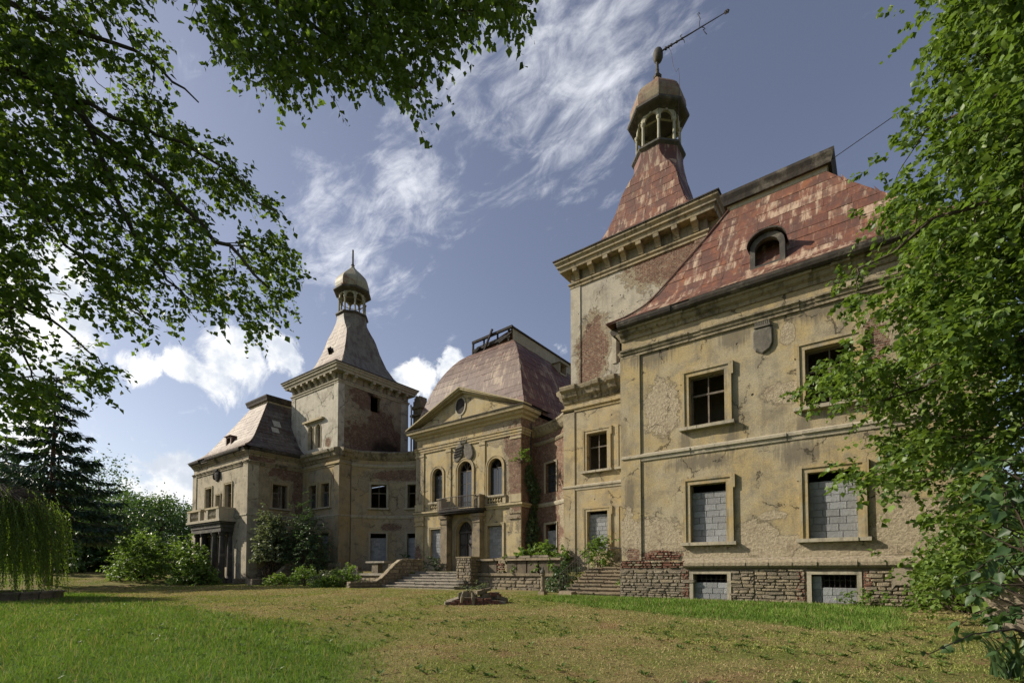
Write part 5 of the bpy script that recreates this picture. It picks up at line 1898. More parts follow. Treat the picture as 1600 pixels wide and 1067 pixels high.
# --- chimney and downpipe behind the far curved wall
mb = MB()
chx, chy = -38.75, 34.75
mb.box(chx - .6, chx + .6, chy - .5, chy + .5, 11.8, 18.0)
mb.box(chx - .75, chx + .75, chy - .65, chy + .65, 18.0, 18.3)
for k in range(7):
    a = k * .9
    mb.box(chx - .6 + .17 * k, chx - .45 + .17 * k, chy - .5, chy + .5, 18.3, 18.3 + (.55, .9, 1.1, .95, .75, 1.0, .5)[k])
mb.box(chx - .82, chx + .82, chy - .75, chy + .7, 17.2, 17.42)
mb.build('chimney', 'sandstone', PAL)
mb = MB()
mb.tube([(-39.15, 33.85, 12.2), (-39.15, 33.85, 18.0), (-39.3, 33.9, 18.4)], .09, 8)
mb.build('downpipe', 'wood_pale', PAL)
mb = MB()
mb.tube([(-21.38, 30.3, 1.2), (-21.38, 30.3, 12.4)], .05, 6)
mb.build('downpipe', 'iron', PAL)
# cable from the nearer roof
mb = MB()
mb.tube([(-1.55, 23.7, 18.2), (1.4, 22.6, 18.35), (5, 21, 19.4)], .018, 4)
mb.build('cable', 'iron', PAL)
# ------------------------------------------------------------------ terrace, steps, garden walls
ZT = 1.12
TYF = 24.45
mb = MB()
pts = [(-45.0, TYF), (-28.2, TYF), (-28.2, 25.2), (-21.9, 25.2), (-21.9, TYF), (-13.2, TYF), (-13.2, 24.0), (-9.4, 24.0), (-9.4, 33), (-45.0, 33)]
mb.face([(x, y, ZT) for x, y in pts])
for k in range(len(pts)):
    a, b = pts[k], pts[(k + 1) % len(pts)]
    mb.face([(a[0], a[1], -.5), (b[0], b[1], -.5), (b[0], b[1], ZT), (a[0], a[1], ZT)])
ter = mb.build('terrace', gmat)
tag(ter, 'grassy raised terrace in front of the palace centre', 'terrace', kind='structure')


def run_wall(name, label, cat, A, B, ztop, thick, stone_w, stone_h, mats, cap=True, facing=1, group=None, zb=-.25, n=24, endface=True):
    """free-standing stone wall from A to B (plan), visible face on its left-hand normal times facing"""
    A, B = np.array(A, float), np.array(B, float)
    d = B - A
    ln = np.hypot(*d)
    d /= ln
    nr = np.array([d[1], -d[0]]) * facing          # visible side
    base = (A + B) / 2
    th = tag(empty(name, (base[0], base[1], 0), label, cat, group), kind='thing')
    fm = lambda u, v, dd: (A[0] + d[0] * u - nr[0] * dd, A[1] + d[1] * u - nr[1] * dd, v)
    mb = MB()
    us = [ln * k / n for k in range(n + 1)]
    for k in range(n):
        a, b = us[k], us[k + 1]
        za, zb_ = ztop(a / ln), ztop(b / ln)
        mb.face([fm(a, zb, 0), fm(b, zb, 0), fm(b, zb_, 0), fm(a, za, 0)])
        mb.face([fm(b, zb, thick), fm(a, zb, thick), fm(a, za, thick), fm(b, zb_, thick)])
        mb.face([fm(a, za, 0), fm(b, zb_, 0), fm(b, zb_, thick), fm(a, za, thick)])
    for u in (0, ln):
        mb.face([fm(u, zb, 0), fm(u, ztop(u / ln), 0), fm(u, ztop(u / ln), thick), fm(u, zb, thick)])
    mb.build('wall_core', 'joint', th)
    rubble(th, fm, 0, ln, zb + .1, lambda u: ztop(np.clip(u / ln, 0, 1)) - .06, stone_w, stone_h, mats, .045, None, .03)
    if endface:
        fe = lambda u, v, dd: (A[0] + d[0] * (dd) - nr[0] * u, A[1] + d[1] * dd - nr[1] * u, v)
        rubble(th, fe, 0, thick, zb + .1, lambda u: ztop(0) - .05, stone_w * .8, stone_h, mats, .04, None, .02)
    if cap:
        u = 0
        while u < ln - .05:
            w_ = random.uniform(.3, .5)
            a, b = u, min(ln, u + w_)
            u += w_
            za, zb2 = ztop(a / ln), ztop(b / ln)
            q = MB()
            g = .012
            lo = [fm(a + g, za - .06, -.05), fm(b - g, zb2 - .06, -.05), fm(b - g, zb2 - .06, thick + .05), fm(a + g, za - .06, thick + .05)]
            j = random.uniform(0, .03)
            hi = [fm(a + g * 2, za + .04 + j, -.03), fm(b - g * 2, zb2 + .04 + j, -.03), fm(b - g * 2, zb2 + .04, thick + .03), fm(a + g * 2, za + .04, thick + .03)]
            q.hexa(lo + hi)
            q.build('cap_stone', 'stone_pale', th, origin=fm((a + b) / 2, za, 0))
    return th


def s_curve(lo, hi, t0, t1):
    return lambda t_: lo + (hi - lo) * float(smooth01((t_ - t0) / (t1 - t0)))


# A is the low, outer end; travel towards the palace with the seen face on the +X side
run_wall('flank_wall', 'curved rubble stone wall sweeping down beside the wide middle steps', 'stone wall', (-29.1, 19.9), (-28.1, 25.5), s_curve(.38, 2.02, .30, .74), .5, .42, .24, ['stone_pale', 'stone_pale', 'stone'], facing=1)
run_wall('flank_wall', 'curved rubble wall behind the yellow-green plants, nearer of the far pair', 'stone wall', (-41.4, 19.6), (-41.1, 24.3), s_curve(.45, 1.95, .18, .62), .5, .42, .24, ['stone_pale', 'stone', 'stone'], facing=1)
run_wall('flank_wall', 'curved rubble wall farthest off, next to the bushes', 'stone wall', (-45.2, 19.4), (-44.8, 24.3), s_curve(.45, 1.95, .2, .64), .5, .42, .24, ['stone_pale', 'stone', 'stone'], facing=1)
# low block at the foot of the far pair
o_ = MB()
o_.box(-41.7, -40.9, 18.9, 19.5, -.2, .5)
tag(o_.build('kerb_block', 'stone', origin=(-41.3, 19.2, 0)), 'squat stone block at the foot of the far steps', 'stone block')

# middle steps
stp = empty('middle_steps', (-25.2, 23.7, 0), 'wide flight of worn stone steps up to the terrace lawn', 'steps')
ns = 6
for k in range(ns):
    y0 = 22.2 + k * .52
    z0, z1 = (k * ZT / ns) - .12, (k + 1) * ZT / ns
    xl_, xr_ = -28.35 - (.45 if k == 0 else .25 if k == 1 else 0), -22.1 + (.5 - .1 * k)
    mb = MB()
    nseg = 5
    for j in range(nseg):
        a = xl_ + (xr_ - xl_) * j / nseg + .006
        b = xl_ + (xr_ - xl_) * (j + 1) / nseg - .006
        jj, jz = random.uniform(-.02, .02), random.uniform(-.015, .01)
        mb.box(a, b, y0 + .06 + jj, y0 + .75, z0, z1 - .06 + jz)
        mb.box(a, b, y0 + jj, y0 + .75, z1 - .06 + jz, z1 + jz)
    mb.build('step', 'step', stp)
# pier at the right end of the steps
pr_ = empty('stone_pier', (-22.1, 24.0, 0), 'square rubble pier between the middle steps and the slab balustrade', 'pier')
mb = MB()
mb.box(-22.7, -21.45, 23.6, 24.6, -.3, 2.0)
mb.build('pier_core', 'joint', pr_)
rubble(pr_, front(23.6), -22.72, -21.43, -.1, lambda u: 2.0, .36, .2, ['stone_pale', 'stone', 'stone'], .05, None, .02)
rubble(pr_, sideE(-21.45), 23.6, 24.6, -.1, lambda u: 2.0, .4, .2, ['stone_pale', 'stone'], .05, None, .02)
rubble(pr_, sideW(-22.7), 23.6, 24.6, -.1, lambda u: 2.0, .4, .2, ['stone_pale', 'stone'], .05, None, .02)
mb = MB()
mb.box(-22.76, -21.4, 23.54, 24.65, 2.0, 2.1)
mb.build('cap_stone', 'stone_pale', pr_)

# slab balustrade on the right
bl = empty('slab_balustrade', (-18.2, 24.3, 0), 'low balustrade of upright stone slabs on a rubble base right of the pier', 'balustrade')
mb = MB()
mb.box(-21.4, -15.1, 24.3, 24.7, -.3, .86)
mb.build('base_core', 'joint', bl)
rubble(bl, front(24.3), -21.4, -15.1, -.1, lambda u: .84, .48, .2, ['stone', 'stone', 'stone_pale'], .05, None, .025)
u = -21.4
while u < -15.15:
    b = min(-15.1, u + random.uniform(1.2, 1.7))
    mb = MB()
    mb.box(u + .008, b - .008, 24.16 + random.uniform(-.01, .02), 24.75, .86, 1.03)
    mb.build('ledge_stone', 'sandstone', bl)
    u = b
u = -21.2
k = 0
while u < -15.4:
    w_ = random.choice((.60, .68, .76))
    if k != 2:
        mb = MB()
        t_ = random.uniform(-.02, .02)
        z1 = 1.80 + random.uniform(-.02, .01)
        y0 = 24.3 + random.uniform(-.02, .04)
        mb.hexa([(u, y0, 1.03), (u + w_, y0, 1.03), (u + w_, y0 + .2, 1.03), (u, y0 + .2, 1.03), (u + t_, y0 + .02, z1), (u + w_ + t_, y0, z1), (u + w_ + t_, y0 + .2, z1), (u + t_, y0 + .2, z1)])
        mb.build('slab', 'slab', bl)
    else:
        rubble(bl, front(24.34), u, u + w_ * .7, 1.03, lambda uu: 1.7, .26, .16, ['brick', 'stone_pale'], .05, None, .02)
    u += w_ + random.choice((.03, .05, .10))
    k += 1
u = -21.4
while u < -15.2:
    b = min(-15.0, u + random.uniform(.9, 1.6))
    mb = MB()
    dz_, dy = random.uniform(-.015, .02), random.uniform(-.03, .03)
    mb.hexa([(u + .01, 24.15 + dy, 1.81), (b - .01, 24.15 + dy, 1.81), (b - .01, 24.75, 1.81), (u + .01, 24.75, 1.81), (u + .02, 24.17 + dy, 1.94 + dz_), (b - .02, 24.17 + dy, 1.94), (b - .02, 24.72, 1.94), (u + .02, 24.72, 1.94 + dz_)])
    mb.build('coping_stone', 'sandstone', bl)
    u = b
for (a, b, z) in ((-19.6, -18.3, 1.97), (-18.1, -17.2, 1.96), (-17.1, -15.9, 1.97)):
    mb = MB()
    tl = random.uniform(-.05, .08)
    mb.hexa([(a, 24.2, z), (b, 24.25, z + .01), (b, 24.65, z), (a, 24.6, z), (a + .1, 24.22, z + .12 + tl), (b - .08, 24.27, z + .14), (b - .05, 24.6, z + .12), (a + .06, 24.58, z + .12)])
    mb.build('loose_slab', 'stone', bl)
# broken balustrade on the far side
bf = empty('broken_balustrade', (-37, 24.3, 0), 'broken balustrade of stone stumps behind the flowering plants', 'balustrade')
mb = MB()
mb.box(-40.8, -28.6, 24.3, 24.7, -.3, .8)
mb.build('base_core', 'joint', bf)
rubble(bf, front(24.3), -40.8, -28.7, -.05, lambda u: .8, .55, .24, ['stone', 'stone_pale'], .05, None, .025)
u = -40.8
while u < -28.7:
    b = min(-28.6, u + random.uniform(1.2, 1.8))
    mb = MB()
    mb.box(u + .01, b - .01, 24.15, 24.75, .8, .98)
    mb.build('ledge_stone', 'step', bf)
    u = b
for (a, b, z, m_) in ((-40.7, -39.6, 1.75, 'stone'), (-39.35, -38.0, 1.85, 'stone_pale'), (-37.75, -36.75, 1.85, 'stone_pale'), (-36.25, -35.8, 1.85, 'stone_pale'), (-35.5, -34.4, 1.5, 'stone'), (-32.6, -31.8, 1.75, 'stone'), (-30.6, -29.9, 1.7, 'stone')):
    mb = MB()
    mb.hexa([(a, 24.22, .98), (b, 24.22, .98), (b, 24.7, .98), (a, 24.7, .98), (a + .05, 24.24, z), (b - .03, 24.23, z + .03), (b - .04, 24.66, z), (a + .04, 24.68, z)])
    mb.build('slab_stump', m_, bf)
mb = MB()
mb.box(-33.2, -30.9, 24.1, 24.8, 1.78, 1.92)
mb.build('coping_stone', 'step', bf)

# right-hand steps beside the pavilion
rs = empty('side_steps', (-11.2, 22.3, 0), 'narrow crumbling stone steps with an iron railing beside the plinth', 'steps')
ns = 8
for k in range(ns):
    y0 = 21.0 + k * .37
    z1 = (k + 1) * 1.38 / ns
    mb = MB()
    nseg = 4
    for j in range(nseg):
        a = -12.95 + 3.45 * j / nseg + .01
        b = -12.95 + 3.45 * (j + 1) / nseg - .01
        jj, jz = random.uniform(-.05, .03), random.uniform(-.03, .015)
        mb.box(a, b, y0 + .07 + jj, y0 + .6, z1 - .34, z1 - .07 + jz)
        mb.box(a - random.uniform(0, .03), b, y0 + jj, y0 + .6, z1 - .07 + jz, z1 + jz)
    mb.build('step', 'sandstone', rs)
mb = MB()
mb.box(-13.0, -9.47, 23.95, 25.40, .8, 1.37)
mb.build('landing', 'sandstone', rs)
rg = empty('iron_railing', (-13.0, 22.5, 0), 'thin dark iron handrail climbing the narrow side steps', 'railing')
rp = [(-13.05, 20.95, .02, .98), (-13.0, 23.85, 1.38, 2.42)]
mb = MB()
mb.tube([(-13.05, 20.95, 1.0), (-13.0, 23.6, 2.32), (-12.95, 23.95, 2.42), (-12.6, 24.2, 2.42), (-10.9, 24.3, 2.38)], .025, 6)
mb.tube([(-13.05, 20.95, .30), (-13.0, 23.85, 1.62)], .014, 5)
mb.build('handrail', 'iron', rg)
for k in range(13):
    t_ = k / 12
    y = 20.95 + 2.9 * t_
    z0, z1 = .02 + 1.36 * t_, 1.0 + 1.36 * t_
    mb = MB()
    wd = .035 if k in (0, 12) else .018
    mb.bar((-13.05 + .05 * t_, y, z0 - (.1 if k in (0, 12) else -.25)), (-13.05 + .05 * t_, y, min(z1, 2.38)), wd)
    mb.build('baluster_bar', 'iron', rg)
for x in (-12.5, -11.9, -11.3, -10.9):
    mb = MB()
    mb.bar((x, 24.25, 1.36), (x, 24.25, 2.40), .02)
    mb.build('baluster_bar', 'iron', rg)
mb = MB()
mb.hexa([(-12.75, 20.25, -.1), (-11.95, 20.2, -.1), (-11.9, 20.75, -.1), (-12.8, 20.7, -.1), (-12.7, 20.3, .20), (-12.0, 20.25, .16), (-11.98, 20.68, .2), (-12.72, 20.62, .22)])
tag(mb.build('fallen_step', 'sandstone', origin=(-12.4, 20.5, 0)), 'loose stone block lying at the foot of the railed steps', 'stone block')

# carved post on the lawn
pst = empty('carved_post', (-13.75, 20.45, 0), 'slim carved stone post standing alone on the lawn before the balustrade', 'post')
mb = MB()
mb.box(-13.92, -13.58, 20.28, 20.62, -.15, .16)
mb.build('base', 'sandstone', pst)
mb = MB()
mb.lathe([(.14, .14), (.15, .22), (.09, .30), (.12, .48), (.125, .62), (.085, .86), (.08, .92), (.13, .96), (.13, 1.02)], 12, (-13.75, 20.45, 0))
mb.build('shaft', 'sandstone', pst, smooth=True)
mb = MB()
mb.lathe([(.10, 1.02), (.13, 1.08), (.12, 1.18), (.05, 1.26), (.03, 1.4)], 10, (-13.75, 20.45, 0))
mb.build('finial', 'darktrim', pst, smooth=True)

# heap of rubble used as a flower bed
RX, RY = -13.5, 15.25
rb = empty('rubble_bed', (RX, RY, gzf(RX, RY)), 'small heap of bricks and broken slabs with plants on the lawn', 'rubble heap')
zb = gzf(RX, RY)
fwd2 = np.array([-.6025, .798])
rt2 = np.array([.798, .6025])


def heap_block(cx, cy, z, sx, sy, sz, yaw, tilt, mat, name):
    mb = MB()
    c = []
    for dz_ in (0, 1):
        for (x, y) in ((-1, -1), (1, -1), (1, 1), (-1, 1)):
            jx, jy = random.uniform(.9, 1.05), random.uniform(.9, 1.05)
            lx_, ly_ = x * sx / 2 * jx, y * sy / 2 * jy
            X = RX + rt2[0] * cx + fwd2[0] * cy + lx_ * math.cos(yaw) - ly_ * math.sin(yaw)
            Y = RY + rt2[1] * cx + fwd2[1] * cy + lx_ * math.sin(yaw) + ly_ * math.cos(yaw)
            c.append((X, Y, zb + z + dz_ * sz + tilt * lx_))
    mb.hexa(c)
    mb.build(name, mat, rb, origin=(c[0][0], c[0][1], c[0][2]))


YW = R(37)
for k in range(7):
    heap_block(-.9 + .3 * k, -.45, .0, .27, .13, .08, YW + random.uniform(-.15, .15), 0, 'brick', 'brick')
for k in range(6):
    heap_block(-.75 + .3 * k, -.42, .085, .27, .13, .08, YW + random.uniform(-.15, .15), random.uniform(-.05, .05), 'brick', 'brick')
for k in range(4):
    heap_block(-.5 + .32 * k, -.38, .17, .25, .13, .08, YW + random.uniform(-.3, .3), random.uniform(-.1, .1), 'brick', 'brick')
for (x, y, z, sx, sy, sz, yw, tl, m_) in ((-1.0, -.1, .0, .7, .5, .12, .5, .1, 'stone'), (-.9, .1, .12, .6, .45, .1, .9, .25, 'stone'), (0, .2, .0, 1.5, .9, .28, .6, 0, 'stone'), (.9, -.1, .0, .6, .6, .15, .2, -.1, 'stone'),
                                      (.95, .1, .15, .5, .4, .15, .8, -.3, 'stone'), (.75, .0, .3, .45, .35, .14, .4, -.2, 'brick'), (.5, .1, .28, .7, .4, .16, .7, .1, 'stone_pale'), (-.3, .1, .28, .6, .4, .2, .4, -.1, 'stone_pale'),
                                      (.1, .05, .4, .55, .35, .16, 1.0, .1, 'stone_pale'), (-.55, .0, .28, .4, .3, .22, .2, .2, 'stone'), (.35, .1, .5, .4, .3, .12, .5, .2, 'stone_pale')):
    heap_block(x, y, z, sx, sy, sz, yw + .4, tl, m_, 'rubble_stone')
for (x, z, a) in ((-.55, .2, .5), (-.12, .12, -.25)):
    mb = MB()
    X, Y = RX + rt2[0] * x - fwd2[0] * .55, RY + rt2[1] * x - fwd2[1] * .55
    mb.tube([(X - .12 * a, Y, zb + z - .12), (X, Y, zb + z + .1), (X + .2 * a, Y, zb + z + .36)], [.05, .075, .05], 8)
    mb.build('broken_baluster', 'stone_pale', rb)

# round stone kerb under the weeping tree
kx, ky = [float(c) for c in at(-22, 930, 25.3)[:2]]
kb = empty('planter_kerb', (kx, ky, gzf(kx, ky)), 'low round stone kerb under the weeping tree', 'kerb')
nk = 22
for k in range(nk):
    a0, a1 = 2 * math.pi * k / nk + .012, 2 * math.pi * (k + 1) / nk - .012
    mb = MB()
    for (r0, r1, z0, z1) in ((2.55, 2.95, -.2, .30), (2.48, 3.02, .30, .40)):
        lo = [(kx + r_ * math.cos(a), ky + r_ * math.sin(a), gzf(kx, ky) + z0) for r_, a in ((r0, a0), (r1, a0), (r1, a1), (r0, a1))]
        hi = [(p[0], p[1], gzf(kx, ky) + z1) for p in lo]
        mb.hexa(lo + hi)
    mb.build('kerb_stone', 'stone', kb)
# rendered wall end behind the shrub on the right
mb = MB()
c0 = at(1536, 985, 11.5)
wx, wy = c0[0], c0[1]
mb.hexa([(wx, wy, -.5), (wx + 3.0, wy - .6, -.5), (wx + 3.1, wy - .2, -.5), (wx + .1, wy + .4, -.5), (wx, wy, 1.12), (wx + 3.0, wy - .6, 1.12), (wx + 3.1, wy - .2, 1.12), (wx + .1, wy + .4, 1.12)])
tag(mb.build('garden_wall', 'coat', origin=(wx, wy, 0)), 'low pinkish rendered wall end behind the shrub leaves', 'wall', kind='thing')
# ------------------------------------------------------------------ vegetation
def leaf_obj(name, pos, tip, nrm, size, width, mat, parent=None, rnd=None, fold=.12, shape='kite', origin=None):
    """one mesh of many separate leaves: every leaf is a small folded blade"""
    pos, tip, nrm = np.asarray(pos, float), np.asarray(tip, float), np.asarray(nrm, float)
    n = len(pos)
    tip = tip / (np.linalg.norm(tip, axis=1, keepdims=True) + 1e-9)
    side = np.cross(tip, nrm)
    side /= (np.linalg.norm(side, axis=1, keepdims=True) + 1e-9)
    nr = np.cross(side, tip)
    size = np.broadcast_to(np.asarray(size, float), (n,))[:, None]
    wv = size * width
    if shape == 'kite':
        V = [pos, pos + tip * size * .38 + side * wv * .5 + nr * size * fold, pos + tip * size, pos + tip * size * .38 - side * wv * .5 + nr * size * fold]
        F = [(0, 1, 2), (0, 2, 3)]
    elif shape == 'heart':
        V = [pos, pos - tip * size * .10 + side * wv * .28 + nr * size * fold * .6, pos + tip * size * .22 + side * wv * .52 + nr * size * fold, pos + tip * size * .6 + side * wv * .30 + nr * size * fold * .6, pos + tip * size - nr * size * .12,
             pos + tip * size * .6 - side * wv * .30 + nr * size * fold * .6, pos + tip * size * .22 - side * wv * .52 + nr * size * fold, pos - tip * size * .10 - side * wv * .28 + nr * size * fold * .6]
        F = [(0, 1, 2), (0, 2, 3), (0, 3, 4), (0, 4, 5), (0, 5, 6), (0, 6, 7)]
    else:   # blade
        V = [pos - side * wv * .5, pos + side * wv * .5, pos + tip * size]
        F = [(0, 1, 2)]
    k = len(V)
    verts = np.stack(V, 1).reshape(-1, 3)
    base = (np.arange(n) * k)[:, None]
    faces = np.concatenate([base + np.array(f)[None, :] for f in F], 1).reshape(-1, 3)
    rnd = rng.random(n) if rnd is None else np.asarray(rnd)
    me = bpy.data.meshes.new(name)
    org = Vector(origin) if origin is not None else (wl(parent) if parent is not None else Vector((0, 0, 0)))
    verts = verts - np.array(org)
    me.vertices.add(len(verts))
    me.vertices.foreach_set('co', verts.astype(np.float32).ravel())
    me.loops.add(len(faces) * 3)
    me.loops.foreach_set('vertex_index', faces.astype(np.int32).ravel())
    me.polygons.add(len(faces))
    me.polygons.foreach_set('loop_start', (np.arange(len(faces)) * 3).astype(np.int32))
    me.update(calc_edges=True)
    a = me.attributes.new('rnd', 'FLOAT', 'POINT')
    a.data.foreach_set('value', np.repeat(rnd, k).astype(np.float32))
    me.materials.append(mat)
    o = bpy.data.objects.new(name, me)
    COL.objects.link(o)
    WLOC[o.name] = org
    if parent is not None:
        o.parent = parent
        o.location = org - wl(parent)
    else:
        o.location = org
    return o


def unit(n):
    v = rng.normal(size=(n, 3))
    return v / np.linalg.norm(v, axis=1, keepdims=True)


def sprays(centers, outward, n_leaf, length, leaf, droop=.5, spread=.5, jitter=.06):
    """twigs with alternating leaves; returns leaf pos, tip, normal and the twig polylines"""
    P, T, N, tw = [], [], [], []
    for c, o in zip(centers, outward):
        o = np.asarray(o, float) + rng.normal(size=3) * spread
        o /= np.linalg.norm(o) + 1e-9
        Ls = length * rng.uniform(.6, 1.35)
        m = max(3, int(n_leaf * rng.uniform(.7, 1.3)))
        tt = np.linspace(.08, 1, m)
        path = c + o * (tt[:, None] * Ls) + np.array([0, 0, -1.0]) * (droop * Ls * tt[:, None] ** 2)
        d = o + np.array([0, 0, -2 * droop]) * tt[:, None]
        d /= np.linalg.norm(d, axis=1, keepdims=True)
        up = np.array([0, 0, 1.0])
        sd = np.cross(d, up)
        sd /= np.linalg.norm(sd, axis=1, keepdims=True) + 1e-9
        sg = np.where(np.arange(m) % 2 == 0, 1, -1)[:, None]
        tip = d * .55 + sd * sg * .8 + np.array([0, 0, -.45]) + rng.normal(size=(m, 3)) * .35
        nrm = np.array([0, 0, 1.0]) + rng.normal(size=(m, 3)) * .55
        P.append(path + rng.normal(size=(m, 3)) * jitter * .5)
        T.append(tip)
        N.append(nrm)
        tw.append(np.vstack([c[None], path[::max(1, m // 3)]]))
    return np.vstack(P), np.vstack(T), np.vstack(N), tw


def twig_obj(name, tws, r, parent, mat='twig', n=3):
    mb = MB()
    for t_ in tws:
        mb.tube([tuple(p) for p in t_], [r * (1 - .7 * i / max(1, len(t_) - 1)) for i in range(len(t_))], n, cap=False)
    return mb.build(name, mat, parent)


def limb(a, b, sag=.0, n=7, wob=.12):
    a, b = np.array(a, float), np.array(b, float)
    t_ = np.linspace(0, 1, n)[:, None]
    L_ = np.linalg.norm(b - a)
    p = a + (b - a) * t_ + np.array([0, 0, 1.0]) * (sag * L_ * np.sin(np.pi * t_))
    w_ = rng.normal(size=(n, 3)) * wob * L_ * .12
    w_[0] = w_[-1] = 0
    return p + w_


def in_poly(px, py, poly):
    poly = np.asarray(poly, float)
    ins = np.zeros(len(px), bool)
    j = len(poly) - 1
    for i in range(len(poly)):
        xi, yi = poly[i]
        xj, yj = poly[j]
        c = ((yi > py) != (yj > py)) & (px < (xj - xi) * (py - yi) / (yj - yi + 1e-12) + xi)
        ins ^= c
        j = i
    return ins


def volume_points(poly, n, dfun, dens=None):
    """random points of a foliage mass: outline as seen, each with its own distance inside the mass"""
    poly = np.asarray(poly, float)
    lo, hi = poly.min(0), poly.max(0)
    out = []
    while len(out) < n:
        q = rng.uniform(lo, hi, size=(n * 2, 2))
        m = in_poly(q[:, 0], q[:, 1], poly)
        q = q[m]
        if dens is not None:
            q = q[rng.random(len(q)) < dens(q[:, 0], q[:, 1])]
        out += list(q)
    q = np.array(out[:n])
    d = dfun(q[:, 0], q[:, 1])
    r_ = FW + RT * ((q[:, 0] - 805.935) / 768.693)[:, None] - UP * ((q[:, 1] - 861.878) / 768.693)[:, None]
    return np.array([0, 0, CH]) + r_ * d[:, None]


def clumpy(scale, thr, soft, seed):
    """cheap smooth noise used to open gaps in a crown"""
    rg_ = np.random.default_rng(seed)
    k = rg_.normal(size=(14, 2)) / scale
    ph = rg_.uniform(0, 6.28, 14)
    def f(x, y):
        v = sum(np.sin(k[i, 0] * x + k[i, 1] * y + ph[i]) for i in range(14)) / math.sqrt(14) / .7071
        return np.clip((v - thr) / soft, 0, 1)
    return f


# --- overhanging linden, trunk outside the picture on the left
TR = np.array([-8.6, -1.9, 0])
KS = .66        # this tree stands close by
tl = empty('linden_tree', (TR[0], TR[1], gzf(TR[0], TR[1])), 'overhanging linden whose leafy boughs hang into the top left', 'tree')
polyA = [(-160, -140), (285, -140), (300, 20), (318, 110), (330, 190), (352, 235), (385, 275), (425, 315), (450, 365), (458, 420), (468, 490), (425, 508), (390, 515), (330, 508), (290, 485), (288, 420), (262, 415), (255, 450), (268, 500),
         (272, 530), (215, 520), (180, 500), (150, 510), (165, 555), (185, 595), (120, 600), (70, 640), (-160, 690)]
polyB = [(295, -140), (840, -140), (825, 20), (812, 45), (790, 40), (770, 15), (735, 45), (705, 75), (690, 100), (655, 80), (632, 105), (655, 140), (668, 162), (625, 145), (588, 128), (560, 118), (548, 140), (515, 118), (480, 125), (440, 150), (425, 130), (385, 95), (345, 75), (318, 30)]
gA = clumpy(42, -1.15, .9, 3)
gA2 = clumpy(18, -1.1, .8, 5)
dA = lambda x, y: KS * (7.2 + 2.6 * rng.random(len(x)) + .0035 * np.clip(x, 0, 500))
cA_ = volume_points(polyA, 3000, dA, lambda x, y: gA(x, y) * (.25 + .75 * gA2(x, y)))
cB_ = volume_points(polyB, 1250, lambda x, y: KS * (7.4 + 2.0 * rng.random(len(x))), lambda x, y: .2 + .8 * clumpy(24, -1.1, .9, 8)(x, y))
v_ = unit(2600) * rng.uniform(.35, 1, (2600, 1)) ** .5
q_ = np.array([TR[0] - .1, TR[1] + .4, 7.2]) + v_ * np.array([3.6, 3.4, 3.8])      # crown round the trunk, outside the picture
dd_ = q_ @ FW - CH * FW[2]
pxx = 805.935 + 768.693 * (q_ @ RT) / np.maximum(dd_, .1)
q_ = q_[(dd_ < .3) | (pxx < -160)]
cc_ = np.vstack([cA_, cB_, q_[:1300]])
outw = RT * .75 - FW * .1 + np.array([0, 0, -.25])
P_, T_, N_, tw = sprays(cc_ - outw * .22 * KS, np.broadcast_to(outw, cc_.shape), 15, .48 * KS, .09, droop=.35, spread=.55, jitter=.04)
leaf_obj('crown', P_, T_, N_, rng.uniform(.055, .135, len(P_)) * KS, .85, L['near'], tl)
twig_obj('twigs', tw[::2], .004, tl)
mb = MB()
z0 = gzf(TR[0], TR[1])
mb.tube(limb((TR[0], TR[1], z0 - .3), (TR[0] + .3, TR[1], 4.2), n=6, wob=.08), [.36, .30, .27, .25, .23, .22], 12)
mb.tube(limb((TR[0] + .3, TR[1], 4.2), (TR[0] - .2, TR[1] + .5, 10.0), n=6, wob=.1), [.22, .2, .17, .13, .1, .05], 10)
mb.build('trunk', 'bark', tl)
limbs = []
for (pts, r0) in (([(-260, 60), (0, 100), (80, 135), (140, 195), (270, 310), (350, 380), (420, 450)], .10), ([(-200, 330), (0, 200), (60, 330), (140, 420), (230, 500)], .055), ([(-200, 420), (0, 470), (90, 500), (150, 560)], .05),
                  ([(-150, -60), (100, 40), (220, 80), (310, 160)], .06), ([(100, -260), (330, -80), (450, 20), (560, 90), (650, 140)], .06), ([(330, -80), (520, -30), (700, 20), (800, 25)], .045), ([(140, 195), (190, 330), (250, 430), (300, 470)], .05),
                  ([(80, 135), (200, 190), (330, 250), (430, 330)], .045), ([(0, 470), (40, 560), (60, 620)], .03)):
    r0 *= KS
    p = np.array([at(x, y, 8.7 * KS) for x, y in pts])
    t_ = np.linspace(0, 1, len(p))
    tt = np.linspace(0, 1, len(p) * 3)
    q = np.stack([np.interp(tt, t_, p[:, i]) for i in range(3)], 1)
    q[1:-1] += rng.normal(size=(len(q) - 2, 3)) * .025
    limbs.append((q, r0))
for q, r0 in limbs:
    mb = MB()
    mb.tube(q, list(np.linspace(r0, r0 * .2, len(q))), 7)
    mb.build('bough', 'bark', tl)
top_l = np.array([TR[0] + .3, TR[1], 4.2])
for q, r0 in limbs[:4]:
    mb = MB()
    mb.tube(limb(top_l + np.array([0, 0, rng.uniform(-.5, 2)]), q[0], .08), list(np.linspace(.12, r0, 7)), 8)
    mb.build('bough', 'bark', tl)
mb = MB()
mb.tube(limb(top_l + np.array([0, 0, 3]), limbs[4][0][0], .1), list(np.linspace(.10, .04, 7)), 8)
mb.build('bough', 'bark', tl)
cc2 = cc_[rng.permutation(len(cc_))[:420]]
tws = []
allp = np.vstack([q for q, _ in limbs])
for c in cc2:
    dj = np.linalg.norm(allp - c, axis=1) + rng.random(len(allp)) * .25
    j = np.argmin(dj)
    if dj[j] < .85:
        tws.append(limb(allp[j], c, .05, 6, .22))
twig_obj('branchlets', tws, .008, tl, 'twig', 4)

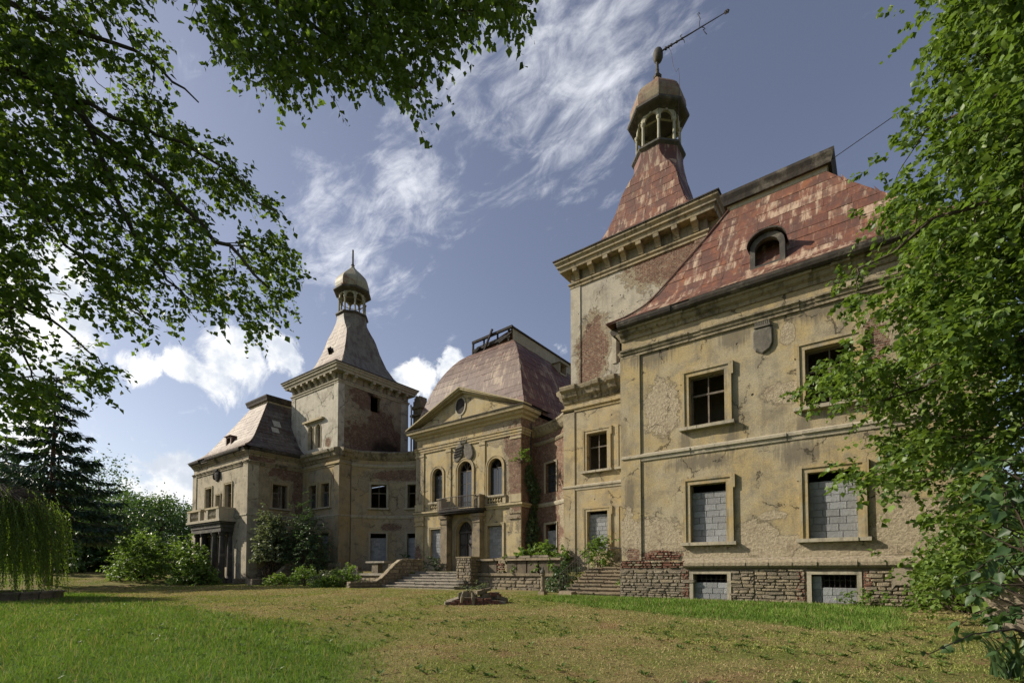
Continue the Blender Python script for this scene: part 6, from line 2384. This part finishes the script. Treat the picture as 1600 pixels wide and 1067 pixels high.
# --- large tree on the right
TR2 = np.array([5.6, 12.6, 0])
t2 = empty('large_linden_tree', (TR2[0], TR2[1], gzf(TR2[0], TR2[1])), 'tall dense leafy tree covering the end of the nearer pavilion', 'tree')
polyR = [(1600, -140), (1500, -140), (1490, 10), (1478, 30), (1440, 60), (1432, 105), (1405, 160), (1385, 200), (1375, 235), (1330, 240), (1365, 265), (1350, 320), (1320, 375), (1290, 395), (1255, 402), (1295, 430), (1290, 470), (1300, 500), (1285, 540), (1245, 575), (1240, 595), (1300, 620),
         (1275, 650), (1262, 700), (1290, 740), (1330, 735), (1365, 765), (1395, 780), (1440, 770), (1490, 790), (1465, 850), (1440, 890), (1455, 925), (1490, 945), (1540, 920), (1560, 880), (1600, 860), (1800, 900), (1850, 200), (1800, -140)]
clR = clumpy(38, -1.0, .8, 21)
dens = lambda x, y: np.clip(.12 + .60 * clR(x, y) + .5 * np.clip((x - 1380) / 120, 0, 1), 0, 1)
def dR(x, y):
    r_ = rng.random(len(x))
    return 9.2 + 4.2 * r_ + .6 * np.sin(x * .02) + .6 * np.sin(y * .023)
polyR = [(x + 28 if x < 1480 and y < 780 else x, y) for x, y in polyR]
pads = volume_points(polyR, 430, dR, dens)
# the rest of the crown, beyond the picture edge
v_ = unit(900) * rng.uniform(.3, 1, (900, 1)) ** .5
q_ = np.array([TR2[0] - .2, TR2[1] + .3, 8.6]) + v_ * np.array([4.4, 4.0, 7.0])
dd_ = q_ @ FW - CH * FW[2]
pxx = 805.935 + 768.693 * (q_ @ RT) / dd_
q_ = q_[(pxx > 1560) & (dd_ > 3)][:330]
pads = np.vstack([pads, q_])
psz = rng.uniform(.35, 1.0, len(pads))
c2 = []
for pc, ps in zip(pads, psz):
    k = int(5 + 15 * ps)
    q = rng.normal(size=(k, 3)) * np.array([.48, .48, .13]) * ps
    q[:, 2] -= .25 * np.hypot(q[:, 0], q[:, 1])
    c2.append(pc + q)
c2 = np.vstack(c2)
outR = -RT * .75 + np.array([0, 0, -.2]) - FW * .25
P_, T_, N_, tw = sprays(c2 - outR * .25, np.broadcast_to(outR, c2.shape), 15, .55, .1, droop=.3, spread=.7)
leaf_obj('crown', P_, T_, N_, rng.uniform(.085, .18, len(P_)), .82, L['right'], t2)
twig_obj('twigs', tw[::6], .007, t2)
mb = MB()
z0 = gzf(TR2[0], TR2[1])
mb.tube(limb((TR2[0], TR2[1], z0 - .3), (TR2[0] - .3, TR2[1] + .2, 5.0), n=6), [.5, .42, .38, .36, .34, .32], 12)
mb.tube(limb((TR2[0] - .3, TR2[1] + .2, 5.0), (TR2[0] - .6, TR2[1] + .3, 15.0), n=8, wob=.07), list(np.linspace(.32, .05, 8)), 10)
mb.build('trunk', 'bark', t2)
fork = np.array([TR2[0] - .3, TR2[1] + .2, 5.0])
for (x, y, d, r0, z) in ((1480, 520, 11, .13, 0), (1400, 600, 11, .06, .5), (1340, 420, 11, .08, 2), (1450, 200, 11, .09, 4), (1520, 60, 11, .08, 6), (1420, 760, 11, .06, -.8), (1480, 850, 11.5, .05, -2), (1560, 300, 12, .1, 3), (1330, 640, 11, .05, .5), (1560, 700, 11, .08, -1)):
    e_ = at(x, y, d)
    mb = MB()
    q = limb(fork + np.array([-.05 * z, 0, z]), e_, .06, 8, .35)
    mb.tube(q, list(np.linspace(r0 * 1.2, r0 * .25, 8)), 7)
    mb.build('bough', 'bark', t2)
allp = np.vstack([limb(fork, at(x, y, 11), .06, 8, .3) for x, y in ((1480, 520), (1400, 600), (1340, 420), (1450, 200), (1520, 60), (1420, 760))])
tws = []
for c in pads[rng.permutation(len(pads))[:260]]:
    dj = np.linalg.norm(allp - c, axis=1) + rng.random(len(allp)) * .5
    j = np.argmin(dj)
    if dj[j] < 2.4:
        tws.append(limb(allp[j], c, .05, 6, .25))
twig_obj('branchlets', tws, .018, t2, 'twig', 4)

# --- leafy shrub close to the camera on the right
sx_, sy_ = at(1790, 1000, 5.6)[:2]
ls = empty('lilac_shrub', (sx_, sy_, gzf(sx_, sy_)), 'big-leaved shrub leaning in low at the right edge', 'shrub')
polyS = [(1480, 700), (1540, 760), (1530, 830), (1490, 860), (1475, 900), (1520, 940), (1540, 990), (1580, 1000), (1600, 985), (1700, 1000), (1720, 700), (1600, 690), (1560, 720)]
cs = volume_points(polyS, 70, lambda x, y: 5.4 + 1.5 * rng.random(len(x)), lambda x, y: .15 + .85 * np.clip((x - 1470) / 140, 0, 1))
P_, T_, N_, tw = sprays(cs + RT * .1, np.broadcast_to(-RT * .8 + np.array([0, 0, .1]), cs.shape), 8, .42, .12, droop=.3, spread=.5)
leaf_obj('crown', P_, T_, N_, rng.uniform(.09, .17, len(P_)), .85, L['lilac'], ls, shape='heart')
root = np.array([sx_, sy_, gzf(sx_, sy_) - .1])
tws += []
tw2 = [np.vstack([limb(root + rng.normal(size=3) * [.25, .25, 0], t_[0], .1, 6, .4), t_[1:]]) for t_ in tw]
twig_obj('stems', tw2, .014, ls, 'twig', 4)
# low arching twig with a single heart leaf
mb = MB()
br_ = [root + np.array([0, 0, .3]), at(1585, 982, 5.4), at(1560, 985, 5.2), at(1520, 990, 5.1), at(1480, 1008, 5.0), at(1450, 1022, 5.0), at(1437, 1016, 5.0)]
mb.tube(br_, [.02, .012, .009, .007, .006, .004, .003], 5)
mb.build('arching_twig', 'twig', ls)
lp = np.array([at(1508, 992, 5.1), at(1498, 995, 5.05), at(1441, 1017, 5.0), at(1475, 1010, 5.0), at(1545, 988, 5.2)])
leaf_obj('twig_leaves', lp, np.array([-UP + RT * .5, -UP - RT * .6, -UP + RT * .3, -UP * .3 - RT, -UP * .5 - RT]), np.tile(-FW, (5, 1)) + rng.normal(size=(5, 3)) * .2, [.10, .09, .06, .05, .08], .9, L['lilac'], ls, shape='heart')

# --- iris clump, each sword leaf a part of its own
ix, iy = at(1590, 1058, 6.9)[:2]
ir = empty('iris_clump', (ix, iy, gzf(ix, iy)), 'clump of sword-shaped iris leaves at the lower right corner', 'plant')
for k in range(36):
    a = R(180) + R(37) + rng.uniform(-1.6, 1.6) if k < 26 else rng.uniform(0, 6.28)
    ln = rng.uniform(.6, 1.05)
    lean = rng.uniform(.25, .95)
    b0 = np.array([ix, iy, gzf(ix, iy) - .02]) + np.array([rng.normal() * .14, rng.normal() * .14, 0])
    d = np.array([math.cos(a), math.sin(a), 0])
    sd = np.array([-math.sin(a), math.cos(a), 0])
    mb = MB()
    mb.rnd = rng.random()
    prev = None
    for j in range(7):
        t_ = j / 6
        p = b0 + d * (lean * ln * t_ ** 1.5) + np.array([0, 0, 1]) * ln * (t_ - lean * .42 * t_ ** 2.4)
        wv = .024 * (1 - t_ ** 2.2) + .002
        l_, r_, m_ = p - sd * wv, p + sd * wv, p + d * .006 * (1 - t_)
        if prev is not None:
            mb.face([prev[0], prev[2], m_, l_])
            mb.face([prev[2], prev[1], r_, m_])
        prev = (l_, r_, m_)
    mb.build('leaf', L['iris'], ir, origin=b0)


# --- shrubs
def shrub(name, label, cat, c, rad, n, leaf, mat, clusters=60, group=None, stems=6, up=.0, width=.7, shape='kite', spray=.35, nl=12, droop=.3, zmin=.03):
    c = np.array([c[0], c[1], c[2] if len(c) > 2 else gzf(c[0], c[1])], float)
    th = empty(name, tuple(c), label, cat, group)
    rad = np.array(rad, float)
    v = unit(clusters)
    v[:, 2] = np.abs(v[:, 2]) * 1.0 - .15
    r_ = rng.uniform(.45, 1.0, clusters) ** .6
    lump = 1 + .22 * np.sin(v[:, 0] * 5 + c[0]) * np.cos(v[:, 1] * 4 + c[1])
    cen = c + v * r_[:, None] * rad * lump[:, None] + np.array([0, 0, rad[2] * .12 + up])
    P_, T_, N_, tw = sprays(np.repeat(cen, max(1, n // (clusters * nl)), axis=0) + rng.normal(size=(clusters * max(1, n // (clusters * nl)), 3)) * rad * .13,
                            np.repeat(v + np.array([0, 0, .35]), max(1, n // (clusters * nl)), axis=0), nl, spray, leaf, droop=droop, spread=.6)
    kp = P_[:, 2] > c[2] + zmin
    P_, T_, N_ = P_[kp], T_[kp], N_[kp]
    leaf_obj('foliage', P_, T_, N_, rng.uniform(.7, 1.3, len(P_)) * leaf, width, mat, th, shape=shape)
    tws = [limb(c + np.array([rng.normal() * .1, rng.normal() * .1, -.1]), q, .08, 5, .4) for q in cen[rng.permutation(clusters)[:max(stems, clusters // 3)]]]
    twig_obj('stems', tws, .02 * max(1, rad[2] * .5), th, 'twig', 4)
    return th


shrub('maple_bush', 'bright green maple bush in front of the far pavilion corner', 'bush', (-56.2, 15.8), (3.8, 2.2, 4.2), 8500, .26, L['bush'], 90, spray=.8)
shrub('bush', 'mid green rounded bush left of the far porch columns', 'bush', (-49.9, 17.4), (2.3, 1.2, 4.0), 5600, .22, L['bush'], 70, spray=.6)
shrub('bush', 'low bright bush at the foot of the far pavilion corner', 'bush', (-47.8, 17.4), (2.3, 1.4, 2.4), 4200, .2, L['bush'], 70, spray=.5)
shrub('elder_bush', 'silvery pale-leaved bush against the far tower base', 'bush', (-42.9, 21.4, 0.2), (1.9, 1.2, 6.0), 12500, .2, L['elder'], 100, spray=.5, zmin=1.75)
shrub('locust_sapling', 'dark feathery young tree against the far tower base', 'young tree', (-40.0, 23.0, ZT - .1), (2.0, 1.2, 5.4), 10000, .22, L['locust'], 110, spray=.7, width=.35)
for (x, y, rx, rz, m_, lb) in ((-38.7, 19.9, .9, .75, 'willow', 'yellow-green fern-like plant by the kerb block'), (-36.0, 20.6, 1.3, 1.35, 'bush', 'tall flowering bush before the broken balustrade'), (-33.6, 20.8, 1.1, 1.0, 'elder', 'loose plant with long leaves before the broken balustrade'),
                           (-31.0, 20.7, 1.35, 1.5, 'bush', 'fresh green bush touching the curved middle wall'), (-32.2, 20.1, .8, .6, 'bush', 'low clump between the two bushes at the wall')):
    shrub('bush', lb, 'bush', (x, y), (rx, .9, rz), 1700, .15, L[m_], 45, spray=.35)
for (x, y, rx, rz, lb) in ((-17.9, 25.3, 1.6, 1.6, 'broad-leaved bush growing over the slab balustrade'), (-16.2, 25.1, 1.2, 1.5, 'broad-leaved bush between balustrade and tower base')):
    shrub('bush', lb, 'bush', (x, y, ZT), (rx, .8, rz), 2200, .17, L['bush'], 50, spray=.35, width=.9)
shrub('hydrangea', 'dark leafy bush with pale flowers beside the railing', 'bush', (-14.2, 23.2, 0), (.95, .9, 1.45), 2600, .13, L['locust'], 60, spray=.3, width=.8)
shrub('sapling', 'light green sapling rising behind the railing', 'young tree', (-12.75, 24.55, 1.3), (.95, .5, 1.7), 1500, .15, L['bush'], 36, spray=.4)
shrub('weed', 'weeds on the landing of the side steps', 'plant', (-10.6, 24.6, 1.37), (.7, .35, .55), 600, .12, L['elder'], 18, spray=.25)
shrub('weed', 'dry weed tuft beside the side steps and plinth', 'plant', (-9.75, 21.2, .55), (.2, .3, .55), 260, .12, L['bush'], 10, spray=.25)
shrub('weed', 'leafy weeds before the second basement opening', 'plant', (-.5, 19.6), (.8, .35, .5), 700, .10, L['bush'], 20, spray=.22)
shrub('weed', 'plants growing on the rubble heap', 'plant', (RX, RY, zb + .45), (.6, .4, .35), 300, .12, L['elder'], 14, spray=.22, width=.35)
shrub('bush', 'dark bush in the corner left of the entrance', 'bush', (-29.6, 28.2, ZT), (.9, .5, 1.2), 700, .14, L['ivy'], 24, spray=.3)
shrub('bush', 'small dark bush at the end of the far curved wall', 'bush', (-33.4, 28.3, ZT), (.9, .6, 1.2), 700, .14, L['ivy'], 24, spray=.3)
shrub('sapling', 'light birch seedling sprouting from the brick corner', 'young tree', (-21.3, 28.95, 9.2), (.6, .5, .85), 700, .12, L['bush'], 24, spray=.3)
shrub('climber_bush', 'leafy shrub at the foot of the large tree by the plinth', 'bush', (1.75, 19.0), (1.1, .8, 2.5), 3400, .13, L['right'], 80, spray=.35, width=.8)

# ivy on the brick corner of the centre
iv = empty('ivy', (-21.3, 30.4, ZT), 'dark ivy hanging down the brick corner beside the pediment front', 'ivy')
n = 2600
yy = rng.uniform(29.5, 31.0, n)
zz = rng.uniform(1.2, 9.2, n)
keep = (np.abs(yy - 30.3 - .25 * np.sin(zz * 1.3)) < .28 + .35 * np.abs(np.sin(zz * .9 + 1)))
yy, zz = yy[keep], zz[keep]
P_ = np.stack([CX1 + rng.uniform(.05, .45, len(yy)) * (1 + .5 * np.sin(zz * 2)), yy, zz], 1)
leaf_obj('foliage', P_, np.array([.5, -.2, -1]) + rng.normal(size=P_.shape) * .5, np.array([1, -.4, .4]) + rng.normal(size=P_.shape) * .4, rng.uniform(.1, .2, len(P_)), .9, L['ivy'], iv)
mb = MB()
for k in range(5):
    mb.tube([(CX1 + .08, 30.1 + .12 * k, 1.1), (CX1 + .1, 30.2 + .1 * k + .2 * math.sin(k), 5), (CX1 + .08, 30.0 + .13 * k, 9)], [.03, .025, .01], 5)
mb.build('stems', 'twig', iv)

# --- weeping tree on the left
wx_, wy_ = kx + .1, ky + .2
wp = empty('weeping_tree', (wx_, wy_, gzf(wx_, wy_)), 'small weeping tree with trailing bright green strands at the left edge', 'tree')
hd = np.array([wx_, wy_, 4.9])
P_, T_, N_, tw = [], [], [], []
for k in range(720):
    a = rng.uniform(0, 6.28)
    r_ = rng.uniform(.3, 2.7)
    top = hd + np.array([math.cos(a) * r_, math.sin(a) * r_, .35 - .28 * r_ + rng.normal() * .25])
    ln = min(top[2] - gzf(top[0], top[1]) - .1, rng.uniform(1.8, 5.2))
    m = int(ln / .065)
    t_ = np.linspace(0, 1, m)[:, None]
    path = top + np.array([math.cos(a), math.sin(a), 0]) * (.55 * np.sqrt(t_)) + np.array([0, 0, -1]) * ln * t_ + .05 * np.sin(t_ * 7 + k)
    P_.append(path)
    T_.append(np.array([0, 0, -1.]) + rng.normal(size=(m, 3)) * .45 + np.array([math.cos(a), math.sin(a), 0]) * .3)
    N_.append(rng.normal(size=(m, 3)))
    tw.append(np.vstack([hd + (top - hd) * .1 + np.array([0, 0, .2]), (hd + top) / 2 + np.array([0, 0, .5]), path[::max(1, m // 4)]]))
P_, T_, N_ = map(np.vstack, (P_, T_, N_))
leaf_obj('crown', P_, T_, N_, rng.uniform(.09, .17, len(P_)), .38, L['willow'], wp)
twig_obj('strands', tw, .010, wp)
mb = MB()
mb.tube(limb((wx_, wy_, gzf(wx_, wy_) - .2), hd + np.array([0, 0, .2]), n=6), [.16, .14, .12, .12, .1, .07], 8)
mb.build('trunk', 'bark', wp)


# --- spruces
def spruce(label, base, h, rad, tiers, first, mat, seed, dense=1.0):
    rg_ = np.random.default_rng(seed)
    b = np.array([base[0], base[1], gzf(base[0], base[1])])
    th = empty('spruce_tree', tuple(b), label, 'tree', 'spruces')
    mb = MB()
    mb.tube([b + np.array([0, 0, -.2]), b + np.array([.05, 0, h * .4]), b + np.array([0, .05, h])], [h * .017, h * .012, .02], 10)
    mb.build('trunk', 'bark_red', th)
    P, T, N, tw = [], [], [], []
    for i in range(tiers):
        f = i / (tiers - 1)
        z = first + (h - first - .3) * f
        R_ = rad * (1 - f) ** .75 * rg_.uniform(.75, 1.1) + .25
        nb2 = int(7 + 3 * (1 - f))
        off = rg_.uniform(0, 6.28)
        for k in range(nb2):
            a = off + 6.28 * k / nb2 + rg_.normal() * .18
            Lb = R_ * rg_.uniform(.7, 1.1)
            d = np.array([math.cos(a), math.sin(a), 0])
            sd = np.array([-math.sin(a), math.cos(a), 0])
            tt = np.linspace(0, 1, 9)
            path = b + np.array([0, 0, z]) + d * Lb * tt[:, None] + np.array([0, 0, 1.]) * (-.30 * Lb * tt + .16 * Lb * tt ** 3)[:, None]
            tw.append(path[::2])
            m = int(Lb * 26 * dense)
            q = rg_.uniform(.15, 1, m)
            pp = np.stack([np.interp(q, tt, path[:, j]) for j in range(3)], 1)
            sgn = rg_.choice([-1, 1], m)[:, None]
            wdt = (.36 * Lb * (1 - .75 * q) * rg_.uniform(.1, 1, m))[:, None]
            pp = pp + sd * sgn * wdt + np.array([0, 0, -1]) * (wdt * .35 + rg_.uniform(0, .18, m)[:, None])
            P.append(pp)
            T.append(d * .7 + sd * sgn * .6 + np.array([0, 0, -.5]) + rg_.normal(size=(m, 3)) * .3)
            N.append(np.array([0, 0, 1.]) + rg_.normal(size=(m, 3)) * .4)
    P, T, N = map(np.vstack, (P, T, N))
    leaf_obj('crown', P, T, N, rg_.uniform(.35, .7, len(P)), .32, mat, th)
    twig_obj('branches', tw, .04, th, 'bark', 4)
    return th


s0 = at(76, 889, 39.0)
spruce('tall dark spruce with a bare reddish trunk on the left lawn', s0[:2], 17.0, 5.6, 13, 4.6, L['spruce'], 2, 1.25)
s1 = at(2, 885, 60.0)
spruce('second spruce half hidden behind the weeping tree', s1[:2], 17.0, 5.0, 16, 1.5, L['spruce'], 4)


# --- background wood: separate trees
def bg_tree(label, base, h, rad, mat, seed, n=3600, leaf=.42, airy=False, z0=None, crown0=.12):
    rg_ = np.random.default_rng(seed)
    b = np.array([base[0], base[1], gzf(base[0], base[1]) if z0 is None else z0])
    th = empty('broadleaf_tree', tuple(b), label, 'tree', 'trees behind the lawn')
    ncl = 46
    v = rg_.normal(size=(ncl, 3))
    v /= np.linalg.norm(v, axis=1, keepdims=True)
    rr = rg_.uniform(.35, 1, ncl) ** .5
    cz_ = h * (1 + crown0) / 2
    cen = b + np.array([0, 0, cz_]) + v * rr[:, None] * np.array([rad, rad, h * (1 - crown0) / 2]) * np.array([1, 1, 1.0])
    k = n // ncl
    P = np.repeat(cen, k, axis=0) + rg_.normal(size=(ncl * k, 3)) * np.array([rad * .2, rad * .2, h * .055]) * (1.3 if airy else 1.0)
    T = np.repeat(v, k, axis=0) * .4 + rg_.normal(size=P.shape) * .6 + np.array([0, 0, -.4])
    N = np.array([0, 0, 1.]) + rg_.normal(size=P.shape) * .7
    P[:, 2] = np.maximum(P[:, 2], b[2] + .1)
    leaf_obj('crown', P, T, N, rg_.uniform(.6, 1.3, len(P)) * leaf, .7, mat, th, rnd=np.clip(rg_.random(len(P)) * .7 + np.repeat(rg_.random(ncl), k) * .3, 0, 1))
    mb = MB()
    mb.tube([b + np.array([0, 0, -.3]), b + np.array([.1, .1, h * .5]), b + np.array([0, 0, h * .85])], [h * .018, h * .012, .04], 8)
    for c in cen[:14]:
        mb.tube(limb(b + np.array([0, 0, min(c[2] - b[2], h * .8) * .6]), c, .05, 4, .2), [.09, .07, .05, .02], 4)
    mb.build('trunk', 'bark', th)
    return th


BG = [(150, 66, 14.5, 3.4, 'bg', 1, 'loose-crowned tall tree just right of the spruce'), (185, 60, 9.0, 4.2, 'bg', 0, 'dark low tree under the loose-crowned one'), (215, 72, 11.0, 4.4, 'bg2', 0, 'light green tree in the middle of the wood'),
      (250, 70, 9.6, 4.0, 'bg', 0, 'dark round tree second from the far pavilion'), (285, 74, 9.0, 4.0, 'bg', 1, 'feathery tree next to the far pavilion'), (120, 58, 8.5, 4.4, 'bg', 0, 'dense dark tree right behind the spruce trunk'),
      (100, 76, 12.5, 5.0, 'bg', 0, 'broad dark tree far behind the spruce'), (40, 62, 12.0, 5.0, 'bg', 0, 'dark tree behind the weeping tree'), (-10, 64, 13.0, 5.5, 'bg', 0, 'dark tree at the left picture edge'), (-80, 60, 14.0, 5.5, 'bg', 0, 'tall dark tree beyond the left edge'),
      (235, 86, 12.0, 5.0, 'bg2', 1, 'paler airy tree rising behind the dark round one'), (170, 90, 13.0, 5.5, 'bg', 0, 'large dark tree deepest in the wood'), (70, 84, 14.0, 5.5, 'bg2', 1, 'pale tree glimpsed behind the spruce crown'), (300, 92, 10.5, 4.6, 'bg', 0, 'small dark tree peeping past the far pavilion')]
for i, (px, d, h, r_, m_, airy, lb) in enumerate(BG):
    p = at(px, 880, d)
    bg_tree(lb, p[:2], h, r_, L[m_], 40 + i, 3400, .40 if not airy else .34, bool(airy))
# understorey hedge along the wood edge, one thing per bush
for i, (px, d) in enumerate(((110, 55), (150, 56), (190, 57), (225, 58), (262, 60), (60, 54), (20, 53), (-30, 50), (88, 50))):
    p = at(px, 885, d)
    shrub('wood_edge_bush', ['dark bush under the trees, left of the light gap', 'dark bush under the loose-crowned tree', 'dark bush in the middle of the wood edge', 'dark bush behind the maple bush', 'dark bush nearest the far pavilion', 'dark bush behind the spruce trunk', 'dark bush behind the weeping tree', 'dark bush behind the weeping tree at the picture edge', 'dark bush just right of the spruce trunk'][i],
          'bush', (p[0], p[1]), (3.8, 2.0, 4.4), 2000, .42, L['bg'], 46, group='bushes at the wood edge', spray=.7)
# conifer showing over the far pavilion roof
p = at(345, 800, 78)
spruce('spruce top showing above the far pavilion roof', p[:2], 19.5, 4.4, 20, 2.0, L['spruce'], 9)

# ------------------------------------------------------------------ grass
def frustum_points(n, d0, d1, power):
    u = rng.uniform(-1.12, 1.12, n)
    t_ = rng.random(n)
    d = (d0 ** power + (d1 ** power - d0 ** power) * t_) ** (1 / power)
    X = d * (-.6025 + .798 * u)
    Y = d * (.798 + .6025 * u)
    return X, Y, d


patch = clumpy(1.6, -.4, .9, 77)
patch2 = clumpy(.32, -.5, 1.0, 78)


def grassmat(name, a, b, c):
    m = leafmat(name, a, b, .25, .15, .7)
    return m


gl1 = grassmat('grass_lush', (0.052, 0.112, 0.014), (0.20, 0.295, 0.058), 0)
gl2 = grassmat('grass_mown', (0.105, 0.145, 0.028), (0.29, 0.31, 0.085), 0)
gl3 = grassmat('grass_dry', (0.20, 0.14, 0.065), (0.47, 0.38, 0.20), 0)


def grass_w(name, label, n, d0, d1, power, hgt, wpx, mask, mat, lean):
    """as grass(), with blade width growing with distance so that it stays visible as turf"""
    X, Y, d = frustum_points(n, d0, d1, power)
    ok = (rng.random(n) < mask(X, Y)) & (Y < 20.15) & ~((X > -13.6) & (X < -9.3) & (Y > 20.9)) & ~((X < -21.8) & (X > -29.3) & (Y > 19.9))
    ok &= ~(((X - kx) ** 2 + (Y - ky) ** 2 < 9.2))
    ok &= ((X + 0.0 - 1.6) ** 2 * .10 + (Y - 6.0) ** 2 * .45 > 1.0) | (rng.random(n) < .12)
    X, Y, d = X[ok], Y[ok], d[ok]
    m = len(X)
    h = rng.uniform(.5, 1.3, m) * hgt
    tip = np.array([0, 0, 1.]) + rng.normal(size=(m, 3)) * lean
    tip[:, 2] = np.abs(tip[:, 2]) + .1
    wd = wpx * d / 768
    tipn = tip / np.linalg.norm(tip, axis=1, keepdims=True)
    o = leaf_obj(name, np.stack([X, Y, gz(X, Y) - .004], 1), tipn, rng.normal(size=(m, 3)) * [1, 1, .2], h, (wd / h)[:, None], mat, shape='blade',
                 rnd=np.clip(rng.random(m) * .65 + .35 * patch2(X, Y), 0, 1))
    return tag(o, label, 'grass', kind='stuff')


lushm = lambda X, Y: lush_np(X, Y)
stripm = lambda X, Y: strip_np(X, Y)
mown = lambda X, Y: (1 - lush_np(X, Y)) * (1 - strip_np(X, Y)) * (.12 + .88 * patch(X, Y)) * (.35 + .65 * patch2(X, Y))
dry = lambda X, Y: (1 - lush_np(X, Y)) * (1 - strip_np(X, Y)) * (.25 + .75 * (1 - patch(X, Y)))
grass_w('long_grass', 'bright green uncut grass filling the lower left corner', 300000, 4.6, 32, 1.1, .105, 1.45, lushm, gl1, .65)
grass_w('strip_grass', 'bright green uncut strip of grass along the plinth', 290000, 11, 26, 1.5, .12, 1.15, stripm, gl1, .6)
grass_w('mown_grass', 'short mown turf across the middle of the lawn', 360000, 4.6, 45, 1.1, .055, 1.8, mown, gl2, .7)
grass_w('dry_grass', 'dry straw-coloured blades in the mown lawn', 240000, 4.6, 40, 1.1, .045, 1.6, dry, gl3, .9)
grass_w('seed_stalks', 'pale thin stalks standing in the uncut grass', 13000, 4.6, 26, 1.2, .17, .9, lambda X, Y: np.maximum(lush_np(X, Y), strip_np(X, Y)), gl3, .3)
# flat broad-leaved weeds in loose rosettes
X, Y, d = frustum_points(1500, 4.6, 24, 1.3)
ok = (Y < 17) & (rng.random(1500) < patch(X, Y) * .8 + .15)
X, Y = np.repeat(X[ok], 9), np.repeat(Y[ok], 9)
m = len(X)
a_ = rng.uniform(0, 6.28, m)
Xw, Yw = X + np.cos(a_) * .02, Y + np.sin(a_) * .02
wd_ = leaf_obj('lawn_weeds', np.stack([Xw, Yw, gz(Xw, Yw) + .01], 1), np.stack([np.cos(a_), np.sin(a_), rng.uniform(.2, .9, m)], 1), np.array([0, 0, 1.]) + rng.normal(size=(m, 3)) * .2, rng.uniform(.05, .13, m), .45,
               leafmat('leaf_weed', (0.05, 0.095, 0.018), (0.13, 0.19, 0.045), .25, .25, .5))
tag(wd_, 'low broad-leaved weeds dotted through the mown lawn', 'weeds', kind='stuff')
# fallen leaves and clippings
X, Y, d = frustum_points(5000, 4.6, 22, 1.4)
ok = (Y < 17) & (rng.random(5000) < .25 + .75 * (1 - lush_np(X, Y)))
X, Y = X[ok], Y[ok]
m = len(X)
lit = leaf_obj('fallen_leaves', np.stack([X, Y, gz(X, Y) + .015], 1), rng.normal(size=(m, 3)) * [1, 1, .15], np.array([0, 0, 1.]) + rng.normal(size=(m, 3)) * .35, rng.uniform(.03, .075, m), .8,
               leafmat('leaf_litter', (0.07, 0.04, 0.022), (0.25, 0.165, 0.08), .1, .1, .8))
tag(lit, 'brown fallen leaves and clippings scattered over the lawn', 'leaves', kind='stuff')
